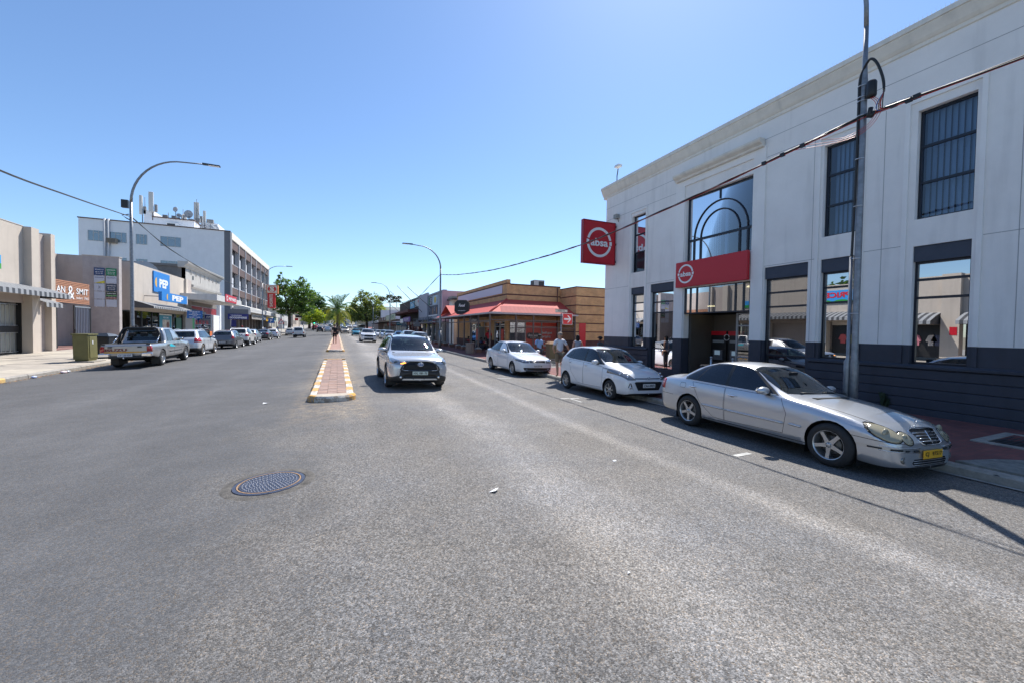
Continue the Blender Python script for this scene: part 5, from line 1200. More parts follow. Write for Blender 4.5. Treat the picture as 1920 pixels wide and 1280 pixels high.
# plinth courses (five horizontal boards below the sill line) in front of the base
for j in range(5):
    for (ya, yb) in ((-14, 3.0), (3.0, 7.10), (11.75, 12.15), (13.55, 16.74)):
        z0 = -.10+j*.225; b = MB(); b.prism([(0, z0), (.055, z0), (.055, z0+.19), (.03, z0+.215), (0, z0+.215)], (Vector((-1, 0, 0)), Vector((0, 0, 1)), Vector((0, 1, 0))), (XF, 0, 0), ya, yb)
        b.build('plinth_course', M_slate, bank)
for (ya, yb) in ((-14, 7.1), (13.6, 16.78)):
    b = MB(); b.prism([(0, 1.03), (.10, 1.03), (.10, 1.08), (.05, 1.12), (0, 1.12)], (Vector((-1, 0, 0)), Vector((0, 0, 1)), Vector((0, 1, 0))), (XF, 0, 0), ya, yb); b.build('sill_band', M_slate, bank)
# raised surrounds / pilaster strips beside the bays and thin panel joints
for y0, y1 in ((3.80, 3.88), (5.03, 5.12), (5.88, 5.96), (6.93, 7.01), (13.76, 13.84), (14.82, 14.9)):
    bx('wall_rib', bank, M_bwall2, XF-.035, XF, y0, y1, 1.565, 7.2); bx('rib_base', bank, M_slate, XF-.035, XF, y0, y1, 1.125, 1.56)
for y0, y1 in ((3.80, 5.12), (5.88, 7.01), (13.76, 14.9)): bx('wall_rib', bank, M_bwall2, XF-.036, XF, y0, y1, 7.2, 7.27)
for y0, y1 in ((8.50, 8.9), (11.7, 12.14)):
    bx('pilaster', bank, M_bwall2, XF-.05, XF, y0, y1, 1.565, 7.45); bx('pilaster_base', bank, M_slate, XF-.05, XF, y0, y1, -.1, 1.56)
bx('pilaster', bank, M_bwall2, XF-.0502, XF, 8.5, 12.14, 7.45, 7.72)
M_joint = mat('panel_joint', (.36, .36, .36), .9)
for z, segs in ((3.9, ((5.13, 5.87), (7.02, 8.49), (12.15, 13.75), (14.91, 16.72), (-14, 3.79))), (7.32, ((-14, 8.49), (12.15, 16.72))), (7.9, ((-14, 16.72),))):
    for ya, yb in segs: bx('panel_joint', bank, M_joint, XF-.003, XF, ya, yb, z, z+.014)
for y in (5.5, 3.3, 1.0, -1.5, 7.10): bx('panel_joint', bank, M_joint, XF-.003, XF, y, y+.012, 1.57, 7.3)
# cornice
prof = [(0, 8.44), (.03, 8.46), (.035, 8.54), (.06, 8.56), (.10, 8.62), (.15, 8.74), (.18, 8.80), (.19, 8.84), (.22, 8.85), (.22, 8.97), (0, 8.97), (-.3, 8.97), (-.3, 8.44)]
b = MB(); b.prism(prof, (Vector((-1, 0, 0)), Vector((0, 0, 1)), Vector((0, 1, 0))), (XF, 0, 0), -14, 16.92); b.build('cornice', M_cream, bank)
b = MB(); b.prism([(.0, 8.44), (.03, 8.46), (.035, 8.56), (.1, 8.62), (.18, 8.8), (.2, 8.85), (.2, 8.97), (-.3, 8.97), (-.3, 8.44)], (Vector((0, 1, 0)), Vector((0, 0, 1)), Vector((1, 0, 0))), (0, 16.72, 0), XF+.3, 30); b.build('cornice', M_cream, bank)
hood = [(0, 7.66), (.10, 7.68), (.12, 7.74), (.22, 7.80), (.26, 7.86), (.26, 7.92), (0, 7.94)]
b = MB(); b.prism(hood, (Vector((-1, 0, 0)), Vector((0, 0, 1)), Vector((0, 1, 0))), (XF-.05, 0, 0), 8.55, 12.10); b.build('door_hood', M_cream, bank)
b = MB()
for i in range(70):
    y = 8.6+i*.05
    for q in (-1, 1): b.add([(XF-.22, y-.003, 7.93), (XF-.22, y+.003, 7.93), (XF-.22+q*.05, y+q*.01, 8.04)], [(0, 1, 2)])
for i in range(330):
    y = -8+i*.075
    for q in (-1, 1): b.add([(XF-.17, y-.003, 8.96), (XF-.17, y+.004, 8.96), (XF-.17+q*.05, y+q*.012, 9.09)], [(0, 1, 2)])
o = b.build('bird_spikes', mat('spike_plastic', (.7, .7, .7), .4), bank); o['kind'] = 'stuff'
def window(par, y0, y1, z0, z1, bars, g, blinds=None, xg=.16, fw=.05, verts=()):
    """navy framed window set back in the wall; frame pieces, one pane per opening, blinds behind"""
    W_ = MB(); x = XF+xg
    W_.box(x-.03, x+.05, y0, y0+fw, z0, z1); W_.box(x-.03, x+.05, y1-fw, y1, z0, z1); W_.box(x-.03, x+.05, y0+fw, y1-fw, z0, z0+fw); W_.box(x-.03, x+.05, y0+fw, y1-fw, z1-fw, z1)
    fr = W_.build('window', M_frame, par)
    zs = [z0+fw]+list(bars)+[z1-fw]
    for bz in bars: bx('transom', fr, M_frame, x-.025, x+.045, y0+fw, y1-fw, bz-.028, bz+.028)
    for vy in verts: bx('mullion', fr, M_frame, x-.024, x+.044, vy-.025, vy+.025, z0+fw, z1-fw)
    for a, c in zip(zs[:-1], zs[1:]):
        a2 = a+(.028 if a in bars else 0); c2 = c-(.028 if c in bars else 0)
        p = MB(); p.add([(x+.01, y0+fw, a2), (x+.01, y1-fw, a2), (x+.01, y1-fw, c2), (x+.01, y0+fw, c2)], [(0, 1, 2, 3)]); p.build('pane', g, fr)
    if blinds:
        n = int((y1-y0-.1)/.105)
        for i in range(n):
            yy = y0+.08+i*.105; p = MB(); t_ = RN.uniform(.3, .45)
            p.add([(x+.16-.04*t_, yy, z0+.02), (x+.16+.04*t_+.03, yy+.101, z0+.02), (x+.16+.04*t_+.03, yy+.101, z1-.02), (x+.16-.04*t_, yy, z1-.02)], [(0, 1, 2, 3)])
            p.build('blind_slat', M_blind, fr)
    return fr
def lintel(y0, y1, z0=3.50, z1=3.86): bx('lintel', bank, M_lintel, XF+.04, XF+.22, y0, y1, z0, z1)
for y0, y1 in ((3.95, 4.9), (6.03, 6.86)):
    window(bank, y0, y1, 4.48, 7.0, [5.34, 6.18], G_up, True); lintel(y0, y1); window(bank, y0, y1, 1.12, 3.50, [2.66, 3.08], G_mirror)
    bx('sill', bank, M_slate, XF-.04, XF+.14, y0, y1, 1.125, 1.15) if 0 else None
window(bank, 13.9, 14.76, 4.48, 7.05, [5.4, 6.2], G_up); lintel(13.9, 14.76); window(bank, 13.9, 14.76, 1.12, 3.50, [2.72, 3.1], G_mirror)
lintel(7.19, 8.47); window(bank, 7.19, 8.47, .25, 3.50, [1.12, 2.62, 3.06], glass('front_shop_film', (.012, .014, .016), .24, .4, .004, (.45, .48, .48)))
lintel(12.2, 13.5); window(bank, 12.2, 13.5, .25, 3.50, [1.1, 2.62, 3.06], MATS['front_shop_film'])
# big arched window above the door
f = window(bank, 8.93, 11.66, 4.50, 6.96, [], G_up, False)
for i in range(13):
    p = MB(); yy = 10.35+i*.098; x = XF+.32; p.add([(x, yy, 4.52), (x+.05, yy+.08, 4.52), (x+.05, yy+.08, 6.94), (x, yy, 6.94)], [(0, 1, 2, 3)]); p.build('blind_slat', M_blind, f)
bx('inner_column', f, M_curtain, XF+.35, XF+.42, 10.1, 10.2, 4.5, 6.96); bx('transom', f, M_frame, XF+.13, XF+.2, 8.98, 11.61, 5.28, 5.36); bx('mullion', f, M_frame, XF+.131, XF+.199, 10.26, 10.30, 6.6, 6.91)
for r_ in (1.10, .80):
    P = [(XF+.155, 10.28+r_*math.cos(math.pi*i/20), 5.34+r_*1.1*math.sin(math.pi*i/20)) for i in range(21)]
    b = MB(); b.tube(P, .028, 6); b.build('arch_bar', M_frame, f)
    for s_ in (-1, 1): bx('arch_leg', f, M_frame, XF+.128, XF+.196, 10.28+s_*r_-.028, 10.28+s_*r_+.028, 4.55, 5.29)
bx('soffit', bank, M_bwall, XF, XF+.28, 8.93, 11.66, 3.50, 4.5)
# fanlight with mullions
window(bank, 8.93, 11.66, 2.50, 3.52, [], glass('fanlight_glass', (.012, .014, .016), .2, .5, .004, (.5, .55, .55)), xg=.06, verts=(9.2, 9.5, 11.1, 11.4))
# recessed entrance: cash machines on the left, aluminium door screen on the right
ent = thing('cash_machine_wall', 'dark recessed bank entrance with two red and black cash machines', 'cash machines', (XF+1.2, 10.9, -.05))
M_granite = mat('entrance_tiles', (.075, .066, .056), .6, var=.1)
bx('back_wall', ent, M_granite, XF+1.55, XF+1.65, 10.05, 11.66, -.05, 2.5); bx('side_wall', ent, M_granite, XF+.3, XF+1.6, 11.56, 11.66, -.05, 2.5)
for y in (11.2, 10.45):
    bx('machine_panel', ent, M_black, XF+1.40, XF+1.55, y-.34, y+.34, .55, 1.85); bx('red_base', ent, M_red, XF+1.38, XF+1.55, y-.33, y+.33, -.05, .53); bx('red_header', ent, M_red, XF+1.39, XF+1.55, y-.33, y+.33, 1.70, 1.86)
    bx('machine_screen', ent, mat('atm_grey', (.12, .12, .13), .4), XF+1.34, XF+1.40, y-.22, y+.2, .75, 1.15); bx('screen', ent, mat('atm_screen', (.02, .05, .1), .2, emit=((.3, .45, .6), .25)), XF+1.335, XF+1.34, y-.12, y+.12, .95, 1.12)
    bx('light_strip', ent, mat('atm_strip', (.25, .27, .28), .3), XF+1.38, XF+1.40, y-.25, y+.25, 1.42, 1.52)
b = MB(); b.ringarc(.10, .12, 10, 170, 'west', (XF+1.38, 10.83, 1.62), 0, .01); b.ringarc(.10, .12, 190, 350, 'west', (XF+1.38, 10.83, 1.62), 0, .01); b.build('ring_logo', M_sign_white, ent)
scr = thing('door_screen', 'grey aluminium glass door screen inside the bank entrance', 'glass door', (XF+.9, 9.5, -.05))
M_alug = mat('grey_aluminium', (.30, .31, .33), .45, .4)
for y in (10.03, 9.05, 8.96): bx('post', scr, M_alug, XF+.86, XF+.92, y-.03, y+.03, -.05, 2.5)
for z in (2.48, 2.05, .95, .0): bx('rail', scr, M_alug, XF+.87, XF+.91, 9.08, 10.0, z-(.03 if z < 1 else .02), z+.03)
for z0, z1 in ((.04, .91), (.98, 2.03), (2.08, 2.45)):
    p = MB(); p.add([(XF+.89, 9.08, z0), (XF+.89, 10.0, z0), (XF+.89, 10.0, z1), (XF+.89, 9.08, z1)], [(0, 1, 2, 3)]); p.build('pane', G_shop, scr)
bx('red_poster', scr, M_red, XF+2.4, XF+2.42, 9.2, 9.9, .9, 1.6)
for i, (y, x) in enumerate(((10.6, XF+.3), (9.75, XF+.35))):
    t = thing('queue_post', ('left' if i == 0 else 'right')+' steel queue post in front of the cash machines', 'queue post', (x, y, -.05), group='queue posts at the bank entrance')
    b = MB(); b.lathe([(0, .02), (.13, .02), (.13, 0)], 'z', 16, (x, y, -.05)); b.tube([(x, y, -.03), (x, y, .93)], .04, 12); b.build('post', M_alu, t); b = MB(); b.lathe([(0, .0), (.05, 0), (.05, .05), (0, .06)], 'z', 12, (x, y, .86)); b.build('cap', M_alu, t)
    if i == 0: bx('belt', t, M_black, x+.0, x+.02, 9.75, 10.6, .68, .74)
b = MB(); b.lathe([(.0, 0), (.13, 0), (.13, .04), (.0, .04)], 'z', 20, (XF+.55, 9.3, 3.36)); o = b.build('ceiling_lamp', mat('lamp_warm', (1, .9, .6), .3, emit=((1, .82, .45), 2.5))); tag(o, 'lit round ceiling lamp behind the fanlight, right one', 'ceiling lamp', 'lamps behind the fanlight')
b = MB(); b.lathe([(.0, 0), (.13, 0), (.13, .04), (.0, .04)], 'z', 20, (XF+.7, 11.0, 2.78)); o = b.build('ceiling_lamp', MATS['lamp_warm']); tag(o, 'lit round ceiling lamp behind the fanlight, left one', 'ceiling lamp', 'lamps behind the fanlight')
# yellow notice behind the shop window
nt_ = thing('yellow_notice', 'yellow notice about sending money behind the window right of the bank door', 'notice', (XF+.19, 7.5, .2))
bx('board', nt_, mat('notice_yellow', (.75, .6, .03), .6), XF+.20, XF+.205, 7.26, 7.86, .35, .80)
for k, s_ in enumerate(('Send and receive', 'money easily', 'Absa branch')): text(s_, 'west', (XF+.195, 7.55, .72-k*.10), .5-.05*k, .06, M_ink, nt_, d=.002)
bx('dark_header', nt_, M_black, XF+.2, XF+.205, 7.26, 7.9, .88, 1.05); text('WesternUnion', 'west', (XF+.195, 7.55, .96), .5, .06, mat('wu_yellow', (.8, .65, .05), .5), nt_, d=.002)
# signs
def absa_logo(face, org, r, par, d):
    b = MB(); w_ = r*.17
    for a0, a1 in ((12, 78), (78, 165), (192, 258), (258, 348)):
        b.ringarc(r-w_, r, a0, a1, face, org, d, d+.01, 9)
    for a0, a1 in ((-9, 7), (171, 187)): b.ringarc(r-w_*1.0, r+.02, a0, a1, face, org, d, d+.01, 3)
    b.build('ring_emblem', M_sign_white, par)
    text('absa', face, org, r*1.42, r*.52, M_sign_white, par, d=d+.006, bold=.03)
s1 = thing('projecting_sign', 'square red bank sign with white absa ring, sticking out from the wall above the pavement', 'sign', (XF, 15.95, 5.9))
M_red2 = mat('sign_red_side', srgb(150, 14, 35), .4)
b = MB(); b.box(10.50, 12.28, 15.86, 16.02, 5.02, 6.98); b.build('sign_box', M_red, s1, bevel=.01); b = MB()
for a in ((10.5, 12.28, 4.99, 5.02), (10.5, 12.28, 6.98, 7.01), (10.47, 10.5, 4.99, 7.01), (12.28, 12.31, 4.99, 7.01)): b.box(a[0], a[1], 15.84, 16.04, a[2], a[3])
b.build('sign_edge', M_red2, s1)
absa_logo('south', (11.38, 15.86, 6.0), .70, s1, .004)
for z in (5.15, 6.0, 6.85): bx('bracket', s1, M_dark_metal, 12.31, XF, 15.90, 15.98, z-.04, z+.04)
s2 = thing('fascia_sign', 'long red bank sign with white absa ring above the entrance', 'sign', (XF-.1, 10.4, 4))
b = MB(); b.box(XF-.20, XF-.055, 8.93, 11.92, 3.53, 4.49); b.build('sign_box', M_red, s2, bevel=.01)
absa_logo('west', (XF-.20, 11.42, 4.02), .36, s2, .004)
# camera mast and small wall lamp
t = thing('security_camera', 'white security camera on a bent pole on the bank roof corner', 'camera', (XF+.2, 16.2, 9.05))
b = MB(); b.tube([(XF+.2, 16.2, 9.0), (XF+.2, 16.2, 9.45), (XF+.16, 16.1, 9.6), (XF+.02, 15.9, 9.66), (XF-.1, 15.75, 9.64)], .025, 6); b.build('pole', M_dark_metal, t)
b = MB(); b.box(XF-.28, XF-.06, 15.5, 15.8, 9.6, 9.7); b.build('camera_body', M_white, t)
t = thing('wall_lamp', 'small grey flood lamp on the wall above the square red bank sign', 'lamp', (XF, 15.75, 7.3)); b = MB(); b.box(XF-.22, XF-.04, 15.65, 15.87, 7.2, 7.4); b.build('housing', mat('lamp_grey', (.3, .3, .28), .6), t); b = MB(); b.tube([(XF-.05, 15.75, 7.2), (XF, 15.75, 7.05)], .012, 5); b.build('stem', M_dark_metal, t)
# weed at the wall foot
b = MB()
for i in range(26):
    a = RN.uniform(0, 6.28); h = RN.uniform(.1, .42); y = 5.28+RN.gauss(0, .04); x = XF-.09+RN.gauss(0, .02); l = RN.uniform(.02, .06); b.add([(x, y, -.06), (x+l*math.cos(a), y+l*math.sin(a)*2, h), (x+.01, y+.012, h*.5)], [(0, 1, 2)])
    b.add([(x+l*math.cos(a), y+l*math.sin(a)*2, h), (x+l*math.cos(a)+.03, y+.05, h-.03), (x+.01, y+.03, h*.7)], [(0, 1, 2)])
tag(b.build('weed', mat('weed_green', (.02, .035, .012), .8)), 'small green weed growing where the dark bank wall meets the pavement', 'weed')

# ---------------------------------------------------------------- brick shop with red roof
M_brick = brickmat('yellow_brick', (.64, .35, .14), (.54, .28, .11), (.48, .37, .24), .23, .085, .012, 'wall', .4, .15)
M_dbrick = brickmat('maroon_brick', (.10, .035, .03), (.085, .03, .028), (.09, .06, .05), .23, .085, .01, 'wall', .3, .12)
M_roof = mat('red_roof_sheet', (.48, .07, .055), .75, var=.08, vscale=2)
M_roofl = mat('sunlit_roof_pink', (.44, .19, .17), .95, var=.05, spec=.05)  # paler copy of the red roof colour, sunlight put into the colour
M_gut = mat('gutter_grey', (.42, .40, .41), .5)
M_postm = mat('brown_post', (.11, .085, .08), .5)
bs = thing('brick_shop', 'single storey yellow brick corner shop with maroon bands and red veranda roof', 'building', (XF, 29.5, .1))
XB, YB = 12.4, 29.5
def wb_(name, m, *a): return bx(name, bs, m, *a)
# street facade in bands
wb_('wall', M_brick, XB, XB+.3, YB, 44, 2.55, 4.62); wb_('brick_band', M_dbrick, XB-.02, XB+.3, YB-.02, 44, 4.62, 4.72); wb_('wall', M_brick, XB, XB+.3, YB, 44, 4.72, 5.50); wb_('brick_band', M_dbrick, XB-.02, XB+.3, YB-.02, 44.02, 5.50, 5.58); wb_('wall', M_brick, XB, XB+.3, YB, 44, 5.58, 5.86)
wb_('wall', M_brick, XB+.3, 17.3, YB, YB+.3, 2.55, 4.62); wb_('brick_band', M_dbrick, XB+.3, 17.3, YB-.02, YB+.28, 4.62, 4.72); wb_('wall', M_brick, XB+.3, 17.3, YB, YB+.3, 4.72, 5.44); wb_('brick_band', M_dbrick, XB+.3, 17.3, YB-.03, YB+.3, 5.44, 5.54)
wb_('north_wall', M_brick, XB+.3, 30, 43.7, 44, -.1, 5.5)
for a, c, m in ((.1, .95, M_dbrick), (.95, 2.55, M_brick)):
    for y0, y1 in ((YB, 29.9), (32.3, 33.2), (35.0, 35.8), (38.9, 44)): wb_('pier', m, XB, XB+.3, y0, y1, a, c)
    for x0, x1 in ((XB, 12.65), (17.18, 17.3)): wb_('pier', m, x0+.3 if x0 == XB else x0, x1, YB, YB+.3, a, c)
# forward block beside the lane
z = .0
zz = [.0, 1.02, 1.10, 1.72, 1.80, 2.40, 2.48, 3.10, 3.18, 3.82, 3.90, 4.54, 4.62, 5.26, 5.34]
for k in range(14):
    m = (M_dbrick if (k % 2 or k == 0) else M_brick); o_ = .015 if k % 2 else 0
    if k == 0: wb_('brick_band', M_dbrick, 17.3, 24, 27, 34, zz[0], zz[1]); continue
    wb_('brick_band' if k % 2 else 'wall', m, 17.3-o_, 24, 27-o_, 34, zz[k], zz[k+1])
wb_('roof', mat('flat_roof', (.25, .25, .25), .9), XB+.3, 17.3, YB+.3, 43.7, 5.1, 5.2)
wb_('sign_board_blank', mat('blank_sign', (.60, .58, .66), .6), XB-.06, XB-.021, 30.4, 43.4, 4.80, 5.46)
# veranda roof: hip from wall (z 4.25) down to eaves (z 3.05)
E1 = (10.0, 26.9, 3.05); E2 = (10.0, 44.5, 3.05); E3 = (17.3, 26.9, 3.05)
W1 = (XB, YB, 4.25); W2 = (XB, 44.5, 4.25); W3 = (17.3, YB, 4.25)
def sheet(name, P, Q, n, m, th=.03):
    """corrugated roof slope between eave line P0-P1 and wall line Q0-Q1, one sheet with ribs"""
    P0, P1, Q0, Q1 = [Vector(v) for v in (*P, *Q)]; b = MB(); nrm = (P1-P0).cross(Q0-P0).normalized()
    if nrm.z < 0: nrm = -nrm
    vs = []
    for i in range(n+1):
        t_ = i/n; o_ = nrm*(.007 if i % 2 else -.0)
        vs += [P0.lerp(P1, t_)+o_, Q0.lerp(Q1, t_)+o_]
    b.add(vs, [(2*i, 2*i+2, 2*i+3, 2*i+1) for i in range(n)]); return b.build(name, m, bs)
sheet('roof_sheet', (E1, E2), (W1, W2), 150, M_roof); sheet('roof_sheet', (E1, (17.3, 26.9, 3.05)), (W1, (17.3, YB, 4.25)), 62, M_roof)
L_ = lambda a, c, t_: tuple(Vector(a).lerp(Vector(c), t_))
q0 = L_(E1, W1, .03); sheet('painted_sun_patch', ((10.9, 26.93, 3.09), (16.3, 26.93, 3.09)), ((11.3, 28.10, 3.63), (16.3, 28.10, 3.63)), 30, M_roofl)  # pink overlay paints the sunlit lower part of the red slope
b = MB(); b.tube([Vector(E1)+Vector((0, 0, .05)), Vector(W1)+Vector((0, 0, .05))], .06, 6); b.build('hip_cap', M_roof, bs)
wb_('hip_flashing', M_gut, 10.1, 10.9, 26.91, 26.93, 3.06, 3.12)
b = MB(); b.box(9.9, 10.0, 26.8, 44.5, 2.96, 3.08); b.box(10.0, 17.4, 26.8, 26.9, 2.96, 3.08); b.build('gutter', M_gut, bs)
wb_('ceiling', mat('veranda_ceiling', (.12, .08, .07), .8), 10.05, XB, 27, 44.4, 2.98, 3.0); wb_('ceiling', MATS['veranda_ceiling'], XB, 17.3, 27, YB, 2.98, 3.0)
gables = [(10.05, 38.0, 42)]
b = MB(); b.add([(10.4, 39.0, 3.3), (10.4, 43.5, 3.3), (12.4, 41.2, 4.35), (12.4, 39, 4.28), (12.4, 43.5, 4.28), (10.4, 41.2, 4.3)], [(0, 5, 2, 3), (1, 4, 2, 5)]); b.build('gablet', M_roof, bs)
for i, y in enumerate((27.05, 29.6, 31.6, 33.4, 35.2, 37.6, 40.0, 42.2, 44.2)):
    zg = gz(10.2, y); wb_('veranda_post', M_postm, 10.03, 10.13, y-.05, y+.05, zg+.3, 2.97)
    b = MB(); b.box(9.86, 10.30, y-.22, y+.22, zg, zg+.26); b.build('post_base', brickmat('post_base_brick', (.22, .08, .055), (.17, .06, .045), (.2, .16, .13), .22, .085, .012, 'wall', .3, .1) if 'post_base_brick' not in MATS else MATS['post_base_brick'], bs)
    b = MB(); b.add([(9.82, y-.26, zg+.26), (10.34, y-.26, zg+.26), (10.34, y+.26, zg+.26), (9.82, y+.26, zg+.26), (9.98, y-.1, zg+.38), (10.18, y-.1, zg+.38), (10.18, y+.1, zg+.38), (9.98, y+.1, zg+.38)], [(0, 1, 5, 4), (1, 2, 6, 5), (2, 3, 7, 6), (3, 0, 4, 7), (4, 5, 6, 7)]); b.build('base_cap', M_kerbc, bs)
for x in (12.1, 13.55, 15.9, 17.2): wb_('veranda_post', M_postm, x-.05, x+.05, 26.95, 27.05, .0, 2.97)
wb_('veranda_rail', M_postm, 10.05, 10.11, 27.05, 44.2, 2.42, 2.50); wb_('veranda_rail', M_postm, 10.13, 17.3, 26.97, 27.03, 2.50, 2.58)
# steel railing along the lane side (palisade bars)
rl = thing('steel_railing', 'dark steel palisade railing under the veranda facing the side lane', 'railing', (13, 26.98, 0))
bx('rail', rl, M_postm, 12.15, 17.25, 26.93, 26.96, 2.0, 2.05); bx('rail', rl, M_postm, 12.15, 17.25, 26.93, 26.96, .42, .47)
for i in range(47): bx('bar', rl, M_postm, 12.18+i*.108, 12.20+i*.108, 26.935, 26.955, .15, 2.03)
# lane-side shopfront: windows with orange posters
def pane(par, name, m, face, org, w, h, d=0):
    b = MB(); b.prism([(-w/2, -h/2), (w/2, -h/2), (w/2, h/2), (-w/2, h/2)], face, org, d, d+.012); return b.build(name, m, par)
M_poster = mat('orange_poster', srgb(222, 78, 58), .5); M_white_fr = mat('pale_window_frame', (.5, .5, .48), .5)
sf = thing('shop_window_poster', 'orange red window posters reading bakgat pryse vir ons mense on the brick shop', 'poster', (15.6, YB, .2))
pane(sf, 'poster_panel', M_poster, 'south', (14.85, YB+.12, 1.35), 1.44, 2.3); pane(sf, 'poster_panel', M_poster, 'south', (16.38, YB+.12, 1.35), 1.56, 2.3)
for k, (s_, w_, h_) in enumerate((('bakgat', .95, .24), ('pryse', .8, .2), ('vir ons', .85, .15), ('mense', .7, .14))): text(s_, 'south', (16.15-(.95-w_)/2, YB+.10, 1.62-k*.34), w_, h_, M_sign_white, sf, bold=.03)
b = MB(); b.prism([(-.6, -.16), (-.42, -.26), (.42, -.26), (.6, -.16), (.6, .16), (.42, .26), (-.42, .26), (-.6, .16)], 'south', (14.85, YB+.10, 1.38), 0, .015); b.build('badge_plate', M_black, sf); text('Food Lover', 'south', (14.85, YB+.085, 1.42), .9, .2, M_sign_white, sf, bold=.03, shear=.2); text('MEAT MARKET', 'south', (14.85, YB+.085, 1.24), .55, .06, M_sign_white, sf)
wf = MB()
for x in (12.70, 13.35, 14.10, 15.60, 17.16): wf.box(x-.03, x+.03, YB+.02, YB+.10, .15, 2.5)
for z in (2.15, 2.5, .15): wf.box(12.7, 17.16, YB+.03, YB+.09, z-.025, z+.025)
wf.build('window_frame', M_white_fr, bs)
for x0, x1 in ((12.73, 13.32), (13.38, 14.07)): pane(bs, 'window_pane', G_shop, 'south', ((x0+x1)/2, YB+.1, 1.3), x1-x0, 2.3)
wb_('shop_interior', mat('shop_inner', (.18, .165, .15), .9), 12.7, 17.1, YB+1.6, YB+1.7, 0, 2.6); wb_('shop_floor', M_dark_in, XB+.3, 17.1, YB+.3, 43.7, .05, .1); wb_('shop_shelf', mat('shelf_mixed', (.22, .13, .1), .8, var=.6, vscale=9), 13.3, 13.7, YB+2, 43, .1, 1.7)
# street-side glazing
for (y0, y1) in ((29.9, 32.3), (33.2, 35.0), (35.8, 38.9)):
    n = 2 if y1-y0 > 2 else 1
    for i in range(n):
        a = y0+(y1-y0)*i/n; c = y0+(y1-y0)*(i+1)/n
        if not (y0 == 33.2): pane(bs, 'window_pane', G_shop, 'west', (XB+.12, (a+c)/2, 1.3), c-a, 2.2)
        fr = MB(); fr.box(XB+.06, XB+.13, a, a+.06, .15, 2.5); fr.box(XB+.06, XB+.13, c-.06, c, .15, 2.5); fr.box(XB+.06, XB+.13, a, c, 2.08, 2.14); fr.box(XB+.061, XB+.129, a, c, 2.49, 2.55); fr.build('window_frame', M_white_fr, bs)
wb_('open_door', M_alu, XB-.5, XB+.1, 34.95, 35.0, .15, 2.1)
for y in (30.6, 37.2): pane(bs, 'poster_small', M_poster, 'west', (XB+.10, y, 1.35), .55, 1.1, .002)
wb_('red_doorway_panel', M_red, 17.35, 17.5, 26.9, 26.99, 1.1, 2.3) if 0 else None
pane(bs, 'red_banner', M_red, 'south', (17.9, 26.97, 1.35), .62, 2.2)
t = thing('under_veranda_sign', 'black strip sign reading food house hanging under the red veranda', 'sign', (11.2, 33.5, 2.7)); bx('board', t, M_black, 11.0, 11.06, 32.6, 35.0, 2.50, 2.86); text('Food House', 'west', (11.0, 33.8, 2.68), 1.9, .2, M_sign_white, t, bold=.02)
t = thing('octagon_sign', 'black eight sided sign with white script on the red veranda roof', 'sign', (10.1, 34.8, 3.2))
P = [(-.45, -.62), (.45, -.62), (.72, -.38), (.72, .38), (.45, .62), (-.45, .62), (-.72, .38), (-.72, -.38)]
fz = (Vector((math.cos(R(-38)), math.sin(R(-38)), 0)), Vector((0, 0, 1)), Vector((-math.sin(R(38)), -math.cos(R(38)), 0)))
b = MB(); b.prism([(p[0]*.95, p[1]) for p in P], fz, (10.35, 35, 3.82), -.1, .1); b.build('board', M_black, t); b = MB()
for i in range(8):
    p, q = P[i], P[(i+1) % 8]; a = Vector((10.35, 35, 3.82))+fz[0]*p[0]*.95+fz[1]*p[1]; c = Vector((10.35, 35, 3.82))+fz[0]*q[0]*.95+fz[1]*q[1]; b.tube([a+fz[2]*.1, c+fz[2]*.1], .03, 5)
b.build('rim', mat('sign_rim', (.06, .06, .06), .3), t)
text('Food', fz, Vector((10.35, 35, 3.98)), .6, .26, M_sign_white, t, d=.106, bold=.03, shear=.25); text('Lover', fz, Vector((10.45, 34.93, 3.72)), .85, .24, M_sign_white, t, d=.106, bold=.03, shear=.25); text('MEAT MARKET', fz, Vector((10.35, 35, 3.50)), .7, .07, M_sign_white, t, d=.106)
bx('support', t, M_dark_metal, 10.3, 10.4, 34.95, 35.05, 3.0, 3.25)
t = thing('air_conditioner', 'grey rooftop air conditioner behind the brick shop parapet', 'air conditioner', (15.8, 30.5, 5.2)); bx('casing', t, M_white_fr, 15.3, 16.25, 30.4, 31.2, 5.2, 6.10); pane(t, 'fan_grille', M_dark_metal, 'south', (15.95, 30.4, 5.75), .5, .5); pane(t, 'side_grille', M_dark_metal, 'west', (15.3, 30.8, 5.75), .6, .6)
b = MB(); b.tube([(17.0, 29.46, .2), (17.0, 29.46, 5.4)], .04, 6); b.build('downpipe', M_dbrick, bs)
# street furniture
t = thing('one_way_sign', 'red square white arrow sign with street name blade on a steel pole', 'sign', (12.85, 21.75, 0))
b = MB(); b.tube([(12.85, 21.75, gz(12.8, 22)), (12.85, 21.75, 2.92)], .035, 8); b.build('pole', M_steel, t)
bx('red_plate', t, mat('signal_red', (.60, .01, .02), .35), 12.95, 13.62, 21.70, 21.715, 2.22, 2.87); b = MB(); c = (13.285, 21.70, 2.545)
b.prism([(-.26, -.055), (.06, -.055), (.06, -.055), (.06, .055), (-.26, .055)], 'south', c, .001, .008); b.prism([(-.02, -.22), (.06, -.22), (.27, 0), (.16, 0)], 'south', c, .002, .009); b.prism([(.16, 0), (.27, 0), (.06, .22), (-.02, .22)], 'south', c, .002, .009); b.prism([(.05, -.055), (.20, -.03), (.20, .03), (.05, .055)], 'south', c, .001, .0085); b.build('arrow', M_sign_white, t)
b = MB()
for a in ((12.93, 12.95, 2.20, 2.89), (13.62, 13.64, 2.20, 2.89)): b.box(a[0], a[1], 21.695, 21.72, a[2], a[3])
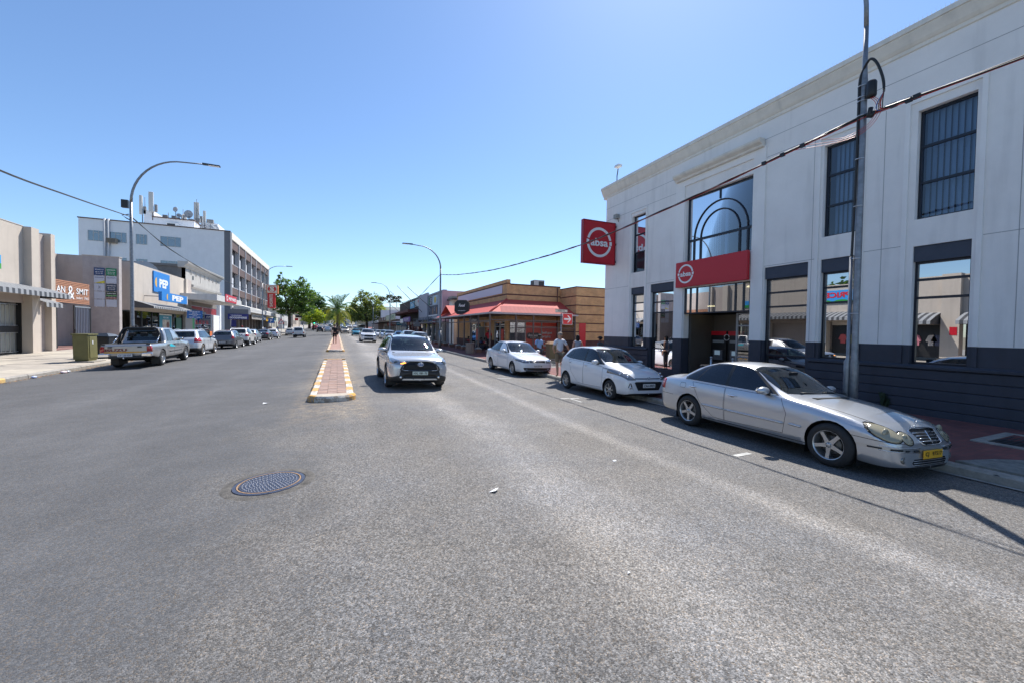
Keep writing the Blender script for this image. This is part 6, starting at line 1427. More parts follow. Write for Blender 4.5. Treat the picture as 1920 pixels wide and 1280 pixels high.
b.box(12.95, 13.62, 21.695, 21.72, 2.20, 2.22); b.box(12.95, 13.62, 21.695, 21.72, 2.87, 2.89); b.build('white_border', M_sign_white, t)
bx('name_blade', t, mat('blade_cream', (.55, .53, .47), .5), 12.42, 13.28, 21.73, 21.75, 2.96, 3.12); text('PIERRE STR', 'south', (12.85, 21.73, 3.04), .5, .08, M_ink, t, d=.003)
b = MB(); b.box(12.41, 13.29, 21.725, 21.755, 2.945, 2.96); b.box(12.41, 13.29, 21.725, 21.755, 3.12, 3.135); b.build('blade_edge', M_black, t)
t = thing('utility_box', 'brown utility cabinet with orange rusty lid behind the man in the white shirt', 'utility box', (12.3, 21.9, 0))
zb_ = gz(12.3, 22); bx('cabinet', t, mat('box_brown', (.14, .11, .055), .7, var=.15), 11.98, 12.72, 21.6, 22.1, zb_+.05, 1.0); b = MB(); b.add([(11.93, 21.55, 1.0), (12.77, 21.55, 1.0), (12.77, 22.15, 1.0), (11.93, 22.15, 1.0), (12.05, 21.7, 1.14), (12.65, 21.7, 1.14), (12.65, 22.0, 1.14), (12.05, 22.0, 1.14)], [(0, 1, 5, 4), (1, 2, 6, 5), (2, 3, 7, 6), (3, 0, 4, 7), (4, 5, 6, 7)]); b.build('lid', mat('box_lid', (.36, .2, .1), .8, var=.3), t); bx('plinth', t, M_kerbc, 11.9, 12.8, 21.52, 22.18, zb_, zb_+.06)
t = thing('litter_bin', 'round ribbed brown concrete litter bin on the corner pavement', 'litter bin', (9.08, 28.6, gz(9.1, 28.6))); zb_ = gz(9.1, 28.6)
M_bin = mat('bin_concrete', (.22, .17, .145), .9, var=.2, vscale=5)
b = MB(); n = 36; vs = []; 
for z in (0, .72): vs += [(9.08+(.30+(.02 if (i//2) % 2 else 0))*math.cos(2*math.pi*i/n), 28.6+(.30+(.02 if (i//2) % 2 else 0))*math.sin(2*math.pi*i/n), zb_+z) for i in range(n)]
b.add(vs, [(i, (i+1) % n, n+(i+1) % n, n+i) for i in range(n)]); b.build('drum', M_bin, t); b = MB(); b.lathe([(.33, .70), (.34, .78), (.31, .80), (.22, .80), (.2, .6)], 'z', 24, (9.08, 28.6, zb_)); b.build('rim', M_bin, t)

# ---------------------------------------------------------------- further right side
fr_ = thing('lattice_shop', 'low shop with pale lattice block wall showing above the red veranda', 'building', (13.3, 46, 0))
bx('wall', fr_, M_cream, 12.6, 20, 46, 48.2, 0, 5.3); M_lat = mat('lattice_cream', (.55, .45, .33), .8)
b = MB(); 
for i in range(24):
    for s_ in (-1, 1): x = 12.1+i*.13; b.prism([(x-.02, 3.9 if s_ > 0 else 5.3), (x+.02, 3.9 if s_ > 0 else 5.3), (x+.9+.02, 5.3 if s_ > 0 else 3.9), (x+.9-.02, 5.3 if s_ > 0 else 3.9)], 'south', (0, 45.9, 0), 0, .06)
o = b.build('lattice_screen', M_lat, fr_); o['kind'] = 'stuff'; bx('coping', fr_, M_dark_metal, 12.3, 20, 45.8, 48.2, 5.3, 5.5); bx('roof_box', fr_, M_kerbc, 12.4, 18, 46.2, 48, 5.5, 5.75)
gp = thing('grey_gallery', 'grey building with a tall pink edged fin and two big advertising posters', 'building', (12.2, 55, 0))
M_gp = mat('gallery_grey', (.36, .37, .41), .8, var=.06); M_pink = mat('pink_edge', (.62, .36, .38), .8)
bx('front_wall', gp, M_gp, 12.2, 12.5, 48.9, 60, 3.3, 6.75); bx('pink_side', gp, M_pink, 11.85, 22, 48.5, 48.9, 2.8, 6.6); bx('side_fin', gp, M_gp, 11.9, 12.2, 58.0, 64.6, 3.2, 7.1); bx('body', gp, M_gp, 12.5, 22, 48.9, 64.6, 0, 6.6); bx('top_rail', gp, M_gp, 12.0, 12.2, 48.9, 58, 6.55, 6.75)
for j in range(4): bx('joint', gp, M_joint, 12.19, 12.2, 48.9, 58, 3.8+j*.75, 3.83+j*.75)
def poster(par, name, c, y0, y1, z0, z1, x, bits):
    o = bx(name, par, c, x-.05, x, y0, y1, z0, z1); return o
M_p1 = mat('poster_sky', (.42, .52, .60), .6, var=.35, vscale=1.3); M_p2 = mat('poster_navy', (.035, .045, .08), .5); M_p3 = mat('poster_green', (.1, .22, .12), .6)
bx('poster', gp, M_p1, 12.13, 12.2, 52.6, 58.0, 5.15, 6.4); bx('poster_part', gp, M_p2, 12.11, 12.13, 55.6, 57.9, 5.2, 6.35); bx('poster_part', gp, M_p3, 12.10, 12.11, 57.4, 57.9, 5.2, 6.35)
for k, s_ in enumerate(('ON', 'THE', 'SPOT')): text(s_, 'west', (12.11, 56.5, 6.1-k*.3), 1.0, .2, M_sign_white, gp)
b = MB(); b.ball((12.12, 53.9, 5.8), .02, .7, .45, 10, 6); b.build('poster_sun', mat('poster_yellow', (.6, .42, .05), .5), gp)
bx('poster', gp, M_p2, 12.13, 12.2, 52.6, 58.0, 3.85, 5.05)
for y in (55.2, 52.95): b = MB(); b.ball((12.12, y, 4.35), .02, .22, .5, 8, 6); b.build('poster_figure', mat('poster_skin', (.42, .22, .12), .6), gp)
bx('poster_strip', gp, M_sign_white, 12.11, 12.13, 52.6, 58, 3.66, 3.82)
for y in (57.2, 54.2): b = MB(); b.ringarc(.2, .3, 0, 360, 'west', (12.12, y, 4.6), 0, .01, 14); b.build('poster_ring', MATS['gallery_grey'], gp)
cfn = thing('canopy_railing', 'thin dark railing above the pavement canopy of the grey building', 'railing', (10.9, 56, 2.8))
for i in range(14): bx('upright', cfn, M_dark_metal, 10.85, 10.9, 50+i*1.05, 50.06+i*1.05, 2.8, 3.4)
for i in range(13): b = MB(); b.tube([(10.87, 50+i*1.05, 2.82), (10.87, 50+(i+1)*1.05, 3.38)], .02, 4); b.build('brace', M_dark_metal, cfn)
bx('rail', cfn, M_dark_metal, 10.85, 10.9, 50, 63.7, 3.38, 3.43); bx('rail', cfn, M_dark_metal, 10.85, 10.9, 50, 63.7, 2.76, 2.81)
bx('canopy_roof', gp, M_gp, 10.9, 12.2, 49, 64.5, 2.70, 2.78)
db = thing('dark_brick_building', 'dark brown textured brick building with two bright posters high on its wall', 'building', (12.4, 76, 0))
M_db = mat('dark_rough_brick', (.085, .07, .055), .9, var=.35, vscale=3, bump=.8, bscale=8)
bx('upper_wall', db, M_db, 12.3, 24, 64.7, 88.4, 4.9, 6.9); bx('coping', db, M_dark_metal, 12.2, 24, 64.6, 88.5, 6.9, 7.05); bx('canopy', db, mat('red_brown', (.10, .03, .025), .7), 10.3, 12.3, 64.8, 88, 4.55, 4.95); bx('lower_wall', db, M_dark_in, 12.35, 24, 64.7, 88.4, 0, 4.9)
bx('poster', db, mat('poster_blue_sky', (.2, .5, .65), .6, var=.4, vscale=1.2), 12.22, 12.3, 70.6, 74.6, 5.5, 6.7); bx('poster', db, mat('poster_pale', (.5, .55, .52), .6, var=.3, vscale=1.5), 12.22, 12.3, 65, 69.6, 5.6, 6.8); bx('poster_badge', db, M_red, 12.2, 12.22, 65.2, 67, 6.2, 6.6)
text('SALE', 'west', (12.22, 72.6, 6.1), 2.6, .5, M_sign_white, db)
t = thing('purple_sign', 'purple and white fascia sign on the canopy of the right hand shops', 'sign', (10.6, 69, 3.0)); bx('board', t, mat('sign_purple', (.16, .09, .30), .5), 10.5, 10.6, 64.5, 71.5, 3.0, 3.75); bx('white_end', t, M_sign_white, 10.5, 10.6, 71.5, 75, 2.9, 3.6); text('CELL CITY', 'west', (10.5, 68, 3.4), 4.5, .35, M_sign_white, t)
t = thing('pale_green_sign', 'pale green and cream fascia sign above the shop canopy', 'sign', (10.2, 86, 4)); bx('board', t, mat('sign_sage', (.42, .47, .36), .6, var=.3, vscale=1), 10.1, 10.2, 79, 95, 3.65, 4.75); text('LEWIS', 'west', (10.1, 83, 4.25), 5.5, .55, mat('sign_dark_green', (.05, .16, .06), .5), t)
t = thing('brown_canopy', 'brown boarded shop canopy with a row of small light signs', 'canopy', (10.4, 104, 3.9)); bx('board', t, mat('board_brown', (.17, .09, .06), .7), 10.3, 10.5, 95, 114, 3.7, 4.6); bx('slab', t, M_kerbc, 10.4, 12.4, 80, 114, 3.55, 3.7)
for y in (98, 103, 109): bx('small_sign', t, mat('sign_lightgrey', (.42, .42, .42), .5), 10.25, 10.3, y, y+2, 3.85, 4.5)
for (y, c, s_, x) in ((88, (.14, .035, .02), 'FURNITURE', 11.2), (80.5, (.02, .20, .24), 'PHONES', 11.2), (96, (.3, .05, .03), 'BOUTIQUE', 11.3)):
    t = thing('hanging_sign', {'FURNITURE': 'dark red hanging shop sign', 'PHONES': 'teal hanging shop sign', 'BOUTIQUE': 'brick red hanging shop sign'}[s_]+' under the right hand canopies', 'sign', (x, y, 2.9)); bx('board', t, mat('hang_'+s_.lower(), c, .5), 10.6, 12.2, y-.08, y+.08, 2.55, 3.2); text(s_, 'south', (11.4, y-.08, 2.88), 1.3, .25, M_sign_white, t)
wbld = thing('white_upper_building', 'white overhanging upper storey building with a small green window down the right side', 'building', (12.2, 130, 0))
M_wb = mat('white_cladding', (.72, .73, .75), .7, var=.04)
b = MB(); 
for i in range(46): y = 120.8+i*.55; b.box(10.9, 11.1, y, y+.5, 3.7, 7.2)
o = b.build('cladding_boards', M_wb, wbld); o['kind'] = 'stuff'
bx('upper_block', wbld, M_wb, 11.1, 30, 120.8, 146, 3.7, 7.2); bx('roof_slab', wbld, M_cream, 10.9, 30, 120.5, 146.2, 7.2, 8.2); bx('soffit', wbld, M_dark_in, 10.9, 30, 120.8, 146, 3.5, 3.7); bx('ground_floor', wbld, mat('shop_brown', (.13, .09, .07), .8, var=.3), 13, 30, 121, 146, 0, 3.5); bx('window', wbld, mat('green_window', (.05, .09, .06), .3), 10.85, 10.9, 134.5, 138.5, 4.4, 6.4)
bx('side_wall', wbld, M_wb, 11, 30, 114.5, 120.5, 3.7, 6.9)
for i, (y0, y1) in enumerate(((49, 64.5), (64.8, 79), (79.2, 95), (95.2, 120))):
    t = thing('shopfront', ['shopfront under the grey building canopy', 'shopfront below the purple sign', 'shopfront below the pale green sign', 'shopfront below the brown canopy'][i]+' with dark glass', 'shopfront', (12.4, y0, .2), group='shopfronts under the right hand canopies')
    n = int((y1-y0)/3.0)
    for k in range(n):
        a = y0+k*3.0; bx('pier', t, [M_kerbc, mat('pier_red', (.16, .06, .05), .8), M_cream, M_kerbc][i], 12.0, 12.3, a, a+.5, .1, 3.2)
        bx('glass', t, G_shop, 12.2, 12.21, a+.5, a+3.0, .5, 2.6); bx('fascia', t, mat('fascia_%d' % ((i*3+k) % 5), [(.3, .28, .25), (.25, .05, .04), (.05, .12, .25), (.35, .3, .1), (.3, .3, .32)][(i*3+k) % 5], .6), 12.1, 12.2, a+.5, a+3.0, 2.6, 3.1)
    bx('back_wall', t, mat('shop_back', (.16, .13, .11), .9, var=.5, vscale=2), 13.5, 13.6, y0, y1, 0, 3.3)
# slanting flag poles
for i, (a, c, y) in enumerate((((10.1, 6.4), (11.7, 4.7), 55.0), ((9.6, 7.1), (11.95, 4.2), 61), ((9.9, 7.3), (12.0, 5.0), 72), ((9.4, 6.6), (12.0, 4.4), 80))):
    b = MB(); b.tube([(a[0]-1.7, y-1.5, a[1]+.9), (12.15, y+1, c[1])], .045, 6); tag(b.build('flag_pole', M_steel), ['nearest slanting bare flag pole on the grey poster building', 'second slanting flag pole, fixed to the grey side fin', 'third slanting flag pole above the dark brick wall', 'farthest slanting flag pole above the dark brick wall'][i], 'flag pole', 'slanting flag poles over the right hand shops')
for i, (y, x) in enumerate(((52, 9.4), (63, 9.4))):
    t = thing('warning_sign', ['nearer', 'farther'][i]+' grey backed triangular road sign seen from behind by the right hand shops', 'road sign', (x, y, .2), group='road signs seen from behind'); b = MB(); b.tube([(x, y, .1), (x, y, 3.0)], .035, 6); b.build('pole', M_steel, t); b = MB(); b.prism([(-.52, -.4), (.52, -.4), (0, .52)], 'south', (x, y-.03, 2.55), 0, .02); b.build('triangle_plate', mat('sign_back_grey', (.13, .14, .15), .6), t)
    b = MB(); b.prism([(-.30, -.3), (.30, -.3), (.30, .3), (-.30, .3)], 'south', (x, y-.03, 1.95), 0, .02) if 0 else None
# ---------------------------------------------------------------- left side
XL = -16.5
M_beige = mat('beige_plaster', (.52, .455, .385), .85, var=.06, vscale=1.0, bump=.25, bscale=22, stain=.14)
M_beige2 = mat('taupe_plaster', (.42, .36, .32), .85, var=.07, vscale=1.3, bump=.35, bscale=12, stain=.12)
M_aw_d = mat('awning_charcoal', (.055, .058, .065), .6); M_aw_l = mat('awning_grey', (.30, .31, .32), .6)
def awning(par, y0, y1, xw, xe, zt, zb, val=.26, stripe=.20, side=True):
    n = int((y1-y0)/stripe)
    b = MB()
    for i in range(n):
        a = y0+(y1-y0)*i/n; c = y0+(y1-y0)*(i+1)/n; k = i % 2
        P = [(xw, zt), (xw+(xe-xw)*.5, zt-(zt-zb)*.42), (xe, zb), (xe+.01, zb-val)]
        for (x0, z0), (x1, z1) in zip(P[:-1], P[1:]): b.add([(x0, a, z0), (x0, c, z0), (x1, c, z1), (x1, a, z1)], [(0, 1, 2, 3)], k)
    o = b.build('striped_cloth', [M_aw_l, M_aw_d], par)
    if side:
        for y in (y0, y1): b = MB(); b.add([(xw, y, zt), (xe, y, zb), (xe, y, zb-val), (xw, y, zb-val)], [(0, 1, 2, 3)]); b.build('awning_side', M_aw_d, par)
    b = MB(); b.tube([(xe-.02, y0, zb-.02), (xe-.02, y1, zb-.02)], .02, 5); b.build('front_bar', M_alu, par); return o
def lx(name, par, m, *a): return bx(name, par, m, *a)
# corner shop, nearest on the left (mostly outside the frame, seen again in the bank windows)
cs = thing('beige_shop', 'beige plastered flat fronted shop with striped awning and barred door, at the left picture edge', 'building', (XL, 30, 0))
lx('upper_wall', cs, M_beige, XL-.3, XL, 24, 32.4, 3.42, 7.33); lx('upper_wall', cs, M_beige, XL-.3, XL, -6, 24, 3.42, 6.35); lx('beam', cs, M_beige2, XL-.32, XL-.02, 22, 32.8, 2.95, 3.42)
for y0, y1 in ((32.35, 33.0), (27.6, 28.2), (22.2, 22.8), (16.8, 17.4), (13.6, 14.6), (9.0, 9.6), (4, 4.6), (-2, -1.4)): lx('pier', cs, M_beige, XL-.3, XL+.35, y0, y1, 0, 7.33 if y0 == 32.35 else 6.42 if y0 == 13.6 else 3.42)
lx('step_back_wall', cs, M_beige2, XL-1.0, XL-.3, 33.0, 34.75, 0, 7.3); lx('tall_pier', cs, M_beige, XL-1.0, XL+.02, 34.75, 35.15, 0, 7.42); lx('coping', cs, M_beige, XL-.34, XL+.02, 24, 32.35, 7.33, 7.37)
lx('recess_wall', cs, M_beige2, XL-.75, XL-.65, 22, 32.4, 0, 3.42); lx('roof', cs, M_gut, -30, XL-.3, -6, 32, 6.0, 6.1)
for k, y in enumerate((26.2,)): pass
gt = thing('security_gate', 'dark steel barred security door with pale panels at the left picture edge', 'gate', (XL-.2, 31, 0))
lx('door_leaf', gt, M_black, XL-.6, XL-.5, 29.9, 32.3, .12, 2.9); lx('lock_plate', gt, M_black, XL-.22, XL-.17, 29.9, 32.3, 1.28, 1.62)
for i in range(7): lx('pale_panel', gt, mat('gate_pale', (.38, .38, .33), .6), XL-.42, XL-.38, 30.0+i*.33, 30.27+i*.33, .25, 1.25); lx('pale_panel', gt, MATS['gate_pale'], XL-.42, XL-.38, 30.0+i*.33, 30.27+i*.33, 1.66, 2.8)
for i in range(8): lx('bar', gt, M_alu, XL-.24, XL-.21, 29.98+i*.33, 30.01+i*.33, .2, 2.86)
for z in (.2, 1.25, 1.66, 2.84): lx('cross_bar', gt, M_alu, XL-.25, XL-.22, 29.92, 32.28, z-.02, z+.02)
lx('gate_frame', gt, M_black, XL-.3, XL-.1, 32.28, 32.36, .1, 2.95)
aw = thing('striped_awning', 'long charcoal and grey striped awning on the beige shop at the left picture edge', 'awning', (XL, 30, 3.9)); awning(aw, 23.0, 33.2, XL, -14.9, 4.0, 3.55)
aw = thing('striped_awning', 'small striped awning tucked under the step behind the long striped awning', 'awning', (XL, 34, 3.2)); awning(aw, 33.05, 34.6, XL-.3, -15.9, 3.35, 3.05, side=False)
for y0, y1 in ((14.7, 16.6), (9.6, 13.4), (3.5, 9)): aw = thing('striped_awning', {14.7: 'third', 9.6: 'fourth', 3.5: 'fifth'}[y0]+' striped awning of the beige shop, seen only mirrored in the bank window', 'awning', (XL, y0, 3.9), group='striped awnings mirrored in the bank windows'); awning(aw, y0, y1, XL, -14.9, 3.6, 2.95)
aw = thing('striped_awning', 'striped awning beneath the blue price sign, seen mirrored in the bank window', 'awning', (XL, 19, 3.9)); awning(aw, 17.5, 22.8, XL, -14.9, 3.9, 3.35)
# shop windows of the stretch that shows in the mirror glass
sw = thing('mirrored_shopfront', 'dark shop windows with clothes and posters, seen mirrored in the bank window', 'shopfront', (XL-.3, 15, 0))
for y0, y1 in ((14.65, 16.7), (17.5, 22.1), (9.7, 13.5), (4.7, 8.9)): lx('shop_window', sw, M_black, XL-.5, XL-.4, y0, y1, .2, 2.7)
lx('shop_wall', sw, M_beige, XL-.4, XL-.1, -2, 22, 2.7, 3.45)
for y, c in ((16.2, (.55, .2, .25)), (15.3, (.6, .55, .5)), (15.0, (.08, .09, .15)), (18.4, (.6, .6, .62)), (19.3, (.65, .65, .65)), (20.4, (.5, .5, .1)), (21.2, (.5, .1, .1))): b = MB(); b.box(XL-.38, XL-.34, y-.19, y+.19, 1.1, 1.85); b.prism([(-.19, .35), (-.34, -.05), (-.26, -.1), (.26, -.1), (.34, -.05), (.19, .35), (.08, .4), (-.08, .4)], 'east', (XL-.34, y, 1.5), 0, .02); b.build('garment', mat('garment_%d' % int(y*10), c, .8), sw)
lx('pink_poster', sw, mat('pink_poster', (.55, .3, .28), .6, var=.4, vscale=6), XL-.38, XL-.36, 12.2, 13.4, .2, 1.8); lx('notice', sw, M_red, XL+.36, XL+.37, 13.7, 14.1, 1.9, 2.5)
gs = thing('blue_price_sign', 'sky blue sign with red GOOD PRICE lettering and green hills, mirrored in the bank window', 'sign', (XL+.1, 24, 5)); lx('board', gs, mat('sign_sky_blue', (.03, .30, .70), .5), XL, XL+.08, 17.6, 22.75, 4.66, 5.84)
b = MB(); P = [(-2.57, -.52)]+[(-2.57+.16*i, -.34+.18*abs(math.sin(i*.35))) for i in range(33)]+[(2.57, -.52)]; b.prism(P, 'east', (XL+.08, 20.17, 5.18), .001, .006); b.build('hills_print', mat('sign_green', (.03, .30, .05), .5), gs)
text('GOOD PRICE', 'east', (XL+.09, 20.2, 5.42), 4.7, .5, mat('sign_letter_red', (.6, .02, .04), .4), gs, bold=.04)
b2 = thing('blue_green_sign', 'end of a blue and green shop sign at the left picture edge', 'sign', (XL, 29, 5)); lx('board', b2, MATS['sign_sky_blue'], XL, XL+.08, 28.2, 30.55, 4.66, 5.4); lx('green_foot', b2, MATS['sign_green'], XL+.08, XL+.085, 28.2, 30.55, 4.66, 4.95)
# setback between the shops: timber sign with a passage under it
fw_ = thing('passage_building', 'taupe passage wall with glass door behind the timber slat sign', 'building', (XL-2, 39, 0))
lx('upper_wall', fw_, M_beige2, -20.5, -20.2, 35.15, 43.3, 3.3, 7.3); lx('back_wall', fw_, M_beige2, -19.6, -19.3, 35.15, 43.3, 0, 3.3); lx('side_wall', fw_, M_beige2, -20.5, -17.5, 35.15, 35.3, 0, 7.3)
lx('door_frame', fw_, M_black, -19.3, -19.25, 38.6, 40.4, .1, 2.65); lx('frosted_glass', fw_, mat('frosted_green', (.26, .34, .31), .4), -19.25, -19.22, 38.7, 40.3, .2, 2.6)
lx('brick_floor', fw_, brickmat('maroon_pavers', (.26, .13, .11), (.2, .1, .09), (.2, .13, .11), .2, .1, .01, 'floor'), -19.3, XL-.05, 35.2, 43.2, .0, gz(-17, 39)+.012)
ts = thing('timber_slat_sign', 'sign of horizontal timber slats with white letters AN & SMIT, sedert 1965', 'sign', (-17.3, 39, 4)); M_slat = mat('cedar_slat', (.42, .20, .115), .65, var=.15, vscale=7)
lx('backing', ts, M_black, -17.36, -17.34, 36.0, 40.85, 3.28, 4.82)
for i in range(14): lx('slat', ts, M_slat, -17.34, -17.30, 36.0, 40.9, 3.27+i*.111, 3.27+i*.111+.078)
text('AN', 'east', (-17.30, 37.42, 4.17), .95, .44, M_sign_white, ts, d=.02, bold=.01); text('&', 'east', (-17.30, 38.55, 4.02), .78, .92, M_sign_white, ts, d=.024, bold=0.); text('SMIT', 'east', (-17.30, 39.95, 4.17), 1.5, .44, M_sign_white, ts, d=.02, bold=.01); text('sedert  1965', 'east', (-17.30, 39.95, 3.70), 1.55, .2, M_sign_white, ts, d=.02, bold=.0)
text('EULEM', 'east', (-17.30, 36.4, 4.17), .6, .44, M_sign_white, ts, d=.02) if 0 else None
pg = thing('passage_gate', 'open dark steel barred gate below the timber slat sign', 'gate', (-17.3, 40, 0))
for y in (36.95, 38.95, 41.0): lx('post', pg, M_dark_metal, -17.35, -17.27, y-.05, y+.05, .1, 3.15)
for i in range(9): lx('bar', pg, mat('gate_bar_blue', (.10, .12, .17), .4), -17.33, -17.29, 39.15+i*.2, 39.22+i*.2, .25, 3.0)
lx('rail', pg, M_alu, -17.35, -17.27, 39.0, 41.0, 3.0, 3.1); lx('rail', pg, M_dark_metal, -17.35, -17.27, 39.0, 41.0, .2, .28); lx('lock_box', pg, M_dark_metal, -17.3, -17.2, 38.85, 38.98, 1.1, 1.4)
# fin wall with panels
fn = thing('fin_wall', 'taupe wall fin with pale lit edge carrying two columns of business panels', 'wall', (-17.4, 43.4, 0))
lx('wall', fn, mat('fin_taupe', (.40, .36, .345), .85, var=.12, vscale=1.8, bump=.6, bscale=6, stain=.15), -18.7, XL+.02, 43.3, 43.75, 0, 7.32); lx('side_wall', fn, M_beige2, -20.5, -18.7, 43.3, 43.6, 0, 7.3); lx('coping', fn, M_beige, -18.74, XL+.06, 43.26, 43.79, 7.32, 7.37)
M_pan = mat('panel_white', (.50, .54, .62), .5); specs = [[((.015, .055, .16), 'ABRAHAMS & CO'), (None, 'BOEKHOUERS'), (None, 'X'), (None, ''), (None, '')], [((.01, .20, .085), 'LANDMARK'), (None, 'ARCHITECTS'), ((.025, .05, .10), 'PROPERTIES'), ((.02, .05, .035), 'GARDEN'), (None, '')]]
for c in range(2):
    for r_ in range(5):
        col_, s_ = specs[c][r_]; x0 = (-18.01, -17.27)[c]; x1 = x0+.65; z1 = 6.38-r_*.638; m = mat('panel_c%d%d' % (c, r_), col_, .5) if col_ else M_pan
        p = lx('business_panel', fn, m, x0, x1, 43.24, 43.26, z1-.59, z1)
        for q in (.12, .53): lx('clip', p, M_sign_white, x0+q-.02, x0+q+.02, 43.23, 43.26, z1-.62, z1-.59)
        if s_ == 'X': b = MB(); b.tube([(x0+.26, 43.235, z1-.4), (x0+.39, 43.235, z1-.18)], .008, 4); b.tube([(x0+.39, 43.235, z1-.4), (x0+.26, 43.235, z1-.18)], .008, 4); b.build('cross_tools', M_dark_metal, p)
        elif s_:
            text(s_, 'south', ((x0+x1)/2, 43.24, z1-.14), .54, .085, M_sign_white if col_ else M_ink_b, p, d=.003)
            if col_: text('083 412 7750', 'south', ((x0+x1)/2, 43.24, z1-.32), .46, .07, M_sign_white, p, d=.003); text('TEL 022 482', 'south', ((x0+x1)/2, 43.24, z1-.45), .46, .06, M_sign_white, p, d=.003)
        if (c, r_) == (0, 1): b = MB(); b.prism([(-.3, -.28), (.325, -.28), (.325, -.09)], 'south', ((x0+x1)/2, 43.24, z1-.3), .001, .004); b.build('yellow_wedge', mat('panel_yellow', (.65, .58, .02), .5), p)
        if (c, r_) == (1, 3): lx('light_band', p, mat('band_green', (.15, .4, .15), .5), x0, x1, 43.234, 43.24, z1-.34, z1-.28); lx('photo_band', p, mat('band_photo', (.4, .2, .18), .6, var=.6, vscale=14), x0, x1, 43.234, 43.24, z1-.57, z1-.45)
# PEP shop
pp = thing('pep_shop', 'beige plastered shop with blue PEP signs and a grey striped awning', 'building', (XL, 52, 0))
lx('upper_wall', pp, M_beige, XL-.3, XL, 45.6, 58.7, 3.1, 7.31); lx('pier', pp, M_beige, XL-.3, XL+.2, 58.7, 59.3, 0, 7.3); lx('pier', pp, M_beige2, XL-.3, XL+.1, 59.3, 60.9, 3.6, 7.31); lx('pier_tile', pp, mat('speckled_tile', (.33, .31, .28), .6, var=.1), XL-.2, XL+.22, 58.3, 60.8, 0, 2.9)
lx('step', pp, M_beige2, XL-1.9, XL-1.6, 43.75, 45.6, 0, 7.2); lx('end_wall', pp, M_beige2, XL-1.9, XL-.02, 45.55, 45.6, 3.1, 7.3); lx('roof', pp, M_gut, -30, XL-.3, 45.6, 60.9, 6.7, 6.8)
lx('shop_inside', pp, mat('shop_warm_back', (.10, .08, .06), .9, var=.6, vscale=1.2), XL-2.2, XL-2.1, 45, 59, 0, 3.1); lx('stall_riser', pp, M_beige2, XL-.2, XL-.02, 45.6, 58.3, 0, .5)
for i, (y0, y1) in enumerate(((45.7, 47.6), (47.7, 49.9), (50.0, 51.5), (55.4, 58.2))): lx('window_pane', pp, G_shop, XL-.12, XL-.1, y0, y1, .5, 3.05); lx('mullion', pp, M_black, XL-.16, XL-.04, y1, y1+.1, .5, 3.08)
lx('teal_poster', pp, mat('poster_teal', (.02, .22, .28), .5), XL-.08, XL-.05, 51.7, 54.9, .5, 2.85); lx('poster_photo', pp, mat('poster_photo', (.45, .38, .3), .6, var=.5, vscale=3), XL-.05, XL-.04, 52.4, 54.3, 1.4, 2.4); lx('poster_frame', pp, M_cream, XL-.10, XL-.081, 51.5, 55.1, .4, 3.0); text('PEP HOME', 'east', (XL-.04, 53.3, 2.62), 1.4, .16, M_sign_white, pp); b = MB(); b.ball((XL-.03, 53.8, 1.85), .01, .4, .35, 8, 6); b.build('poster_figures', mat('poster_brown', (.2, .08, .05), .7), pp)
b = MB(); b.ball((XL-.5, 48.7, 1.5), .15, .32, .7, 10, 8); b.ball((XL-.5, 48.7, 2.35), .12, .16, .2, 10, 8); o = b.build('shop_dummy', mat('dummy_white', (.4, .4, .4), .8)); tag(o, 'white clothed dummy standing behind the shop glass left of the teal poster', 'dummy')
lx('green_machine', pp, mat('green_dark', (.03, .12, .07), .5), XL-.06, XL-.02, 56.2, 57.8, .6, 2.7)
aw = thing('grey_shop_awning', 'long sloping grey striped awning below the blue PEP signs', 'awning', (XL, 50, 4)); awning(aw, 45.6, 61.2, XL, -15.0, 3.98, 3.5, .18, .26)
for k in range(7): pass
s_ = thing('pep_wall_sign', 'upper square blue PEP sign with yellow half moon on the beige wall', 'sign', (XL, 52, 6)); M_pb = mat('pep_blue', (.012, .19, .55), .45); M_py = mat('pep_yellow', (.75, .42, .06), .45); lx('board', s_, M_pb, XL, XL+.1, 49.9, 53.95, 5.1, 7.12)
def pep(par, x, yc, zc, w_, h_):
    b = MB(); n = 12; b.prism([(0, -h_/2)]+[(-h_*.45*math.sin(math.pi*i/n), -h_/2*math.cos(math.pi*i/n)) for i in range(1, n)]+[(0, h_/2)], 'east', (x, yc-w_*.5+h_*.35, zc), .004, .012); b.build('half_moon', M_py, par)
    text('PEP', 'east', (x, yc+w_*.13, zc), w_*.68, h_*.92, M_sign_white, par, d=.01, bold=.05)
pep(s_, XL+.1, 51.9, 6.05, 3.3, .95)
s_ = thing('pep_box_sign', 'lower long blue PEP light box standing above the grey awning', 'sign', (-15.2, 51, 4.5)); lx('box', s_, M_pb, -15.25, -15.0, 47.4, 54.2, 4.12, 4.95); lx('rim', s_, M_sign_white, -15.26, -14.99, 54.2, 54.35, 4.1, 4.97); pep(s_, -15.0, 50.9, 4.54, 4.6, .60); 
for y in (48, 53.5): lx('bracket', s_, M_dark_metal, XL, -15.25, y, y+.06, 4.5, 4.56)
t = thing('satellite_mesh_dish', 'mesh satellite dish lying on the roof behind the PEP parapet', 'dish', (-19, 55, 7)); b = MB(); 
b.lathe([(0, 0), (.5, .04), (1.0, .16), (1.5, .38)], 'y', 20, (-19.5, 56, 7.3)); b.v = [(v[0], v[1], v[2]) for v in b.v]; b.build('reflector', mat('mesh_grey', (.32, .33, .34), .7), t); b = MB()
for i in range(8): a = 2*math.pi*i/8; b.tube([(-19.5, 55.98, 7.3), (-19.5+1.5*math.cos(a), 56.36, 7.3+1.5*math.sin(a))], .02, 4)
b.build('ribs', M_dark_metal, t)
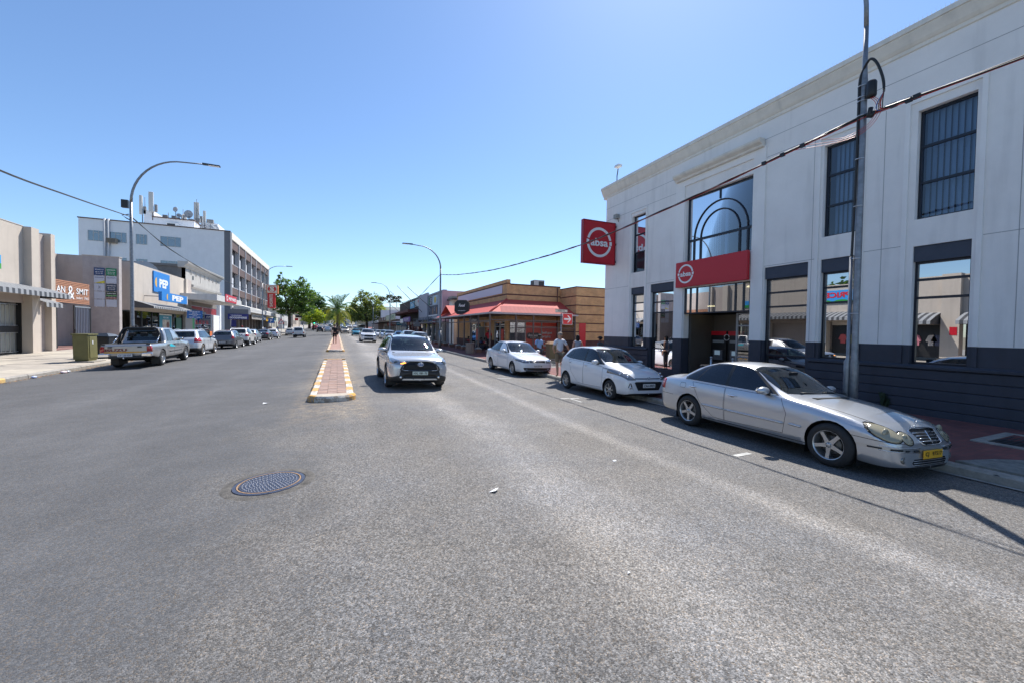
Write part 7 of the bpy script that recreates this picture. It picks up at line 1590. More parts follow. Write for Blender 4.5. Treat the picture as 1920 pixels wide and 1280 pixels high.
# gabled/parapet shop with rosettes
gs_ = thing('old_parapet_shop', 'old grey shop front with moulded parapet and a row of scroll ornaments', 'building', (XL, 66, 0)); M_old = mat('old_render', (.42, .405, .38), .85, var=.12, vscale=1.5, stain=.2); M_oldd = mat('dark_side_render', (.17, .165, .16), .9, var=.15)
lx('parapet', gs_, M_old, XL-.3, XL, 58.9, 74.4, 6.75, 8.75); b = MB(); b.prism([(0, 8.65), (.12, 8.7), (.2, 8.9), (.45, 9.1), (.5, 9.25), (.5, 9.33), (0, 9.33), (-.5, 9.33), (-.5, 8.65)], (Vector((1, 0, 0)), Vector((0, 0, 1)), Vector((0, 1, 0))), (XL, 0, 0), 58.3, 74.6); b.build('cornice', M_old, gs_)
b = MB(); b.prism([(0, 6.4), (.3, 6.6), (.35, 6.85), (0, 6.95)], (Vector((1, 0, 0)), Vector((0, 0, 1)), Vector((0, 1, 0))), (XL, 0, 0), 60.9, 73.9); b.build('lower_cornice', M_old, gs_)
lx('side_wall', gs_, M_oldd, -34, XL, 58.9, 59.2, 0, 8.75); lx('lower_wall', gs_, M_old, XL-.3, XL-.02, 60.9, 74.4, 5.3, 6.75); lx('ridge', gs_, M_oldd, -34, XL-.5, 58.7, 59.3, 8.75, 9.0)
for i in range(7):
    y = 61+i*1.9; b = MB(); b.ringarc(.20, .27, -60, 240, 'east', (XL, y, 8.3), 0, .05, 10); b.prism([(-.04, -.9), (.04, -.9), (.04, -.15), (-.04, -.15)], 'east', (XL, y, 8.3), 0, .04) if i in (2,) else None; b.prism([(.25, -.3), (.6, -.3), (.6, -.23), (.25, -.23)], 'east', (XL, y, 8.5), 0, .05); b.build('scroll_ornament', M_old, gs_)
lx('vent', gs_, M_black, XL, XL+.01, 61.6, 62.1, 7.5, 8.0)
# white canopy with red meat market sign and red shop window band
mc = thing('white_canopy', 'thick white flat canopy over the pavement carrying the red MEAT MARKET sign', 'canopy', (-14, 63, 5)); lx('slab', mc, mat('canopy_white', (.55, .54, .52), .7, var=.05, stain=.2), XL, -13.0, 57.3, 70.5, 4.85, 5.55)
for y in (59, 62.5, 66.5): lx('ceiling_light', mc, M_sign_white, -14.6, -14.0, y, y+1.0, 4.82, 4.85)
s_ = thing('meat_market_sign', 'red MEAT MARKET sign on the edge of the white canopy', 'sign', (-13, 64, 5.4)); lx('board', s_, mat('market_red', (.55, .03, .05), .5), -13.0, -12.92, 61.0, 66.9, 4.95, 5.88); text('MEAT MARKET', 'east', (-12.92, 64.6, 5.4), 3.9, .42, M_sign_white, s_, bold=.04); b = MB(); b.ringarc(.22, .34, 0, 360, 'east', (-12.92, 61.75, 5.4), 0, .01, 14); b.build('round_mark', M_sign_white, s_)
ms = thing('red_window_shop', 'shop below the white canopy with a dark red window band and a bright green panel', 'shopfront', (XL, 66, 0)); lx('fascia', ms, mat('fascia_taupe', (.20, .18, .16), .8), XL-.2, XL, 60.9, 72.6, 4.35, 4.86)
for i in range(6): lx('red_light', ms, mat('panel_dark_red', (.28, .03, .04), .5), XL-.1, XL-.04, 61+i*1.93, 62.85+i*1.93, 3.45, 4.3); lx('display_pane', ms, G_shop, XL-.1, XL-.08, 62.6+i*1.5, 64.05+i*1.5, .4, 3.4) if i < 5 else None
lx('green_panel', ms, mat('panel_green', (.03, .38, .11), .5), XL-.1, XL, 61.1, 62.6, .3, 3.45); lx('back', ms, mat('display_back', (.12, .13, .15), .8, var=.8, vscale=1.1), XL-.9, XL-.8, 61, 72, 0, 3.4); lx('white_pier', ms, M_wb, XL-.1, XL+.1, 70.4, 73.6, 0, 3.4); lx('white_pier', ms, M_wb, XL-.2, XL+.15, 73.6, 74.4, 0, 5.3); lx('ad_strip', ms, mat('ad_orange', (.6, .15, .04), .6), XL-.06, XL-.04, 69.2, 70.3, .3, 1.1)
text('S', 'east', (XL-.04, 65.9, 3.95), .4, .5, M_sign_white, ms)
for i, y in enumerate((63.3, 64.9, 66.4, 68.0)): text('SALE', 'east', (XL-.07, y, 2.3), 1.0, .5, mat('sale_red', (.5, .03, .04), .5), ms, bold=.03)
# tall white office block with antennas
tb = thing('office_block', 'four storey white office block with brown panelled street front and roof antennas', 'building', (XL, 81, 0)); M_off = mat('office_white', (.78, .79, .81), .8, var=.04, vscale=1, bump=.1, bscale=25, stain=.05); M_tile = mat('grey_tile', (.14, .145, .165), .7, var=.06)
lx('side_wall', tb, M_off, -35.4, -17.35, 81, 81.3, 0, 17.7); lx('corner_tiles', tb, M_tile, -17.35, XL, 81, 82.0, 0, 17.7); lx('roof_edge', tb, mat('roof_edge_brown', (.12, .08, .07), .7), -35.5, XL+.05, 80.9, 81.2, 17.7, 17.85); lx('body', tb, M_off, -35.4, XL-.75, 81.3, 123, 0, 17.6); lx('parapet_band', tb, M_cream, XL-.4, XL+.03, 82.0, 123, 16.7, 17.85)
lx('north_tiles', tb, M_tile, XL-.7, XL, 122, 123, 0, 16.7)
def offwin(x0, x1, z0, z1):
    f_ = MB(); f_.box(x0, x1, 80.95, 81.0, z0-.06, z0); f_.box(x0, x1, 80.96, 81.0, z1, z1+.05); f_.box(x0-.06, x0, 80.96, 81, z0-.06, z1+.05); f_.box(x1, x1+.06, 80.96, 81, z0-.06, z1+.05); f_.box(x0+(x1-x0)*.35-.04, x0+(x1-x0)*.35+.04, 80.965, 81, z0, z1); f_.box(x0+(x1-x0)*.72-.04, x0+(x1-x0)*.72+.04, 80.965, 81, z0, z1); f_.box(x0+(x1-x0)*.39, x0+(x1-x0)*.68, 80.966, 81, z1-.3, z1-.22)
    o = f_.build('window', mat('steel_window_grey', (.42, .43, .42), .6), tb); b = MB(); b.add([(x0, 80.985, z0), (x1, 80.985, z0), (x1, 80.985, z1), (x0, 80.985, z1)], [(0, 1, 2, 3)]); b.build('pane', glass('office_glass', (.14, .19, .22), .12, .15, .02), o)
for x0, x1 in ((-34.3, -32.65), (-31.85, -29.95), (-28.7, -27.45), (-25.7, -23.2)): offwin(x0, x1, 14.5, 15.95); offwin(x0, x1, 10.6, 12.1); offwin(x0, x1, 6.9, 8.3)
for x in (-32.4, -31.95): b = MB(); b.tube([(x, 80.85, 0), (x, 80.85, 17.9)], .16, 8); b.build('drain_pipe', mat('pipe_white', (.45, .46, .48), .6), tb)
t = thing('window_air_conditioner', 'brown window air conditioner below a window of the white office block', 'air conditioner', (-31.7, 80.6, 14.5)); lx('casing', t, mat('ac_tan', (.33, .27, .2), .7), -32.0, -30.9, 80.3, 80.95, 14.25, 14.95)
for k in range(8): lx('grille_slat', t, M_dark_metal, -31.95+.13*k, -31.89+.13*k, 80.28, 80.3, 14.3, 14.9)
# street front: fins, brown spandrels, pale panels
M_bsp = mat('brown_spandrel', (.115, .075, .068), .75, var=.06); M_palep = mat('pale_panel', (.58, .59, .63), .7, var=.05); yb0 = 82.0; nb_ = 7; bw_ = (122.0-yb0)/nb_
for i in range(nb_+1): lx('fin', tb, mat('fin_white', (.48, .48, .50), .7), XL-.7, XL+.02, yb0+i*bw_-.13, yb0+i*bw_+.13, 4.9, 16.7)
lx('recess_wall', tb, M_tile, XL-.75, XL-.7, 82, 122, 0, 16.7)
for i in range(nb_):
    a = yb0+i*bw_+.13; c = yb0+(i+1)*bw_-.13
    for z0, z1 in ((15.2, 16.65), (11.25, 12.55), (7.35, 8.55)): lx('spandrel', tb, M_bsp, XL-.35, XL-.12, a, c, z0, z1); lx('spandrel_cap', tb, M_palep, XL-.37, XL-.10, a, c, z1, z1+.08)
    for z0, z1 in ((12.63, 15.2), (8.63, 11.25), (5.0, 7.35)): lx('pale_panel', tb, M_palep, XL-.5, XL-.40, a+.3, a+(c-a)*.55, z0, z1-.9 if z1 > 8 else z1-.2); lx('window_pane', tb, G_car, XL-.66, XL-.65, a, c, z0, z1)
# roof house, antennas and dishes
rh = thing('roof_house', 'white roof house on top of the office block with an air conditioner', 'roof house', (-26, 86, 17.8)); lx('body', rh, M_off, -27.7, -22.3, 84.5, 98, 17.7, 19.6); lx('roof_edge', rh, MATS['roof_edge_brown'], -27.9, -22.2, 84.3, 98, 19.6, 19.75); lx('upper_body', rh, M_off, -29, -27.7, 84.5, 92, 17.7, 20.6); lx('white_tank', rh, M_white, -22.3, -19.8, 88, 96, 17.7, 20.3)
lx('air_conditioner', rh, M_white, -26.0, -24.4, 84.1, 84.5, 18.0, 18.9); lx('grille', rh, M_dark_metal, -25.85, -24.8, 84.07, 84.1, 18.1, 18.75)
M_ant = mat('antenna_grey', (.55, .55, .53), .6); M_dish = mat('dish_grey', (.45, .47, .50), .5)
def sector(x, y, z0, z1, w_, lab):
    t = thing('sector_antenna', lab, 'antenna', (x, y, z0), group='sector antennas on the office roof'); b = MB(); b.box(x-w_/2, x+w_/2, y-.15, y+.15, z0, z1); b.build('panel', M_ant, t, bevel=.05); b = MB(); b.tube([(x+.1, y+.3, z0-1.2), (x+.1, y+.3, z1)], .06, 6); b.build('mast', M_dark_metal, t); lx('radio_unit', t, mat('unit_grey', (.25, .25, .25), .7), x+w_/2+.05, x+w_/2+.4, y+.2, y+.5, z0+.2, z0+1.4)
sector(-27.95, 84.2, 20.3, 23.6, .6, 'leftmost tall pale antenna panel on the office roof'); sector(-29.3, 84.3, 19.8, 22.9, .35, 'slim antenna panel half hidden behind the near lamp post'); sector(-22.9, 88, 20.0, 23.7, .75, 'wide pale antenna panel on the middle of the office roof'); sector(-22.0, 89, 19.8, 22.6, .4, 'narrow antenna panel right of the wide one on the office roof')
def dish(x, y, z, r_, lab, ang=0, tall=1.0):
    t = thing('antenna_dish', lab, 'dish', (x, y, z-tall), group='dishes on the office roof'); b = MB(); b.lathe([(0, .06), (r_*.6, .03), (r_, -.06), (r_, .02), (r_*.5, .12), (0, .15)], 'y', 18, (0, 0, 0))
    b.v = [(x+v[0]*math.cos(ang)-v[1]*math.sin(ang), y+v[0]*math.sin(ang)+v[1]*math.cos(ang), z+v[2]) for v in b.v]; b.build('reflector', M_dish, t); b = MB(); b.tube([(x, y+.15, z-tall-.4), (x, y+.15, z)], .05, 6); b.tube([(x, y-.05, z), (x, y-.3, z)], .04, 5); b.build('mount', M_dark_metal, t)
for i, (px, z, r_, lab) in enumerate(((-25.3, 21.6, .42, 'small beige dish on a thin mast, left of centre'), (-24.9, 20.7, .33, 'tiny dish right of the beige dish'), (-25.1, 19.95, .45, 'low white dish on the roof house edge'), (-23.7+.0, 21.2, .68, 'large grey dish left of the wide antenna'), (-23.3, 19.85, .66, 'large white dish below the grey one'), (-24.5, 20.6, .6, 'dish on the stout mast seen side on'), (-21.5, 19.3, .5, 'white dish low at the right'), (-20.9, 19.15, .55, 'yellowish dish low at the right'), (-20.2, 19.3, .65, 'rightmost grey dish of the roof'), (-20.7, 20.5, .32, 'small round dish on the last mast'), (-23.1, 19.0, .6, 'pale dish tilted at the roof edge'))):
    dish(px, 86+i*.25, z, r_, lab+' of the office block', (-.5, .3, .1, -.2, .5, 1.2, -.3, .4, -.2, .3, .2)[i])
for i, (x, z1) in enumerate(((-29.0, 22.8), (-28.3, 21.8), (-26.2, 20.9), (-24.3, 21.8), (-23.6, 20.9), (-22.6, 24), (-21.6, 21.3), (-20.8, 20.3), (-24.0, 22.1))):
    b = MB(); b.tube([(x, 85+i*.4, 17.9), (x, 85+i*.4, z1)], .04 if i < 8 else .02, 5); b.tube([(x, 85+i*.4, z1-1.5), (x+.9, 86+i*.4, 18.6)], .03, 4); tag(b.build('antenna_mast', M_dark_metal), ['first', 'second', 'third', 'fourth', 'fifth', 'sixth', 'seventh', 'eighth', 'thinnest'][i]+' dark antenna mast from the left on the office roof', 'mast', 'thin masts on the office roof')
for i, x in enumerate((-26.9, -25.7, -22.4, -20.5)): o = bx('equipment_box', None, mat('equip_grey', (.22, .22, .22), .7), x, x+.6, 85.5, 86, 19.75, 20.4); tag(o, ['leftmost', 'second', 'third', 'rightmost'][i]+' grey equipment box on the office roof edge', 'equipment box', 'equipment boxes on the office roof')
# canopy and shopfronts below the office block
ocp = thing('office_canopy', 'long white sloping canopy along the foot of the office block', 'canopy', (-14, 100, 4.5)); b = MB(); b.prism([(0, 5.9), (0, 4.4), (2.5, 4.4), (2.5, 5.15), (.9, 5.55)], (Vector((1, 0, 0)), Vector((0, 0, 1)), Vector((0, 1, 0))), (XL, 0, 0), 83, 123); b.build('slab', MATS['canopy_white'], ocp); lx('fascia_joint', ocp, M_joint, XL+2.5, XL+2.51, 83, 123, 4.75, 4.78)
of = thing('office_shopfronts', 'row of dark shopfronts with brown piers under the office canopy', 'shopfront', (XL, 90, 0)); lx('dark_wall', of, M_dark_in, XL-.5, XL-.4, 82, 122, 0, 4.4)
for i in range(12): lx('pier', of, mat('pier_brown', (.13, .11, .10), .8), XL-.4, XL, 83.5+i*3.2, 84.7+i*3.2, 0, 4.4); lx('shop_pane', of, G_shop, XL-.3, XL-.28, 84.7+i*3.2, 86.7+i*3.2, .3, 3.2)
s_ = thing('navy_shop_sign', 'navy blue sign reading Goodspheres at the office block corner', 'sign', (-15.5, 80, 3.5)); M_navy = mat('navy_sign', (.015, .02, .16), .5); lx('grey_box', s_, M_tile, XL, -13.6, 79.0, 80.9, 3.9, 4.7); lx('board', s_, M_navy, XL+.05, -13.6, 78.9, 78.99, 3.0, 3.9); text('GOODSPHERES', 'south', (-15.0, 78.9, 3.3), 2.4, .3, M_sign_white, s_, bold=.03); text('YOUR BARGAIN', 'south', (-15.3, 78.9, 3.65), 1.5, .18, M_sign_white, s_)
lx('window_poster', s_, M_navy, XL+.1, XL+.8, 80.9, 80.95, 1.8, 2.9)
for i, (y0, y1, c, s2_, z) in enumerate(((87, 98, (.36, .33, .3), 'BEAUTY SUPPLIES', 3.7), (103, 112, (.65, .36, .02), 'CASH CRUSADERS', 3.6), (114, 119, (.03, .22, .22), 'PHARMACY', 3.9), (97.5, 103, (.06, .1, .2), 'SUPERMARKET', 3.75))):
    s_ = thing('hanging_fascia_sign', ['grey white', 'yellow', 'teal', 'dark blue'][i]+' shop sign hanging under the office canopy', 'sign', (-14.3, y0, 3.5)); lx('board', s_, mat('fas_%d' % i, c, .5), -14.5, -14.4, y0, y1, z-.45, z+.45); text(s2_, 'east', (-14.4, (y0+y1)/2, z), (y1-y0)*.8, .4, M_ink if i < 2 else M_sign_white, s_)
s_ = thing('shoprite_sign', 'tall red projecting SHOPRITE sign with white S in a box on top', 'sign', (-13, 100, 8)); M_sred = mat('shoprite_red', (.50, .015, .02), .4); lx('column_box', s_, M_sred, -13.75, -12.35, 100, 101.3, 5.95, 9.15); lx('top_box', s_, mat('box_orange_edge', (.55, .17, .06), .5), -13.9, -11.8, 99.9, 101.5, 9.1, 10.9); lx('top_face', s_, mat('cream_face', (.6, .56, .46), .5), -13.8, -11.95, 99.87, 99.9, 9.2, 10.8)
b = MB(); b.ringarc(.30, .80, 0, 360, 'south', (-12.88, 99.87, 10.0), .001, .01, 24); b.v = [(v[0], v[1], 10.0+(v[2]-10.0)*.82) for v in b.v]; b.build('red_ring', M_sred, s_); text('S', 'south', (-12.88, 99.86, 10.0), .85, 1.15, mat('cream_letter', (.65, .6, .5), .5), s_, bold=.04, d=.012); text('SHOPRITE', 'south', (-13.05, 99.99, 7.55), 2.7, .62, MATS['cream_face'], s_, bold=.03, rot=1, d=.01)
s_ = thing('info_sign_blue', 'blue street information board on a pole beside the white parked crossover', 'road sign', (-10.9, 42, 2)); lx('plate', s_, mat('road_blue', (.012, .11, .36), .4), -11.62, -10.55, 41.95, 41.98, 2.42, 3.08); b = MB(); b.tube([(-11.1, 42.03, .1), (-11.1, 42.03, 3.05)], .03, 6); b.build('pole', M_steel, s_)
for k, w_ in enumerate((.7, .35, .8, .3, .75)): text(('2H30 08:00', 'MAX', 'MON-FRI 08-17', 'SAT', '08:00 - 13:00')[k], 'south', (-11.08, 41.95, 2.98-k*.115), w_, .07, M_sign_white, s_, d=.002)
s_ = thing('info_sign_blue', 'small blue parking board farther down the left pavement', 'road sign', (-10.9, 84.6, 2)); lx('plate', s_, MATS['road_blue'], -11.5, -10.55, 84.55, 84.6, 2.55, 3.4); b = MB(); b.tube([(-11.0, 84.63, .1), (-11.0, 84.63, 3.4)], .04, 6); b.build('pole', M_steel, s_); text('P', 'south', (-11.02, 84.55, 2.98), .3, .5, M_sign_white, s_)
s_ = thing('pedestrian_warning_sign', 'white triangle warning sign with red border down the left pavement', 'road sign', (-10.9, 98, 2)); b = MB(); b.prism([(-.62, -.5), (.62, -.5), (0, .58)], 'south', (-10.95, 98, 3.1), 0, .02); b.build('red_triangle', M_red, s_); b = MB(); b.prism([(-.40, -.36), (.40, -.36), (0, .33)], 'south', (-10.95, 97.99, 3.08), .001, .02); b.build('white_field', M_sign_white, s_); b = MB(); b.ball((-10.95, 97.96, 3.02), .07, .01, .2, 8, 6); b.build('figure', M_ink, s_); b = MB(); b.tube([(-10.95, 98.04, .2), (-10.95, 98.04, 3.2)], .04, 6); b.build('pole', M_steel, s_)
# more left buildings beyond
for i, (y0, y1, z1, c, lab) in enumerate(((124, 140, 6.0, (.5, .48, .42), 'low cream building with a pale roof behind the big left tree'), (150, 175, 5.5, (.5, .5, .5), 'small white building down the left side'), (185, 220, 6, (.42, .36, .3), 'distant tan building down the left side'))):
    t = thing('distant_building', lab, 'building', (XL, y0, 0)); zg = gprof(y0); lx('wall', t, mat('dist_%d' % i, c, .8, var=.1), -30, XL, y0, y1, zg-1, zg+z1); lx('roof', t, mat('droof_%d' % i, [(.4, .3, .28), (.4, .4, .42), (.3, .12, .08)][i], .8), -30.5, XL+.6, y0-.4, y1+.4, zg+z1, zg+z1+.4)
    for k in range(4): lx('window', t, M_dark_in, XL, XL+.02, y0+1.5+k*3.5, y0+3.3+k*3.5, zg+1, zg+2.6)
for i, (x0, x1, y, h, c) in enumerate(((-20, -5, 330, 7, (.5, .48, .45)), (1, 10, 380, 9, (.55, .53, .5)), (14, 40, 210, 7, (.5, .46, .4)), (13, 26, 160, 6, (.35, .32, .3)), (-30, -14, 260, 7, (.45, .38, .33)), (11, 20, 280, 8, (.5, .5, .5)))):
    t = thing('hillside_house', 'pale far building number on the rise at the end of the street'.replace('number ', ['left ', 'centre ', 'right ', 'near right ', 'low left ', 'grey '][i]), 'building', (x0, y, 0)); zg = gprof(y); lx('wall', t, mat('hh_%d' % i, c, .8), x0, x1, y, y+12, zg-2, zg+h); lx('roof', t, mat('hr_%d' % i, (.28, .14, .1) if i % 2 else (.38, .38, .4), .8), x0-.4, x1+.4, y-.4, y+12.4, zg+h, zg+h+.7)
    for k in range(3): lx('window', t, M_dark_in, x0+1+k*(x1-x0)/3, x0+2.6+k*(x1-x0)/3, y-.03, y, zg+h*.5, zg+h*.75)
# green utility cabinet and wheelie bin on the left pavement
t = thing('green_utility_cabinet', 'leaning olive green utility cabinet on the left pavement', 'utility box', (-11.2, 25.9, 0)); z0 = gz(-11.2, 26); M_ol = mat('olive_paint', (.15, .14, .05), .6, var=.12, vscale=4)
def lean(b, ax=.07): b.v = [(v[0]-(v[2]-z0)*ax*.3, v[1], v[2]) for v in b.v]; return b
b = MB(); b.box(-11.5, -10.95, 25.75, 26.55, z0+.12, z0+1.28); lean(b).build('cabinet', M_ol, t, bevel=.01); b = MB(); b.box(-11.54, -10.91, 25.71, 26.59, z0+1.28, z0+1.34); lean(b).build('lid', M_ol, t)
b = MB(); b.box(-10.95, -10.925, 25.85, 26.5, z0+.2, z0+1.22); lean(b).build('door', M_ol, t); b = MB(); b.box(-11.46, -10.97, 25.8, 26.5, z0, z0+.12); b.build('base', M_ol, t); b = MB(); b.box(-10.93, -10.91, 26.05, 26.12, z0+.85, z0+1.02); lean(b).build('label_plate', M_sign_white, t); b = MB(); b.box(-11.6, -10.7, 25.6, 26.7, z0-.02, z0+.05); b.build('concrete_foot', M_kerbc, t)
t = thing('wheelie_bin', 'black plastic bin with grey lid standing behind the olive cabinet', 'bin', (-11.5, 28.5, 0)); b = MB(); z1 = gz(-11.5, 28.5); b.box(-11.95, -11.15, 28.1, 29.1, z1+.05, z1+1.15); b.build('body', M_black, t, bevel=.03); b = MB(); b.add([(-12.0, 28.0, z1+1.15), (-11.1, 28.0, z1+1.15), (-11.1, 29.15, z1+1.15), (-12.0, 29.15, z1+1.15), (-11.9, 28.1, z1+1.32), (-11.2, 28.1, z1+1.32), (-11.25, 29.0, z1+1.26), (-11.85, 29.0, z1+1.26)], [(0, 1, 5, 4), (1, 2, 6, 5), (2, 3, 7, 6), (3, 0, 4, 7), (4, 5, 6, 7)]); b.build('lid', mat('lid_grey', (.12, .13, .14), .3), t)
# ---------------------------------------------------------------- trees
def leafmat(name, c):
    m = bpy.data.materials.new(name); m.use_nodes = True; q = NT(m); b = q.n['Principled BSDF']; b.inputs['Base Color'].default_value = (*c, 1); b.inputs['Roughness'].default_value = .55
    tl = q.new('ShaderNodeBsdfTranslucent'); tl.inputs[0].default_value = (c[0]*1.5, c[1]*1.6, c[2]*.7, 1); mx = q.new('ShaderNodeMixShader'); mx.inputs[0].default_value = .35
    q.link(b.outputs[0], mx.inputs[1]); q.link(tl.outputs[0], mx.inputs[2]); q.link(mx.outputs[0], q.n['Material Output'].inputs[0]); MATS[name] = m; return m
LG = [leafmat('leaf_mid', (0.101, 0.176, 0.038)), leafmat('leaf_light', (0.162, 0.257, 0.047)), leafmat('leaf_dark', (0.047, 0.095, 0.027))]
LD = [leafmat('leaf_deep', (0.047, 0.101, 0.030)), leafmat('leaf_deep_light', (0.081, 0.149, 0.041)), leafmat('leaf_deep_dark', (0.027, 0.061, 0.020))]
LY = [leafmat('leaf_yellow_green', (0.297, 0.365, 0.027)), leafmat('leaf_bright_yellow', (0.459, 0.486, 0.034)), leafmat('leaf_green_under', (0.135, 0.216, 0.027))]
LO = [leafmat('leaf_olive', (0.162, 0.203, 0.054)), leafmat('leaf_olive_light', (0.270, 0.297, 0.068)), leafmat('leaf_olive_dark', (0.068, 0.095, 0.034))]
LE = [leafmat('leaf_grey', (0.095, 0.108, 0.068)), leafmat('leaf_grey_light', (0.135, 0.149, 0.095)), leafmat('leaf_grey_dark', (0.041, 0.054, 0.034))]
M_bark = mat('bark', (.09, .07, .055), .9, var=.3, vscale=2)
def tree(name, label, x, y, blobs, n, ls, ms, tr=.28, seed=1, spiky=0, group=None):
    rn = random.Random(seed); zg = gprof(y)-.1; t = thing(name, label, 'tree', (x, y, zg), group=group)
    zt = min(b_[2]-b_[5]*.5 for b_ in blobs)+zg; b = MB(); b.tube([(x, y, zg), (x+.1, y, zg+(zt-zg)*.5), (x, y, zt)], [tr*1.25, tr, tr*.85], 9)
    b.build('trunk', M_bark, t); b = MB()
    for (cx, cy, cz_, rx, ry, rz) in blobs:
        a = Vector((x, y, zt-.2)); c = Vector((x+cx, y+cy, zg+cz_)); m_ = a.lerp(c, .5)+Vector((0, 0, -.15*rz)); b.tube([a, m_, c], [tr*.6, tr*.4, tr*.15], 6)
        for k in range(4): b.tube([m_, c+Vector((rn.uniform(-.8, .8)*rx, rn.uniform(-.8, .8)*ry, rn.uniform(-.3, .9)*rz))], tr*.16, 4, r2=.02)
    b.build('limbs', M_bark, t); b = MB(); tot = sum(q[3]*q[5] for q in blobs)
    for (cx, cy, cz_, rx, ry, rz) in blobs:
        cl = max(5, int(n*rx*rz/tot/16))
        for k in range(cl):
            th = rn.uniform(0, 6.283); ph = math.acos(rn.uniform(-.75, 1)); rr = rn.uniform(.45, 1.05)**.6
            d = Vector((math.sin(ph)*math.cos(th), math.sin(ph)*math.sin(th), math.cos(ph)))
            if spiky and rn.random() < spiky and d.z > -.1: rr *= rn.uniform(1.05, 1.38)
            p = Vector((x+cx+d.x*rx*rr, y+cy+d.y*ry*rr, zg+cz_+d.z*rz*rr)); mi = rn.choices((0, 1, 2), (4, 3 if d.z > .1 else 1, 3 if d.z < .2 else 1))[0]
            cs = rn.uniform(.35, .8)*min(1, rx*.4)
            for j in range(16):
                o = p+Vector((rn.gauss(0, cs*.6), rn.gauss(0, cs*.6), rn.gauss(0, cs*.45))); u = Vector((rn.gauss(0, 1), rn.gauss(0, 1), rn.gauss(0, .6))).normalized(); v = u.cross(Vector((rn.gauss(0, 1), rn.gauss(0, 1), rn.gauss(0, 1)))).normalized(); s_ = ls*rn.uniform(.6, 1.25)
                b.add([o-u*s_, o+v*s_*.5, o+u*s_, o-v*s_*.5], [(0, 1, 2, 3)], mi if rn.random() < .75 else rn.randrange(3))
    o = b.build('crown', ms, t); o['kind'] = 'stuff'; return t
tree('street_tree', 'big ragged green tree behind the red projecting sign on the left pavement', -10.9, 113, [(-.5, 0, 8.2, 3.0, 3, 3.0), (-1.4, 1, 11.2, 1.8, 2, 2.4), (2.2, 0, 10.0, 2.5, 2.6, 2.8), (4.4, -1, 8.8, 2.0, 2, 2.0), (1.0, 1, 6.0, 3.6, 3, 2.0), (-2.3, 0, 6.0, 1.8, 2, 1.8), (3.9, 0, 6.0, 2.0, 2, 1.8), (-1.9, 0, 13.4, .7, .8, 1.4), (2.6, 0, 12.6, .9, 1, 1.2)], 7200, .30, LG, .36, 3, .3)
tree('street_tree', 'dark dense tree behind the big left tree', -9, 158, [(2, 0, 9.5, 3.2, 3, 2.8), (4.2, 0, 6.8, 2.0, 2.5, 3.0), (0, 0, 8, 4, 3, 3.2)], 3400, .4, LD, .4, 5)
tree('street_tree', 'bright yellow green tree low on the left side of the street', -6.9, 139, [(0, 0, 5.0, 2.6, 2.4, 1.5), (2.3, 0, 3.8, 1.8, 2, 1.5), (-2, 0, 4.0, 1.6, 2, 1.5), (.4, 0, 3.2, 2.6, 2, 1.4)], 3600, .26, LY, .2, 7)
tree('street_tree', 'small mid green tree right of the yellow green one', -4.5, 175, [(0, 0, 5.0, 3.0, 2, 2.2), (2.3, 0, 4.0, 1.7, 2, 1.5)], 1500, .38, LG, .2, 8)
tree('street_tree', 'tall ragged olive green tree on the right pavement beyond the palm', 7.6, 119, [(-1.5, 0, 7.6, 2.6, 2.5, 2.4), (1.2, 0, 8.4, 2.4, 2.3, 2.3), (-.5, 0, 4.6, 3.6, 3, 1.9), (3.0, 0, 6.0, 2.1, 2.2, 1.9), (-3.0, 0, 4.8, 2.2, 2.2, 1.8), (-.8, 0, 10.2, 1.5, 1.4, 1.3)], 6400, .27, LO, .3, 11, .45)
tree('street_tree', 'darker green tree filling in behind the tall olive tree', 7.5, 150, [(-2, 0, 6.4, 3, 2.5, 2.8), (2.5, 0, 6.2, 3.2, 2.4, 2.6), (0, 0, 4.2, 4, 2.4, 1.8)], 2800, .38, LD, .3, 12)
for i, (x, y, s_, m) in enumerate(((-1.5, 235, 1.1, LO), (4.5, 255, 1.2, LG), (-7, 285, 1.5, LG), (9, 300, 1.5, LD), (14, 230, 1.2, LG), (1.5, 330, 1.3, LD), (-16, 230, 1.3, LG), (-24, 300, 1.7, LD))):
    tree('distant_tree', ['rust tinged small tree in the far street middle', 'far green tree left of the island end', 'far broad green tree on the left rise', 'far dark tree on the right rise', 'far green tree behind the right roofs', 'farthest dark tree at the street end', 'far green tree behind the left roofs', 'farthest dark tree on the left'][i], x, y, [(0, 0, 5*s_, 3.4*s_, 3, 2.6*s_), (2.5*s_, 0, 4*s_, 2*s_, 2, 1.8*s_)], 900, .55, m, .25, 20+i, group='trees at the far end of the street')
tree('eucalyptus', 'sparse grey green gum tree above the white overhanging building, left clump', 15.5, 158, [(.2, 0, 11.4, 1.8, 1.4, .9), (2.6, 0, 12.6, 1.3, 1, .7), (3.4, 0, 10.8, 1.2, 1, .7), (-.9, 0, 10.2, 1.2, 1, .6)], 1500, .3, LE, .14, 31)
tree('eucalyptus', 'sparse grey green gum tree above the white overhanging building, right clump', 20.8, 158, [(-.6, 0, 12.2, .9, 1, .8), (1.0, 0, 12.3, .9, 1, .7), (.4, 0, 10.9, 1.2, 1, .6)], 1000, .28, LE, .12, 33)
for i, (x, y) in enumerate(((-27, 24), (-26, 10), (-30, 2), (-24, 33))): tree('garden_tree', ['nearer left', 'right', 'rightmost', 'far left'][i]+' green tree behind the beige shop roof, mirrored in the bank windows', x, y, [(0, 0, 7.2, 2.4, 2.4, 2.0), (1.6, 1, 6.2, 1.6, 2, 1.4)], 900, .3, LD, .25, 40+i, group='trees behind the beige shop, mirrored in the bank windows')
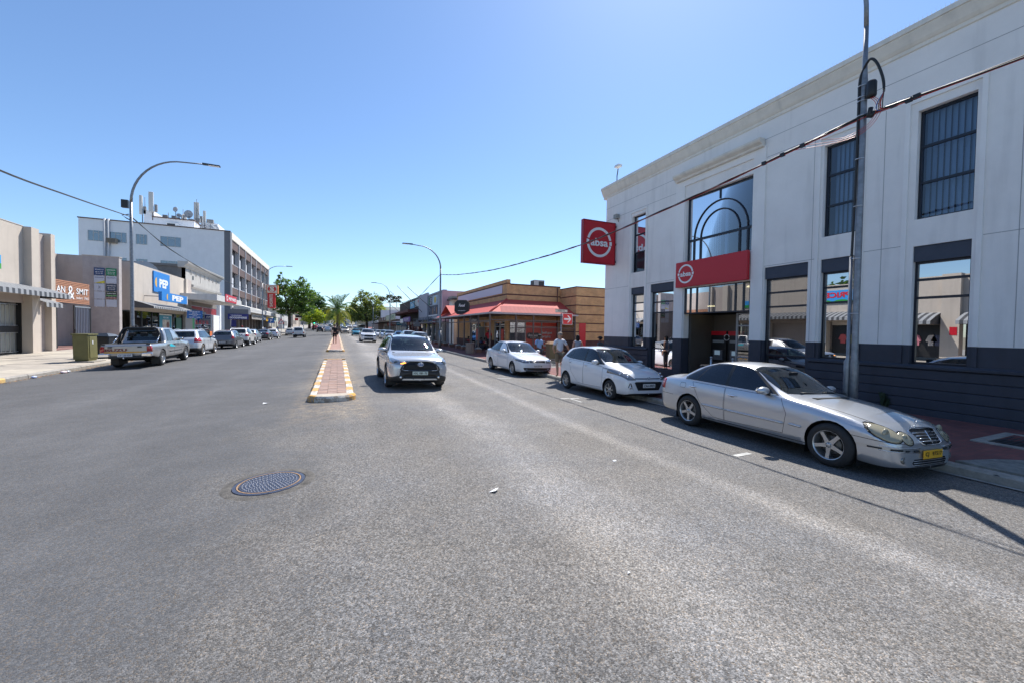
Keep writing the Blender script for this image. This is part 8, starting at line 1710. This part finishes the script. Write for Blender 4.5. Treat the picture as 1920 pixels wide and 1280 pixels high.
def palm(label, x, y, hc, fl, nf, seed, ms, cat='palm tree'):
    rn = random.Random(seed); zg = gprof(y)+.1; t = thing('palm_tree', label, cat, (x, y, zg)); b = MB(); n = 16
    b.tube([(x+.04*math.sin(i*.7), y, zg+hc*i/n) for i in range(n+1)], [.28-.07*i/n+(.03 if i % 2 else 0)+(.18*max(0, i-12)/4.) for i in range(n+1)], 10); b.build('trunk', mat('palm_trunk', (.13, .10, .085), .95, var=.35, vscale=5, bump=.8, bscale=14), t)
    protos = {}
    for k in range(nf):
        a = 2*math.pi*k/nf*2.39996*nf/6.2832; up = 1-k/nf; el = R(88-k*(112/nf)+rn.uniform(-6, 6)); L_ = fl*rn.uniform(.85, 1.05)*(1 if k > 2 else .8); P = []; d = Vector((math.cos(a)*math.cos(el), math.sin(a)*math.cos(el), math.sin(el))); p = Vector((x, y, zg+hc-.1)); seg = 10
        for i in range(seg+1):
            P.append(p.copy()); p = p+d*L_/seg; d = (d+Vector((0, 0, -.085-.13*(1-up)*.5-.02*i*(.6+.4*(1-up))))).normalized()
        b = MB(); b.tube(P, .045, 4, r2=.012)
        for i in range(1, seg*4):
            f_ = i/4; j = min(int(f_), seg-1); o = P[j].lerp(P[j+1], f_-j); tg = (P[j+1]-P[j]).normalized(); s1 = tg.cross(Vector((0, 0, 1)))
            if s1.length < .1: s1 = Vector((math.sin(a), -math.cos(a), 0))
            s1.normalize(); ll = fl*.20*math.sin(math.pi*min(1, (f_/seg)*.9+.1))+.12
            for sg in (-1, 1): e = o+(s1*sg*.75+tg*.6+Vector((0, 0, -.35+.3*up))).normalized()*ll*rn.uniform(.8, 1.1); b.add([o, o+tg*.055, e+Vector((0, 0, -.06)), e], [(0, 1, 2, 3)], 0)
        mi = 0 if k < nf*.5 else (1 if rn.random() < .8 else 0); b.build('frond', ms[mi], t)
    return t
PM = [leafmat('palm_green', (.085, .15, .05)), leafmat('palm_yellow', (.25, .25, .045))]
palm('tall palm tree with drooping green and yellow fronds standing on the long traffic island', 0.05, 93, 5.3, 4.6, 24, 4, PM)
palm('smaller second palm behind the tall palm on the traffic island', .5, 122, 3.4, 3.4, 18, 9, [PM[1], PM[1]])

# ---------------------------------------------------------------- street lamps and cables
M_cable = mat('cable_black', (.015, .015, .016), .5); M_cred = mat('cable_red', (.5, .04, .03), .4)
def lamp(label, x, y, sgn, hs, hx, reach, r0=.10, grp='curved street lamps'):
    z = gz(x, y); t = thing('street_lamp', label, 'street lamp', (x, y, z), group=grp); b = MB(); b.tube([(x, y, z), (x, y, z+1.6)], r0*1.25, 12); b.tube([(x, y, z+1.6), (x, y, z+1.75), (x, y, hs*.75), (x, y, hs)], [r0*1.25, r0, r0*.85, r0*.72], 12); b.build('pole', M_steel, t)
    P = []; rx = reach*.62; n = 12
    for i in range(n+1): a = math.pi/2*i/n; P.append((x+sgn*rx*(1-math.cos(a)), y, hs+(hx-hs)*math.sin(a)))
    P.append((x+sgn*(reach-.5), y, hx+.06)); b = MB(); b.tube(P, r0*.70, 10, r2=.035); b.build('arm', M_steel, t)
    b = MB(); e = x+sgn*(reach-.55); f_ = x+sgn*(reach+.35); b.add([(e, y-.07, hx+.02), (e, y+.07, hx+.02), (e, y+.07, hx+.13), (e, y-.07, hx+.13), (f_, y-.15, hx+.05), (f_, y+.15, hx+.05), (f_, y+.12, hx+.10), (f_, y-.12, hx+.10)], [(0, 1, 2, 3), (4, 7, 6, 5), (0, 4, 5, 1), (1, 5, 6, 2), (2, 6, 7, 3), (3, 7, 4, 0)]); h_ = b.build('lamp_head', M_dark_metal, t); bx('lens', h_, M_sign_white, e+sgn*.3, f_-sgn*.05, y-.1, y+.1, hx+.02, hx+.045)
    return t
l1 = lamp('left street lamp whose arm curves over the road, with a black box near the bend', -11, 30.4, 1, 8.9, 11.64, 3.95); bx('junction_box', l1, M_black, -11.42, -11.12, 30.3, 30.5, 8.55, 9.0); b = MB(); b.tube([(-11.1, 30.4, 8.2), (-11.4, 30.35, 8.1), (-11.2, 30.4, 7.95), (-10.9, 30.4, 7.8)], .03, 5); b.build('cable_clamp', M_black, l1)
lamp('second lamp along the left kerb, in front of the office block', -11, 75, 1, 8.8, 11.7, 3.9); lamp('third lamp along the left kerb, in front of the big tree', -11, 118, 1, 8.9, 11.5, 4.5)
lamp('fourth lamp along the left kerb, mostly hidden by the yellow tree', -11, 160, 1, 8.9, 11.5, 4)
lamp('right street lamp beside the red roofed brick shop', 8.72, 36.6, -1, 7.4, 9.3, 3.1); lamp('second lamp along the right kerb, before the white overhanging building', 8.72, 75, -1, 7.4, 9.85, 2.9); lamp('third lamp along the right kerb, in front of the tall olive tree', 8.72, 112, -1, 7.4, 9.8, 3.0); lamp('far thin lamp on the right, beyond the olive tree', 8.72, 150, -1, 7.4, 9.8, 3.0)
z0 = gz(8.7, 4.2); np_ = thing('street_lamp', 'near galvanised lamp pole with cables, clamps and a black box, in front of the bank', 'street lamp', (8.7, 4.2, z0), group='curved street lamps')
b = MB(); b.tube([(8.7, 4.2, z0), (8.7, 4.2, 1.28), (8.7, 4.2, 1.34), (8.7, 4.2, 6.35), (8.7, 4.2, 6.55), (8.7, 4.2, 7.3)], [.068, .068, .054, .05, .038, .036], 16); b.build('pole', M_steel, np_)
b = MB(); b.tube([(8.7-.0, 4.2, 7.3)]+[(8.7-2.0*(1-math.cos(math.pi/2*i/10)), 4.2, 7.3+2.4*math.sin(math.pi/2*i/10)) for i in range(1, 11)]+[(5.6, 4.2, 9.75)], .036, 10, r2=.035); b.build('arm', M_steel, np_); bx('lamp_head', np_, M_dark_metal, 5.0, 5.7, 4.07, 4.33, 9.7, 9.82)
b = MB(); b.tube([(8.66, 4.295, z0), (8.66, 4.295, 1.28), (8.67, 4.285, 1.34), (8.67, 4.285, 3.2)], [.048, .048, .032, .032], 10); b.build('conduit', M_steel, np_)
b = MB(); b.tube(smooth([(8.67, 4.285, 3.15), (8.67, 4.275, 3.8), (8.66, 4.26, 4.6), (8.66, 4.255, 5.9), (8.66, 4.25, 6.35), (8.67, 4.2, 6.55), (8.62, 4.08, 6.64), (8.62, 3.98, 6.5), (8.64, 3.90, 6.2), (8.65, 3.885, 5.98)]), .021, 8); b.build('thick_cable', M_cable, np_)
for q, (c, dy) in enumerate((((.02, .09, .3), .05), ((.25, .16, .08), .02), ((.45, .03, .03), 0), ((.02, .02, .02), -.03))): b = MB(); b.tube(smooth([(8.65, 3.885, 5.98), (8.63, 3.92+dy, 5.8), (8.63, 3.9+dy, 5.68), (8.66, 3.75, 5.66)]), .008, 5); b.build('cable_core', mat('core_%d' % q, c, .5), np_)
b = MB(); b.lathe([(0, .0), (.065, .01), (.075, .04), (.075, .26), (.06, .29), (0, .30)], 'z', 12, (8.66, 4.07, 5.97)); b.build('junction_box', M_black, np_)
for q in range(3): b = MB(); b.tube(smooth([(8.66, 4.09-.02*q, 5.98), (8.64, 4.0-.03*q, 5.85), (8.63, 3.98-.03*q, 5.68-.03*q), (8.64, 4.12, 5.5-.04*q), (8.66, 4.5, 5.45-.03*q), (8.66, 4.9+.3*q, 5.6)]), .0045, 4); b.build('red_wire', M_cred, np_)
for z in (6.25, 6.05, 5.98, 5.72, 4.95, 4.1, 3.15, 2.15): b = MB(); b.lathe([(.060, 0), (.063, 0), (.063, .015), (.060, .015)], 'z', 14, (8.69, 4.225, z)); b.v = [(v[0], 4.24+(v[1]-4.24)*1.15, v[2]) for v in b.v]; b.build('strap', M_alu, np_)
b = MB(); b.tube([(8.62, 4.05, 5.78), (8.62, 4.08, 5.62)], .035, 6); b.tube([(8.62, 4.06, 5.62), (8.66, 4.0, 5.70)], .04, 6); b.build('suspension_clamp', M_black, np_)
def curve(P, n=10):
    f1 = pchip([(p[1], p[2]) for p in P]); y0, y1 = P[0][1], P[-1][1]; k = n*len(P); return [(P[0][0]+(P[-1][0]-P[0][0])*i/k, y0+(y1-y0)*i/k, f1(y0+(y1-y0)*i/k)) for i in range(k+1)]
def cable(label, P, r, red=False):
    C_ = curve(P); t = thing('overhead_cable', label, 'cable', P[0], group='overhead cables'); b = MB(); n_ = len(C_)
    for s_ in range(2): b.tube([(x+r*.6*math.cos(y*9+s_*3.14), y, z+r*.6*math.sin(y*9+s_*3.14)) for x, y, z in C_], r*.62, 6)
    b.build('bundle', M_cable, t)
    if red: b = MB(); b.tube([(x-.012, y, z-r*1.1-.008*math.sin(y*1.7)) for x, y, z in C_], r*.28, 5); b.build('red_strand', M_cred, t)
cable('thick twisted cable with red strand running past the bank front, right of the near pole', [(8.66, -28, 8.5), (8.66, -10, 6.2), (8.66, 2.35, 5.62), (8.66, 3.27, 5.66), (8.66, 4.15, 5.70)], .028, True)
cable('twisted cable with red strand sagging from the near pole to the right street lamp', [(8.66, 4.15, 5.70), (8.67, 7.95, 5.38), (8.68, 13.2, 5.13), (8.7, 20, 5.3), (8.7, 30, 6.05), (8.7, 36.5, 6.83)], .026, True)
cable('sagging cable between the first and second right hand lamps', [(8.7, 36.7, 6.83), (8.7, 49.3, 5.55), (8.7, 60, 5.65), (8.7, 68.6, 6.5), (8.7, 74.9, 7.3)], .03)
cable('twisted cable entering at the left picture edge and ending on the left lamp', [(-11, -5, 8.2), (-11, 12, 7.0), (-11, 20.5, 7.19), (-11, 24.5, 7.5), (-11, 30.3, 8.05)], .03)
cable('dark cable sagging from the left lamp towards the office block lamp', [(-11, 30.5, 8.05), (-11, 36.4, 7.25), (-11, 47.2, 6.75), (-11, 56, 6.65), (-11, 68, 7.1), (-11, 74.9, 7.8)], .03)
cable('pale sagging cable beyond the office block lamp', [(-11, 75.1, 7.8), (-11, 90, 5.9), (-11, 104, 5.8), (-11, 117.9, 7.6)], .03)
for k, (y, z) in enumerate(((3.45, 5.67), (3.55, 5.66), (3.75, 5.68), (5.2, 5.60), (5.6, 5.57), (6.0, 5.54))): o = MB().cbox(8.66, y, z, .05, .09, .07).build('cable_connector', M_black); tag(o, ['rightmost', 'second from right', 'third from right', 'first left', 'second left', 'farthest left'][k]+' black connector clipped on the cable near the pole', 'connector', 'black connectors on the cable')
t = thing('flood_light_pole', 'pole with flood light and red sign among the left trees', 'lamp', (-9.8, 122, 1)); b = MB(); b.tube([(-9.4, 122, .9), (-9.4, 122, 6.6)], .08, 6); b.build('pole', M_steel, t); bx('flood_light', t, M_dark_metal, -10.3, -8.7, 121.6, 122, 4.5, 5.1); bx('red_plate', t, M_red, -10.4, -9.6, 121.7, 121.8, 3.7, 4.4)
t = thing('traffic_signal', 'traffic signal with a lit green lamp at the far left crossing', 'traffic light', (-7.2, 150, 1)); b = MB(); b.tube([(-7.0, 150, 1.2), (-7.0, 150, 4.4)], .07, 6); b.build('pole', M_steel, t); bx('housing', t, M_black, -7.3, -6.7, 149.8, 150.1, 3.2, 4.5); b = MB(); b.ball((-7.0, 149.75, 3.45), .18, .05, .18, 10, 6); b.build('green_lamp', mat('green_lit', (0, .8, .4), .3, emit=((.05, 1, .5), 4)), t)

# ---------------------------------------------------------------- people
def skin(name, J, B, m, parent, sub=1):
    ks = list(J); me = bpy.data.meshes.new(name); me.from_pydata([J[k][:3] for k in ks], [(ks.index(a), ks.index(c)) for a, c in B], [])
    o = bpy.data.objects.new(name, me); C.objects.link(o); mo = o.modifiers.new('s', 'SKIN')
    for i, k in enumerate(ks): r_ = J[k][3]; d = me.skin_vertices[0].data[i]; d.radius = (r_ if not isinstance(r_, tuple) else r_[0], r_ if not isinstance(r_, tuple) else r_[1]); d.use_root = (i == 0)
    mo.use_smooth_shade = True; s2 = o.modifiers.new('u', 'SUBSURF'); s2.levels = s2.render_levels = sub
    dg = bpy.context.evaluated_depsgraph_get(); me2 = bpy.data.meshes.new_from_object(o.evaluated_get(dg)); bpy.data.objects.remove(o); me2.name = name; me2.materials.clear(); me2.materials.append(m)
    r = bpy.data.objects.new(name, me2); C.objects.link(r); r.parent = parent; return r
SK = [mat('skin_light', (.50, .27, .18), .6), mat('skin_brown', (.16, .075, .045), .6), mat('skin_dark', (.07, .035, .022), .6)]
def person(label, x, y, rz, h=1.75, sk=0, top=(.6, .6, .6), bot=(.1, .1, .1), hair=(.02, .015, .01), hat=None, longt=True, shoes=(.03, .03, .03), pose=None, long_hair=False, z=None, group=None, sleeve=True, bag=False):
    zz = gz(x, y) if z is None else z; t = thing('person', label, 'person', (x, y, zz), R(rz), group); k = h/1.75; t.scale = (k, k, k)
    J = dict(pel=(0, 0, .96, (.135, .10)), wst=(0, 0, 1.10, (.125, .09)), che=(0, 0, 1.30, (.155, .105)), nb=(0, 0, 1.44, (.09, .075)), nk=(0, 0, 1.50, .052), hd=(0, .012, 1.58, .072), hm=(0, .015, 1.65, .083), ht=(0, .005, 1.71, .062))
    for s_, q in ((1, 'r'), (-1, 'l')):
        J.update({'sh'+q: (s_*.18, 0, 1.41, .058), 'el'+q: (s_*.235, -.03, 1.13, .042), 'wr'+q: (s_*.25, .05, .89, .028), 'ha'+q: (s_*.25, .075, .82, .034), 'f1'+q: (s_*.245, .10, .74, .011), 'f2'+q: (s_*.25, .085, .735, .011), 'f3'+q: (s_*.255, .07, .74, .010), 'f4'+q: (s_*.258, .055, .755, .009), 'th'+q: (s_*.225, .12, .79, .012),
                  'hi'+q: (s_*.09, 0, .90, .092), 'kn'+q: (s_*.10, .01, .50, .060), 'ca'+q: (s_*.10, -.015, .36, .056), 'an'+q: (s_*.10, 0, .09, .038), 'to'+q: (s_*.11, .15, .035, .032)})
    J.update(pose or {})
    for q in 'rl':
        if pose and 'ha'+q in pose:
            hx, hy, hz = pose['ha'+q][:3]; w_ = J['wr'+q]; d = Vector((hx-w_[0], hy-w_[1], hz-w_[2])).normalized()*.085
            for i, f_ in enumerate(('f1', 'f2', 'f3', 'f4')): J[f_+q] = (hx+d.x+(i-1.5)*.008, hy+d.y+(i-1.5)*.018, hz+d.z, .010)
            J['th'+q] = (hx+d.x*.3, hy+d.y*.3+.045, hz+d.z*.3+.01, .012)
    B = [('pel', 'wst'), ('wst', 'che'), ('che', 'nb'), ('nb', 'nk'), ('nk', 'hd'), ('hd', 'hm'), ('hm', 'ht')]
    for q in 'rl': B += [('nb', 'sh'+q), ('sh'+q, 'el'+q), ('el'+q, 'wr'+q), ('wr'+q, 'ha'+q), ('pel', 'hi'+q), ('hi'+q, 'kn'+q), ('kn'+q, 'ca'+q), ('ca'+q, 'an'+q), ('an'+q, 'to'+q)]+[('ha'+q, f_+q) for f_ in ('f1', 'f2', 'f3', 'f4', 'th')]
    skin('body', J, B, SK[sk], t, 2)
    f_ = MB(); H = J['hm']; f_.ball((H[0], H[1]+.083, H[2]-.02), .012, .02, .022, 8, 5); 
    for s_ in (1, -1): f_.ball((H[0]+s_*.083, H[1], H[2]-.015), .012, .022, .032, 8, 5)
    f_.build('nose_and_ears', SK[sk], t, world=False); f_ = MB()
    for s_ in (1, -1): f_.ball((H[0]+s_*.03, H[1]+.078, H[2]+.01), .012, .008, .007, 8, 4)
    f_.build('eyes', M_ink, t, world=False); f_ = MB(); f_.ball((H[0], H[1]+.077, H[2]-.065), .024, .008, .006, 8, 4); f_.build('mouth', M_taill, t, world=False)
    g = lambda n, a: (*J[n][:3], (J[n][3][0]+a, J[n][3][1]+a) if isinstance(J[n][3], tuple) else J[n][3]+a)
    S = {n: g(n, .016) for n in ('pel', 'wst', 'che', 'nb', 'shr', 'shl')}; SB = [('pel', 'wst'), ('wst', 'che'), ('che', 'nb'), ('nb', 'shr'), ('nb', 'shl')]
    S['pel'] = (J['pel'][0], J['pel'][1], J['pel'][2]-.03, (.155, .12))
    if sleeve:
        for q in 'rl': a, c = Vector(J['sh'+q][:3]), Vector(J['el'+q][:3]); m_ = a.lerp(c, .75); S['sl'+q] = (*m_, .065); SB.append(('sh'+q, 'sl'+q))
    tn = '_'.join('%02d' % int(c*99) for c in top); bn = '_'.join('%02d' % int(c*99) for c in bot)
    skin('shirt', S, SB, mat('cloth_'+tn, top, .85), t)
    S = {'pel': g('pel', .018)}; SB = []
    for q in 'rl':
        S['hi'+q] = g('hi'+q, .016); SB.append(('pel', 'hi'+q)); a, c = Vector(J['hi'+q][:3]), Vector(J['kn'+q][:3])
        if longt: S['kn'+q] = g('kn'+q, .02); S['an'+q] = g('an'+q, .025); SB += [('hi'+q, 'kn'+q), ('kn'+q, 'an'+q)]
        else: m_ = a.lerp(c, .88); S['sn'+q] = (*m_, .088); SB.append(('hi'+q, 'sn'+q))
    skin('trousers' if longt else 'shorts', S, SB, mat('cloth_'+bn, bot, .85), t)
    b = MB(); b.ball((H[0], H[1]-.018, H[2]+.028), .094, .10, .085, 12, 8)
    if long_hair: b.ball((H[0], H[1]-.05, H[2]-.06), .10, .075, .15, 12, 8)
    hn = '_'.join('%02d' % int(c*99) for c in hair); b.build('hair', mat('hair_'+hn, hair, .8), t, world=False)
    if hat:
        b = MB(); b.ball((H[0], H[1], H[2]+.055), .105, .115, .07, 12, 8)
        if hat[0] == 'cap': b.lathe([(0, .0), (.075, .0), (.075, .01), (0, .01)], 'z', 12, (H[0], H[1]+.12, H[2]+.03))
        else: b.lathe([(.09, .04), (.17, .0), (.17, .008), (.09, .05)], 'z', 16, (H[0], H[1], H[2]+.02))
        b.build('hat', mat('hat_'+hat[0]+'%d' % int(hat[1][0]*99), hat[1], .8), t, world=False)
    if shoes:
        for q in 'rl': a, c = J['an'+q], J['to'+q]; b = MB(); b.ball(((a[0]+c[0])/2, (a[1]+c[1])/2, max(.045, (a[2]+c[2])/2-.015)), .05, .14, .05, 10, 6); b.build('shoe', mat('shoe_%d' % int(shoes[0]*99), shoes, .6), t, world=False)
    if bag: b = MB(); b.ball((.20, -.10, .98), .10, .07, .17, 10, 8); b.build('bag', M_seat, t, world=False); b = MB(); b.tube([(.19, -.08, 1.1), (.05, -.13, 1.35), (-.10, -.05, 1.47), (-.12, .1, 1.35)], .012, 4); b.build('bag_strap', M_seat, t, world=False)
    return t
walk = dict(knr=(.10, .16, .52, .06), car=(.10, .12, .38, .056), anr=(.10, .20, .10, .038), tor=(.10, .34, .06, .032), knl=(-.10, -.02, .5, .06), cal=(-.10, -.14, .38, .056), anl=(-.10, -.24, .14, .038), tol=(-.10, -.14, .05, .032))
arm_out = dict(elr=(.33, -.02, 1.18, .042), wrr=(.44, .06, 1.02, .028), har=(.48, .10, .97, .032))
hip_l = dict(ell=(-.30, -.06, 1.17, .042), wrl=(-.22, .04, 1.0, .028), hal=(-.19, .08, .96, .032))
person('man in white t shirt and khaki shorts seen from behind beside the white hatchback', 8.32, 14.15, -8, 1.80, 0, (.66, .66, .70), (.20, .155, .10), (.30, .24, .20), longt=False, shoes=None, pose={**walk, **arm_out, **hip_l, 'knl': (-.10, .03, .5, .06), 'cal': (-.10, -.02, .36, .056), 'anl': (-.10, -.05, .09, .038), 'tol': (-.10, .10, .03, .032), 'knr': (.10, .04, .5, .06), 'car': (.1, -.04, .37, .056), 'anr': (.10, -.12, .10, .038), 'tor': (.10, .0, .03, .032)})
person('dark haired woman in a pale sleeveless top walking behind the white hatchback', 9.95, 15.35, -20, 1.66, 0, (.30, .33, .38), (.03, .03, .035), (.006, .005, .005), long_hair=True, sleeve=False)
person('person in a black bucket hat behind the roof of the white hatchback', 11.15, 15.3, 20, 1.58, 1, (.08, .08, .09), (.05, .05, .06), (.01, .01, .01), hat=('bucket', (.01, .01, .012)))
person('man in light blue t shirt and dark cap walking behind the white sedan', 10.05, 19.3, 185, 1.76, 2, (.20, .34, .58), (.04, .045, .06), (.01, .01, .01), hat=('cap', (.02, .02, .02)), pose=walk)
person('man in red shirt and red cap standing by the brick shop corner', 11.3, 30.6, 170, 1.78, 2, (.50, .015, .03), (.012, .012, .02), (.01, .01, .01), hat=('cap', (.5, .02, .03)))
person('man in black shirt and shorts walking away along the long traffic island', -.2, 40.2, 0, 1.74, 0, (.010, .010, .013), (.008, .008, .010), (.015, .012, .01), longt=False, pose=walk, bag=True, z=gprof(40.2)+.14)
sit = dict(pel=(0, 0, .26, (.15, .12)), wst=(0, -.02, .40, (.13, .1)), che=(0, .02, .60, (.15, .11)), nb=(0, .04, .74, (.09, .08)), nk=(0, .05, .80, .05), hd=(0, .07, .87, .07), hm=(0, .08, .94, .083), ht=(0, .07, 1.0, .06))
for s_, q in ((1, 'r'), (-1, 'l')): sit.update({'sh'+q: (s_*.17, .04, .71, .056), 'el'+q: (s_*.22, .16, .5, .04), 'wr'+q: (s_*.15, .35, .48, .028), 'ha'+q: (s_*.12, .42, .48, .03), 'hi'+q: (s_*.09, .02, .2, .09), 'kn'+q: (s_*.12, .40, .45, .06), 'ca'+q: (s_*.12, .44, .30, .05), 'an'+q: (s_*.12, .46, .08, .036), 'to'+q: (s_*.12, .6, .035, .03)})
for i, (x, y, c, lab) in enumerate(((11.9, 34.0, (.04, .06, .14), 'seated person in navy leaning on the brick shop wall'), (11.9, 33.0, (.35, .02, .03), 'seated person in red by the brick shop window'), (11.8, 32.2, (.45, .35, .28), 'seated person in cream nearest the shop door'), (11.8, 37.4, (.3, .02, .03), 'crouching person in dark red under the veranda far end'))):
    person(lab, x, y, 90, 1.7, 2, c, (.03, .03, .05), (.008, .008, .008), pose=sit, group='people sitting under the veranda')
for i, (x, y, c, hat, lab) in enumerate(((-11.0, 60, (.5, .5, .5), ('cap', (.5, .45, .42)), 'pedestrian with a pale cap behind the parked cars on the left'), (-12.0, 84, (.45, .47, .55), None, 'pedestrian in pale shirt near the yellow shop sign'), (-11.4, 87, (.02, .02, .03), None, 'pedestrian in black near the yellow shop sign'), (-12.4, 93, (.2, .1, .1), None, 'pedestrian in maroon under the office canopy'), (-11.9, 100, (.1, .12, .25), None, 'pedestrian in blue by the triangle warning sign'), (11.2, 62, (.03, .03, .04), None, 'pedestrian in black by the shops under the grey building'), (10.9, 70, (.3, .05, .05), None, 'pedestrian in red under the purple sign'))):
    person(lab, x, y, (0, 20, 180, 0, 180, 180, 0)[i], 1.72, (1, 2, 2, 1, 2, 2, 1)[i], c, (.04, .04, .06), (.01, .01, .01), hat=hat, pose=walk)
# driver and passengers
for (x, y, z, c, sk_, lab, g_) in ((2.64, 14.15, .62, (.03, .03, .035), 1, 'driver sitting at the wheel of the silver crossover', None), (1.92, 14.15, .62, (.05, .05, .06), 1, 'front passenger inside the silver crossover', None), (8.45, 10.85, .48, (.02, .02, .025), 1, 'driver in dark clothes inside the white hatchback', None)):
    person(lab, x, y, 180, 1.62, sk_, c, (.03, .03, .04), (.01, .01, .01), pose=sit, z=road_z(x, y)+z-.22)
# ---------------------------------------------------------------- other vehicles
def generic(kind, pm, txt='CA 61204'):
    if kind == 'hatch': return hatch(front=False, paintm=pm)
    if kind == 'sedan': return sedan(front=False, paintm=pm, platetxt=txt)
    if kind == 'suv': return suv(front='plain', paintm=pm, txt=txt, rails=False)
    return pickup(pm, txt, canopy=True)
M_dusty = (.355, .225, .235, 'five', M_tyre_d, M_rim)
sp = suv(L=4.34, W=.90, H=1.66, front='plain', paintm=paint('paint_pearl_light', (.66, .68, .70), .3, .3), txt='CA 914 226', tyre=M_dusty); sp['cuts'] = [c for c in sp['cuts'] if c[0] != 'tail_light']+[('tail_light', 'rear', [(.62, .86), (.90, .86), (.90, 1.12), (.62, 1.12)], dict(mirror=1))]; sp['mats']['window'] = sp['mats']['front_window'] = G_tint
place(sp, 'pearl_crossover', 'pearl grey crossover with mud coloured tyres parked ahead of the pickup', 'car', -8.62, 32.35, 0, GL)
place(hatch(L=3.99, W=.86, H=1.50, front=False, paintm=P_grey), 'grey_hatchback', 'dark grey hatchback with red tail lamps, third in the left row', 'car', -8.38, 40.45, 0, GL)
sp = suv(L=4.2, W=.87, H=1.68, front='plain', paintm=P_white2, txt='CA 480 771'); eco = place(sp, 'white_crossover', 'cream white tall crossover ahead of the grey hatchback', 'car', -8.45, 46.2, 0, GL); bx('door_sticker', eco, mat('sticker_cyan', (.03, .4, .6), .4), 0, 0, 0, 0, 0, 0) if 0 else None
base = {}
def far(kind, pm, label, x, y, deg, grp, cat='car'):
    k = kind
    if k not in base:
        base[k] = place(generic(kind, pm), {'hatch': 'hatchback_car', 'sedan': 'sedan_car', 'suv': 'crossover_car', 'pickup': 'canopy_pickup'}[kind], label, cat, x, y, deg, grp); KIDS.clear(); base[k+'_m'] = pm; return base[k]
    src = base[k]; r = copy_tree(src); r['label'] = label; r['group'] = grp; zz = (road_z(x-.7, y)+road_z(x+.7, y))/2; sg = 1 if abs(deg) < 90 else -1
    r.location = (x, y, zz); r.rotation_euler = (math.atan2(gprof(y+1)-gprof(y-1), 2)*sg, math.atan(.028)*(1 if x > 0 else -1)*sg, R(deg))
    def rp(o):
        for sl in o.material_slots:
            if sl.material == base[k+'_m']: sl.link = 'OBJECT'; sl.material = pm
        for c in o.children: rp(c)
    bpy.context.view_layer.update(); rp(r); return r
far('hatch', P_bluish, 'ice silver hatchback, fifth in the left row', -9.15, 54.9, 0, GL); far('sedan', P_dgrey, 'dark booted sedan with red lamps, sixth in the left row', -9.1, 63.6, 0, GL); far('hatch', P_white, 'white hatchback, seventh in the left row before the canopy pickup', -9.0, 71.5, 0, GL)
far('pickup', P_white2, 'white pickup with a load bed canopy driving away in the left lane', -5.7, 75.2, 0, GT, 'pickup truck')
far('hatch', P_white2, 'off white parked car half hidden right of the canopy pickup', -8.6, 92, 0, GL); far('sedan', P_white, 'white parked sedan far down the left row', -8.4, 101, 0, GL); far('sedan', P_silver, 'silver sedan at the far end of the left row', -8.2, 112, 0, GL); far('hatch', P_dgrey, 'dark hatchback waiting far down the left lane', -4.3, 122, 0, GT); far('sedan', P_bluish, 'pale sedan waiting beside the dark hatchback', -2.3, 120, 0, GT); far('suv', P_red, 'red car far away on the left', -6.8, 150, 0, GT)
far('suv', P_white, 'white crossover with large grille coming behind the silver crossover', 3.45, 52.8, 180, GT); far('hatch', P_blue, 'teal blue hatchback coming behind the white crossover', 3.5, 87.5, 180, GT); far('suv', P_beige, 'beige pickup like vehicle coming left of the teal hatchback', 1.75, 106, 180, GT); far('sedan', P_dgrey, 'dark car following in the lane beside the island', 1.6, 119, 180, GT); far('sedan', P_silver, 'silver car behind the teal hatchback', 4.6, 113, 180, GT); far('sedan', P_white, 'white car far away near the far crossing', 1.9, 140, 180, GT)
far('hatch', P_white, 'white parked car just behind the silver crossover roof, right row', 7.6, 40.4, 180, GP); far('suv', P_white, 'white tall parked crossover in the right row', 7.6, 47, 180, GP); far('sedan', P_lblue, 'bright blue parked car in the right row', 7.6, 54, 180, GP); far('hatch', P_silver, 'silver parked hatchback right of the white crossover', 7.3, 63, 180, GP); far('hatch', P_bluish, 'second silver parked hatchback in the right row', 7.3, 70, 180, GP); far('sedan', P_white, 'white parked sedan farther up the right row', 7.4, 80, 180, GP); far('sedan', P_silver, 'silver parked sedan at the end of the right row', 7.4, 88, 180, GP)
for i, (x, y, pm, kd) in enumerate(((-4.5, 170, P_white, 'sedan'), (-2.5, 180, P_silver, 'hatch'), (2.5, 165, P_silver, 'hatch'), (4.6, 175, P_white, 'suv'), (-5, 200, P_dgrey, 'sedan'), (2, 195, P_bluish, 'sedan'), (-2, 215, P_white, 'suv'), (4.5, 210, P_dgrey, 'sedan'), (-7.6, 185, P_silver, 'hatch'), (7.2, 190, P_white, 'sedan'))):
    far(kd, pm, ['white sedan', 'silver hatchback', 'silver oncoming hatchback', 'white oncoming crossover', 'dark sedan', 'pale oncoming sedan', 'white crossover', 'dark oncoming sedan', 'silver kerbside hatchback', 'white kerbside sedan'][i]+' tiny in the far traffic on the rise', x, y, 0 if x < 0 else 180, 'distant traffic on the rise')
t = thing('box_truck', 'white box truck parked beyond the teal hatchback on the right', 'truck', (6.3, 122, gprof(122)-.2)); z = gprof(122)-.2
bx('cargo_box', t, M_white, 5.2, 7.4, 121.2, 126, z+.8, z+3.3, bevel=.03); bx('cab', t, M_white, 5.3, 7.3, 119.6, 121.1, z+.55, z+2.3, bevel=.12); bx('windscreen', t, G_car, 5.45, 7.15, 119.56, 119.6, z+1.45, z+2.1); bx('bumper', t, M_clad, 5.3, 7.3, 119.5, 119.62, z+.4, z+.75)
for x in (5.5, 7.1):
    for y in (120.3, 124.6): b = MB(); b.lathe([(0, .12), (.3, .12), (.4, .08), (.4, -.08), (.3, -.12), (0, -.12)], 'x', 16, (x, y, z+.42)); b.build('wheel', M_tyre, t)
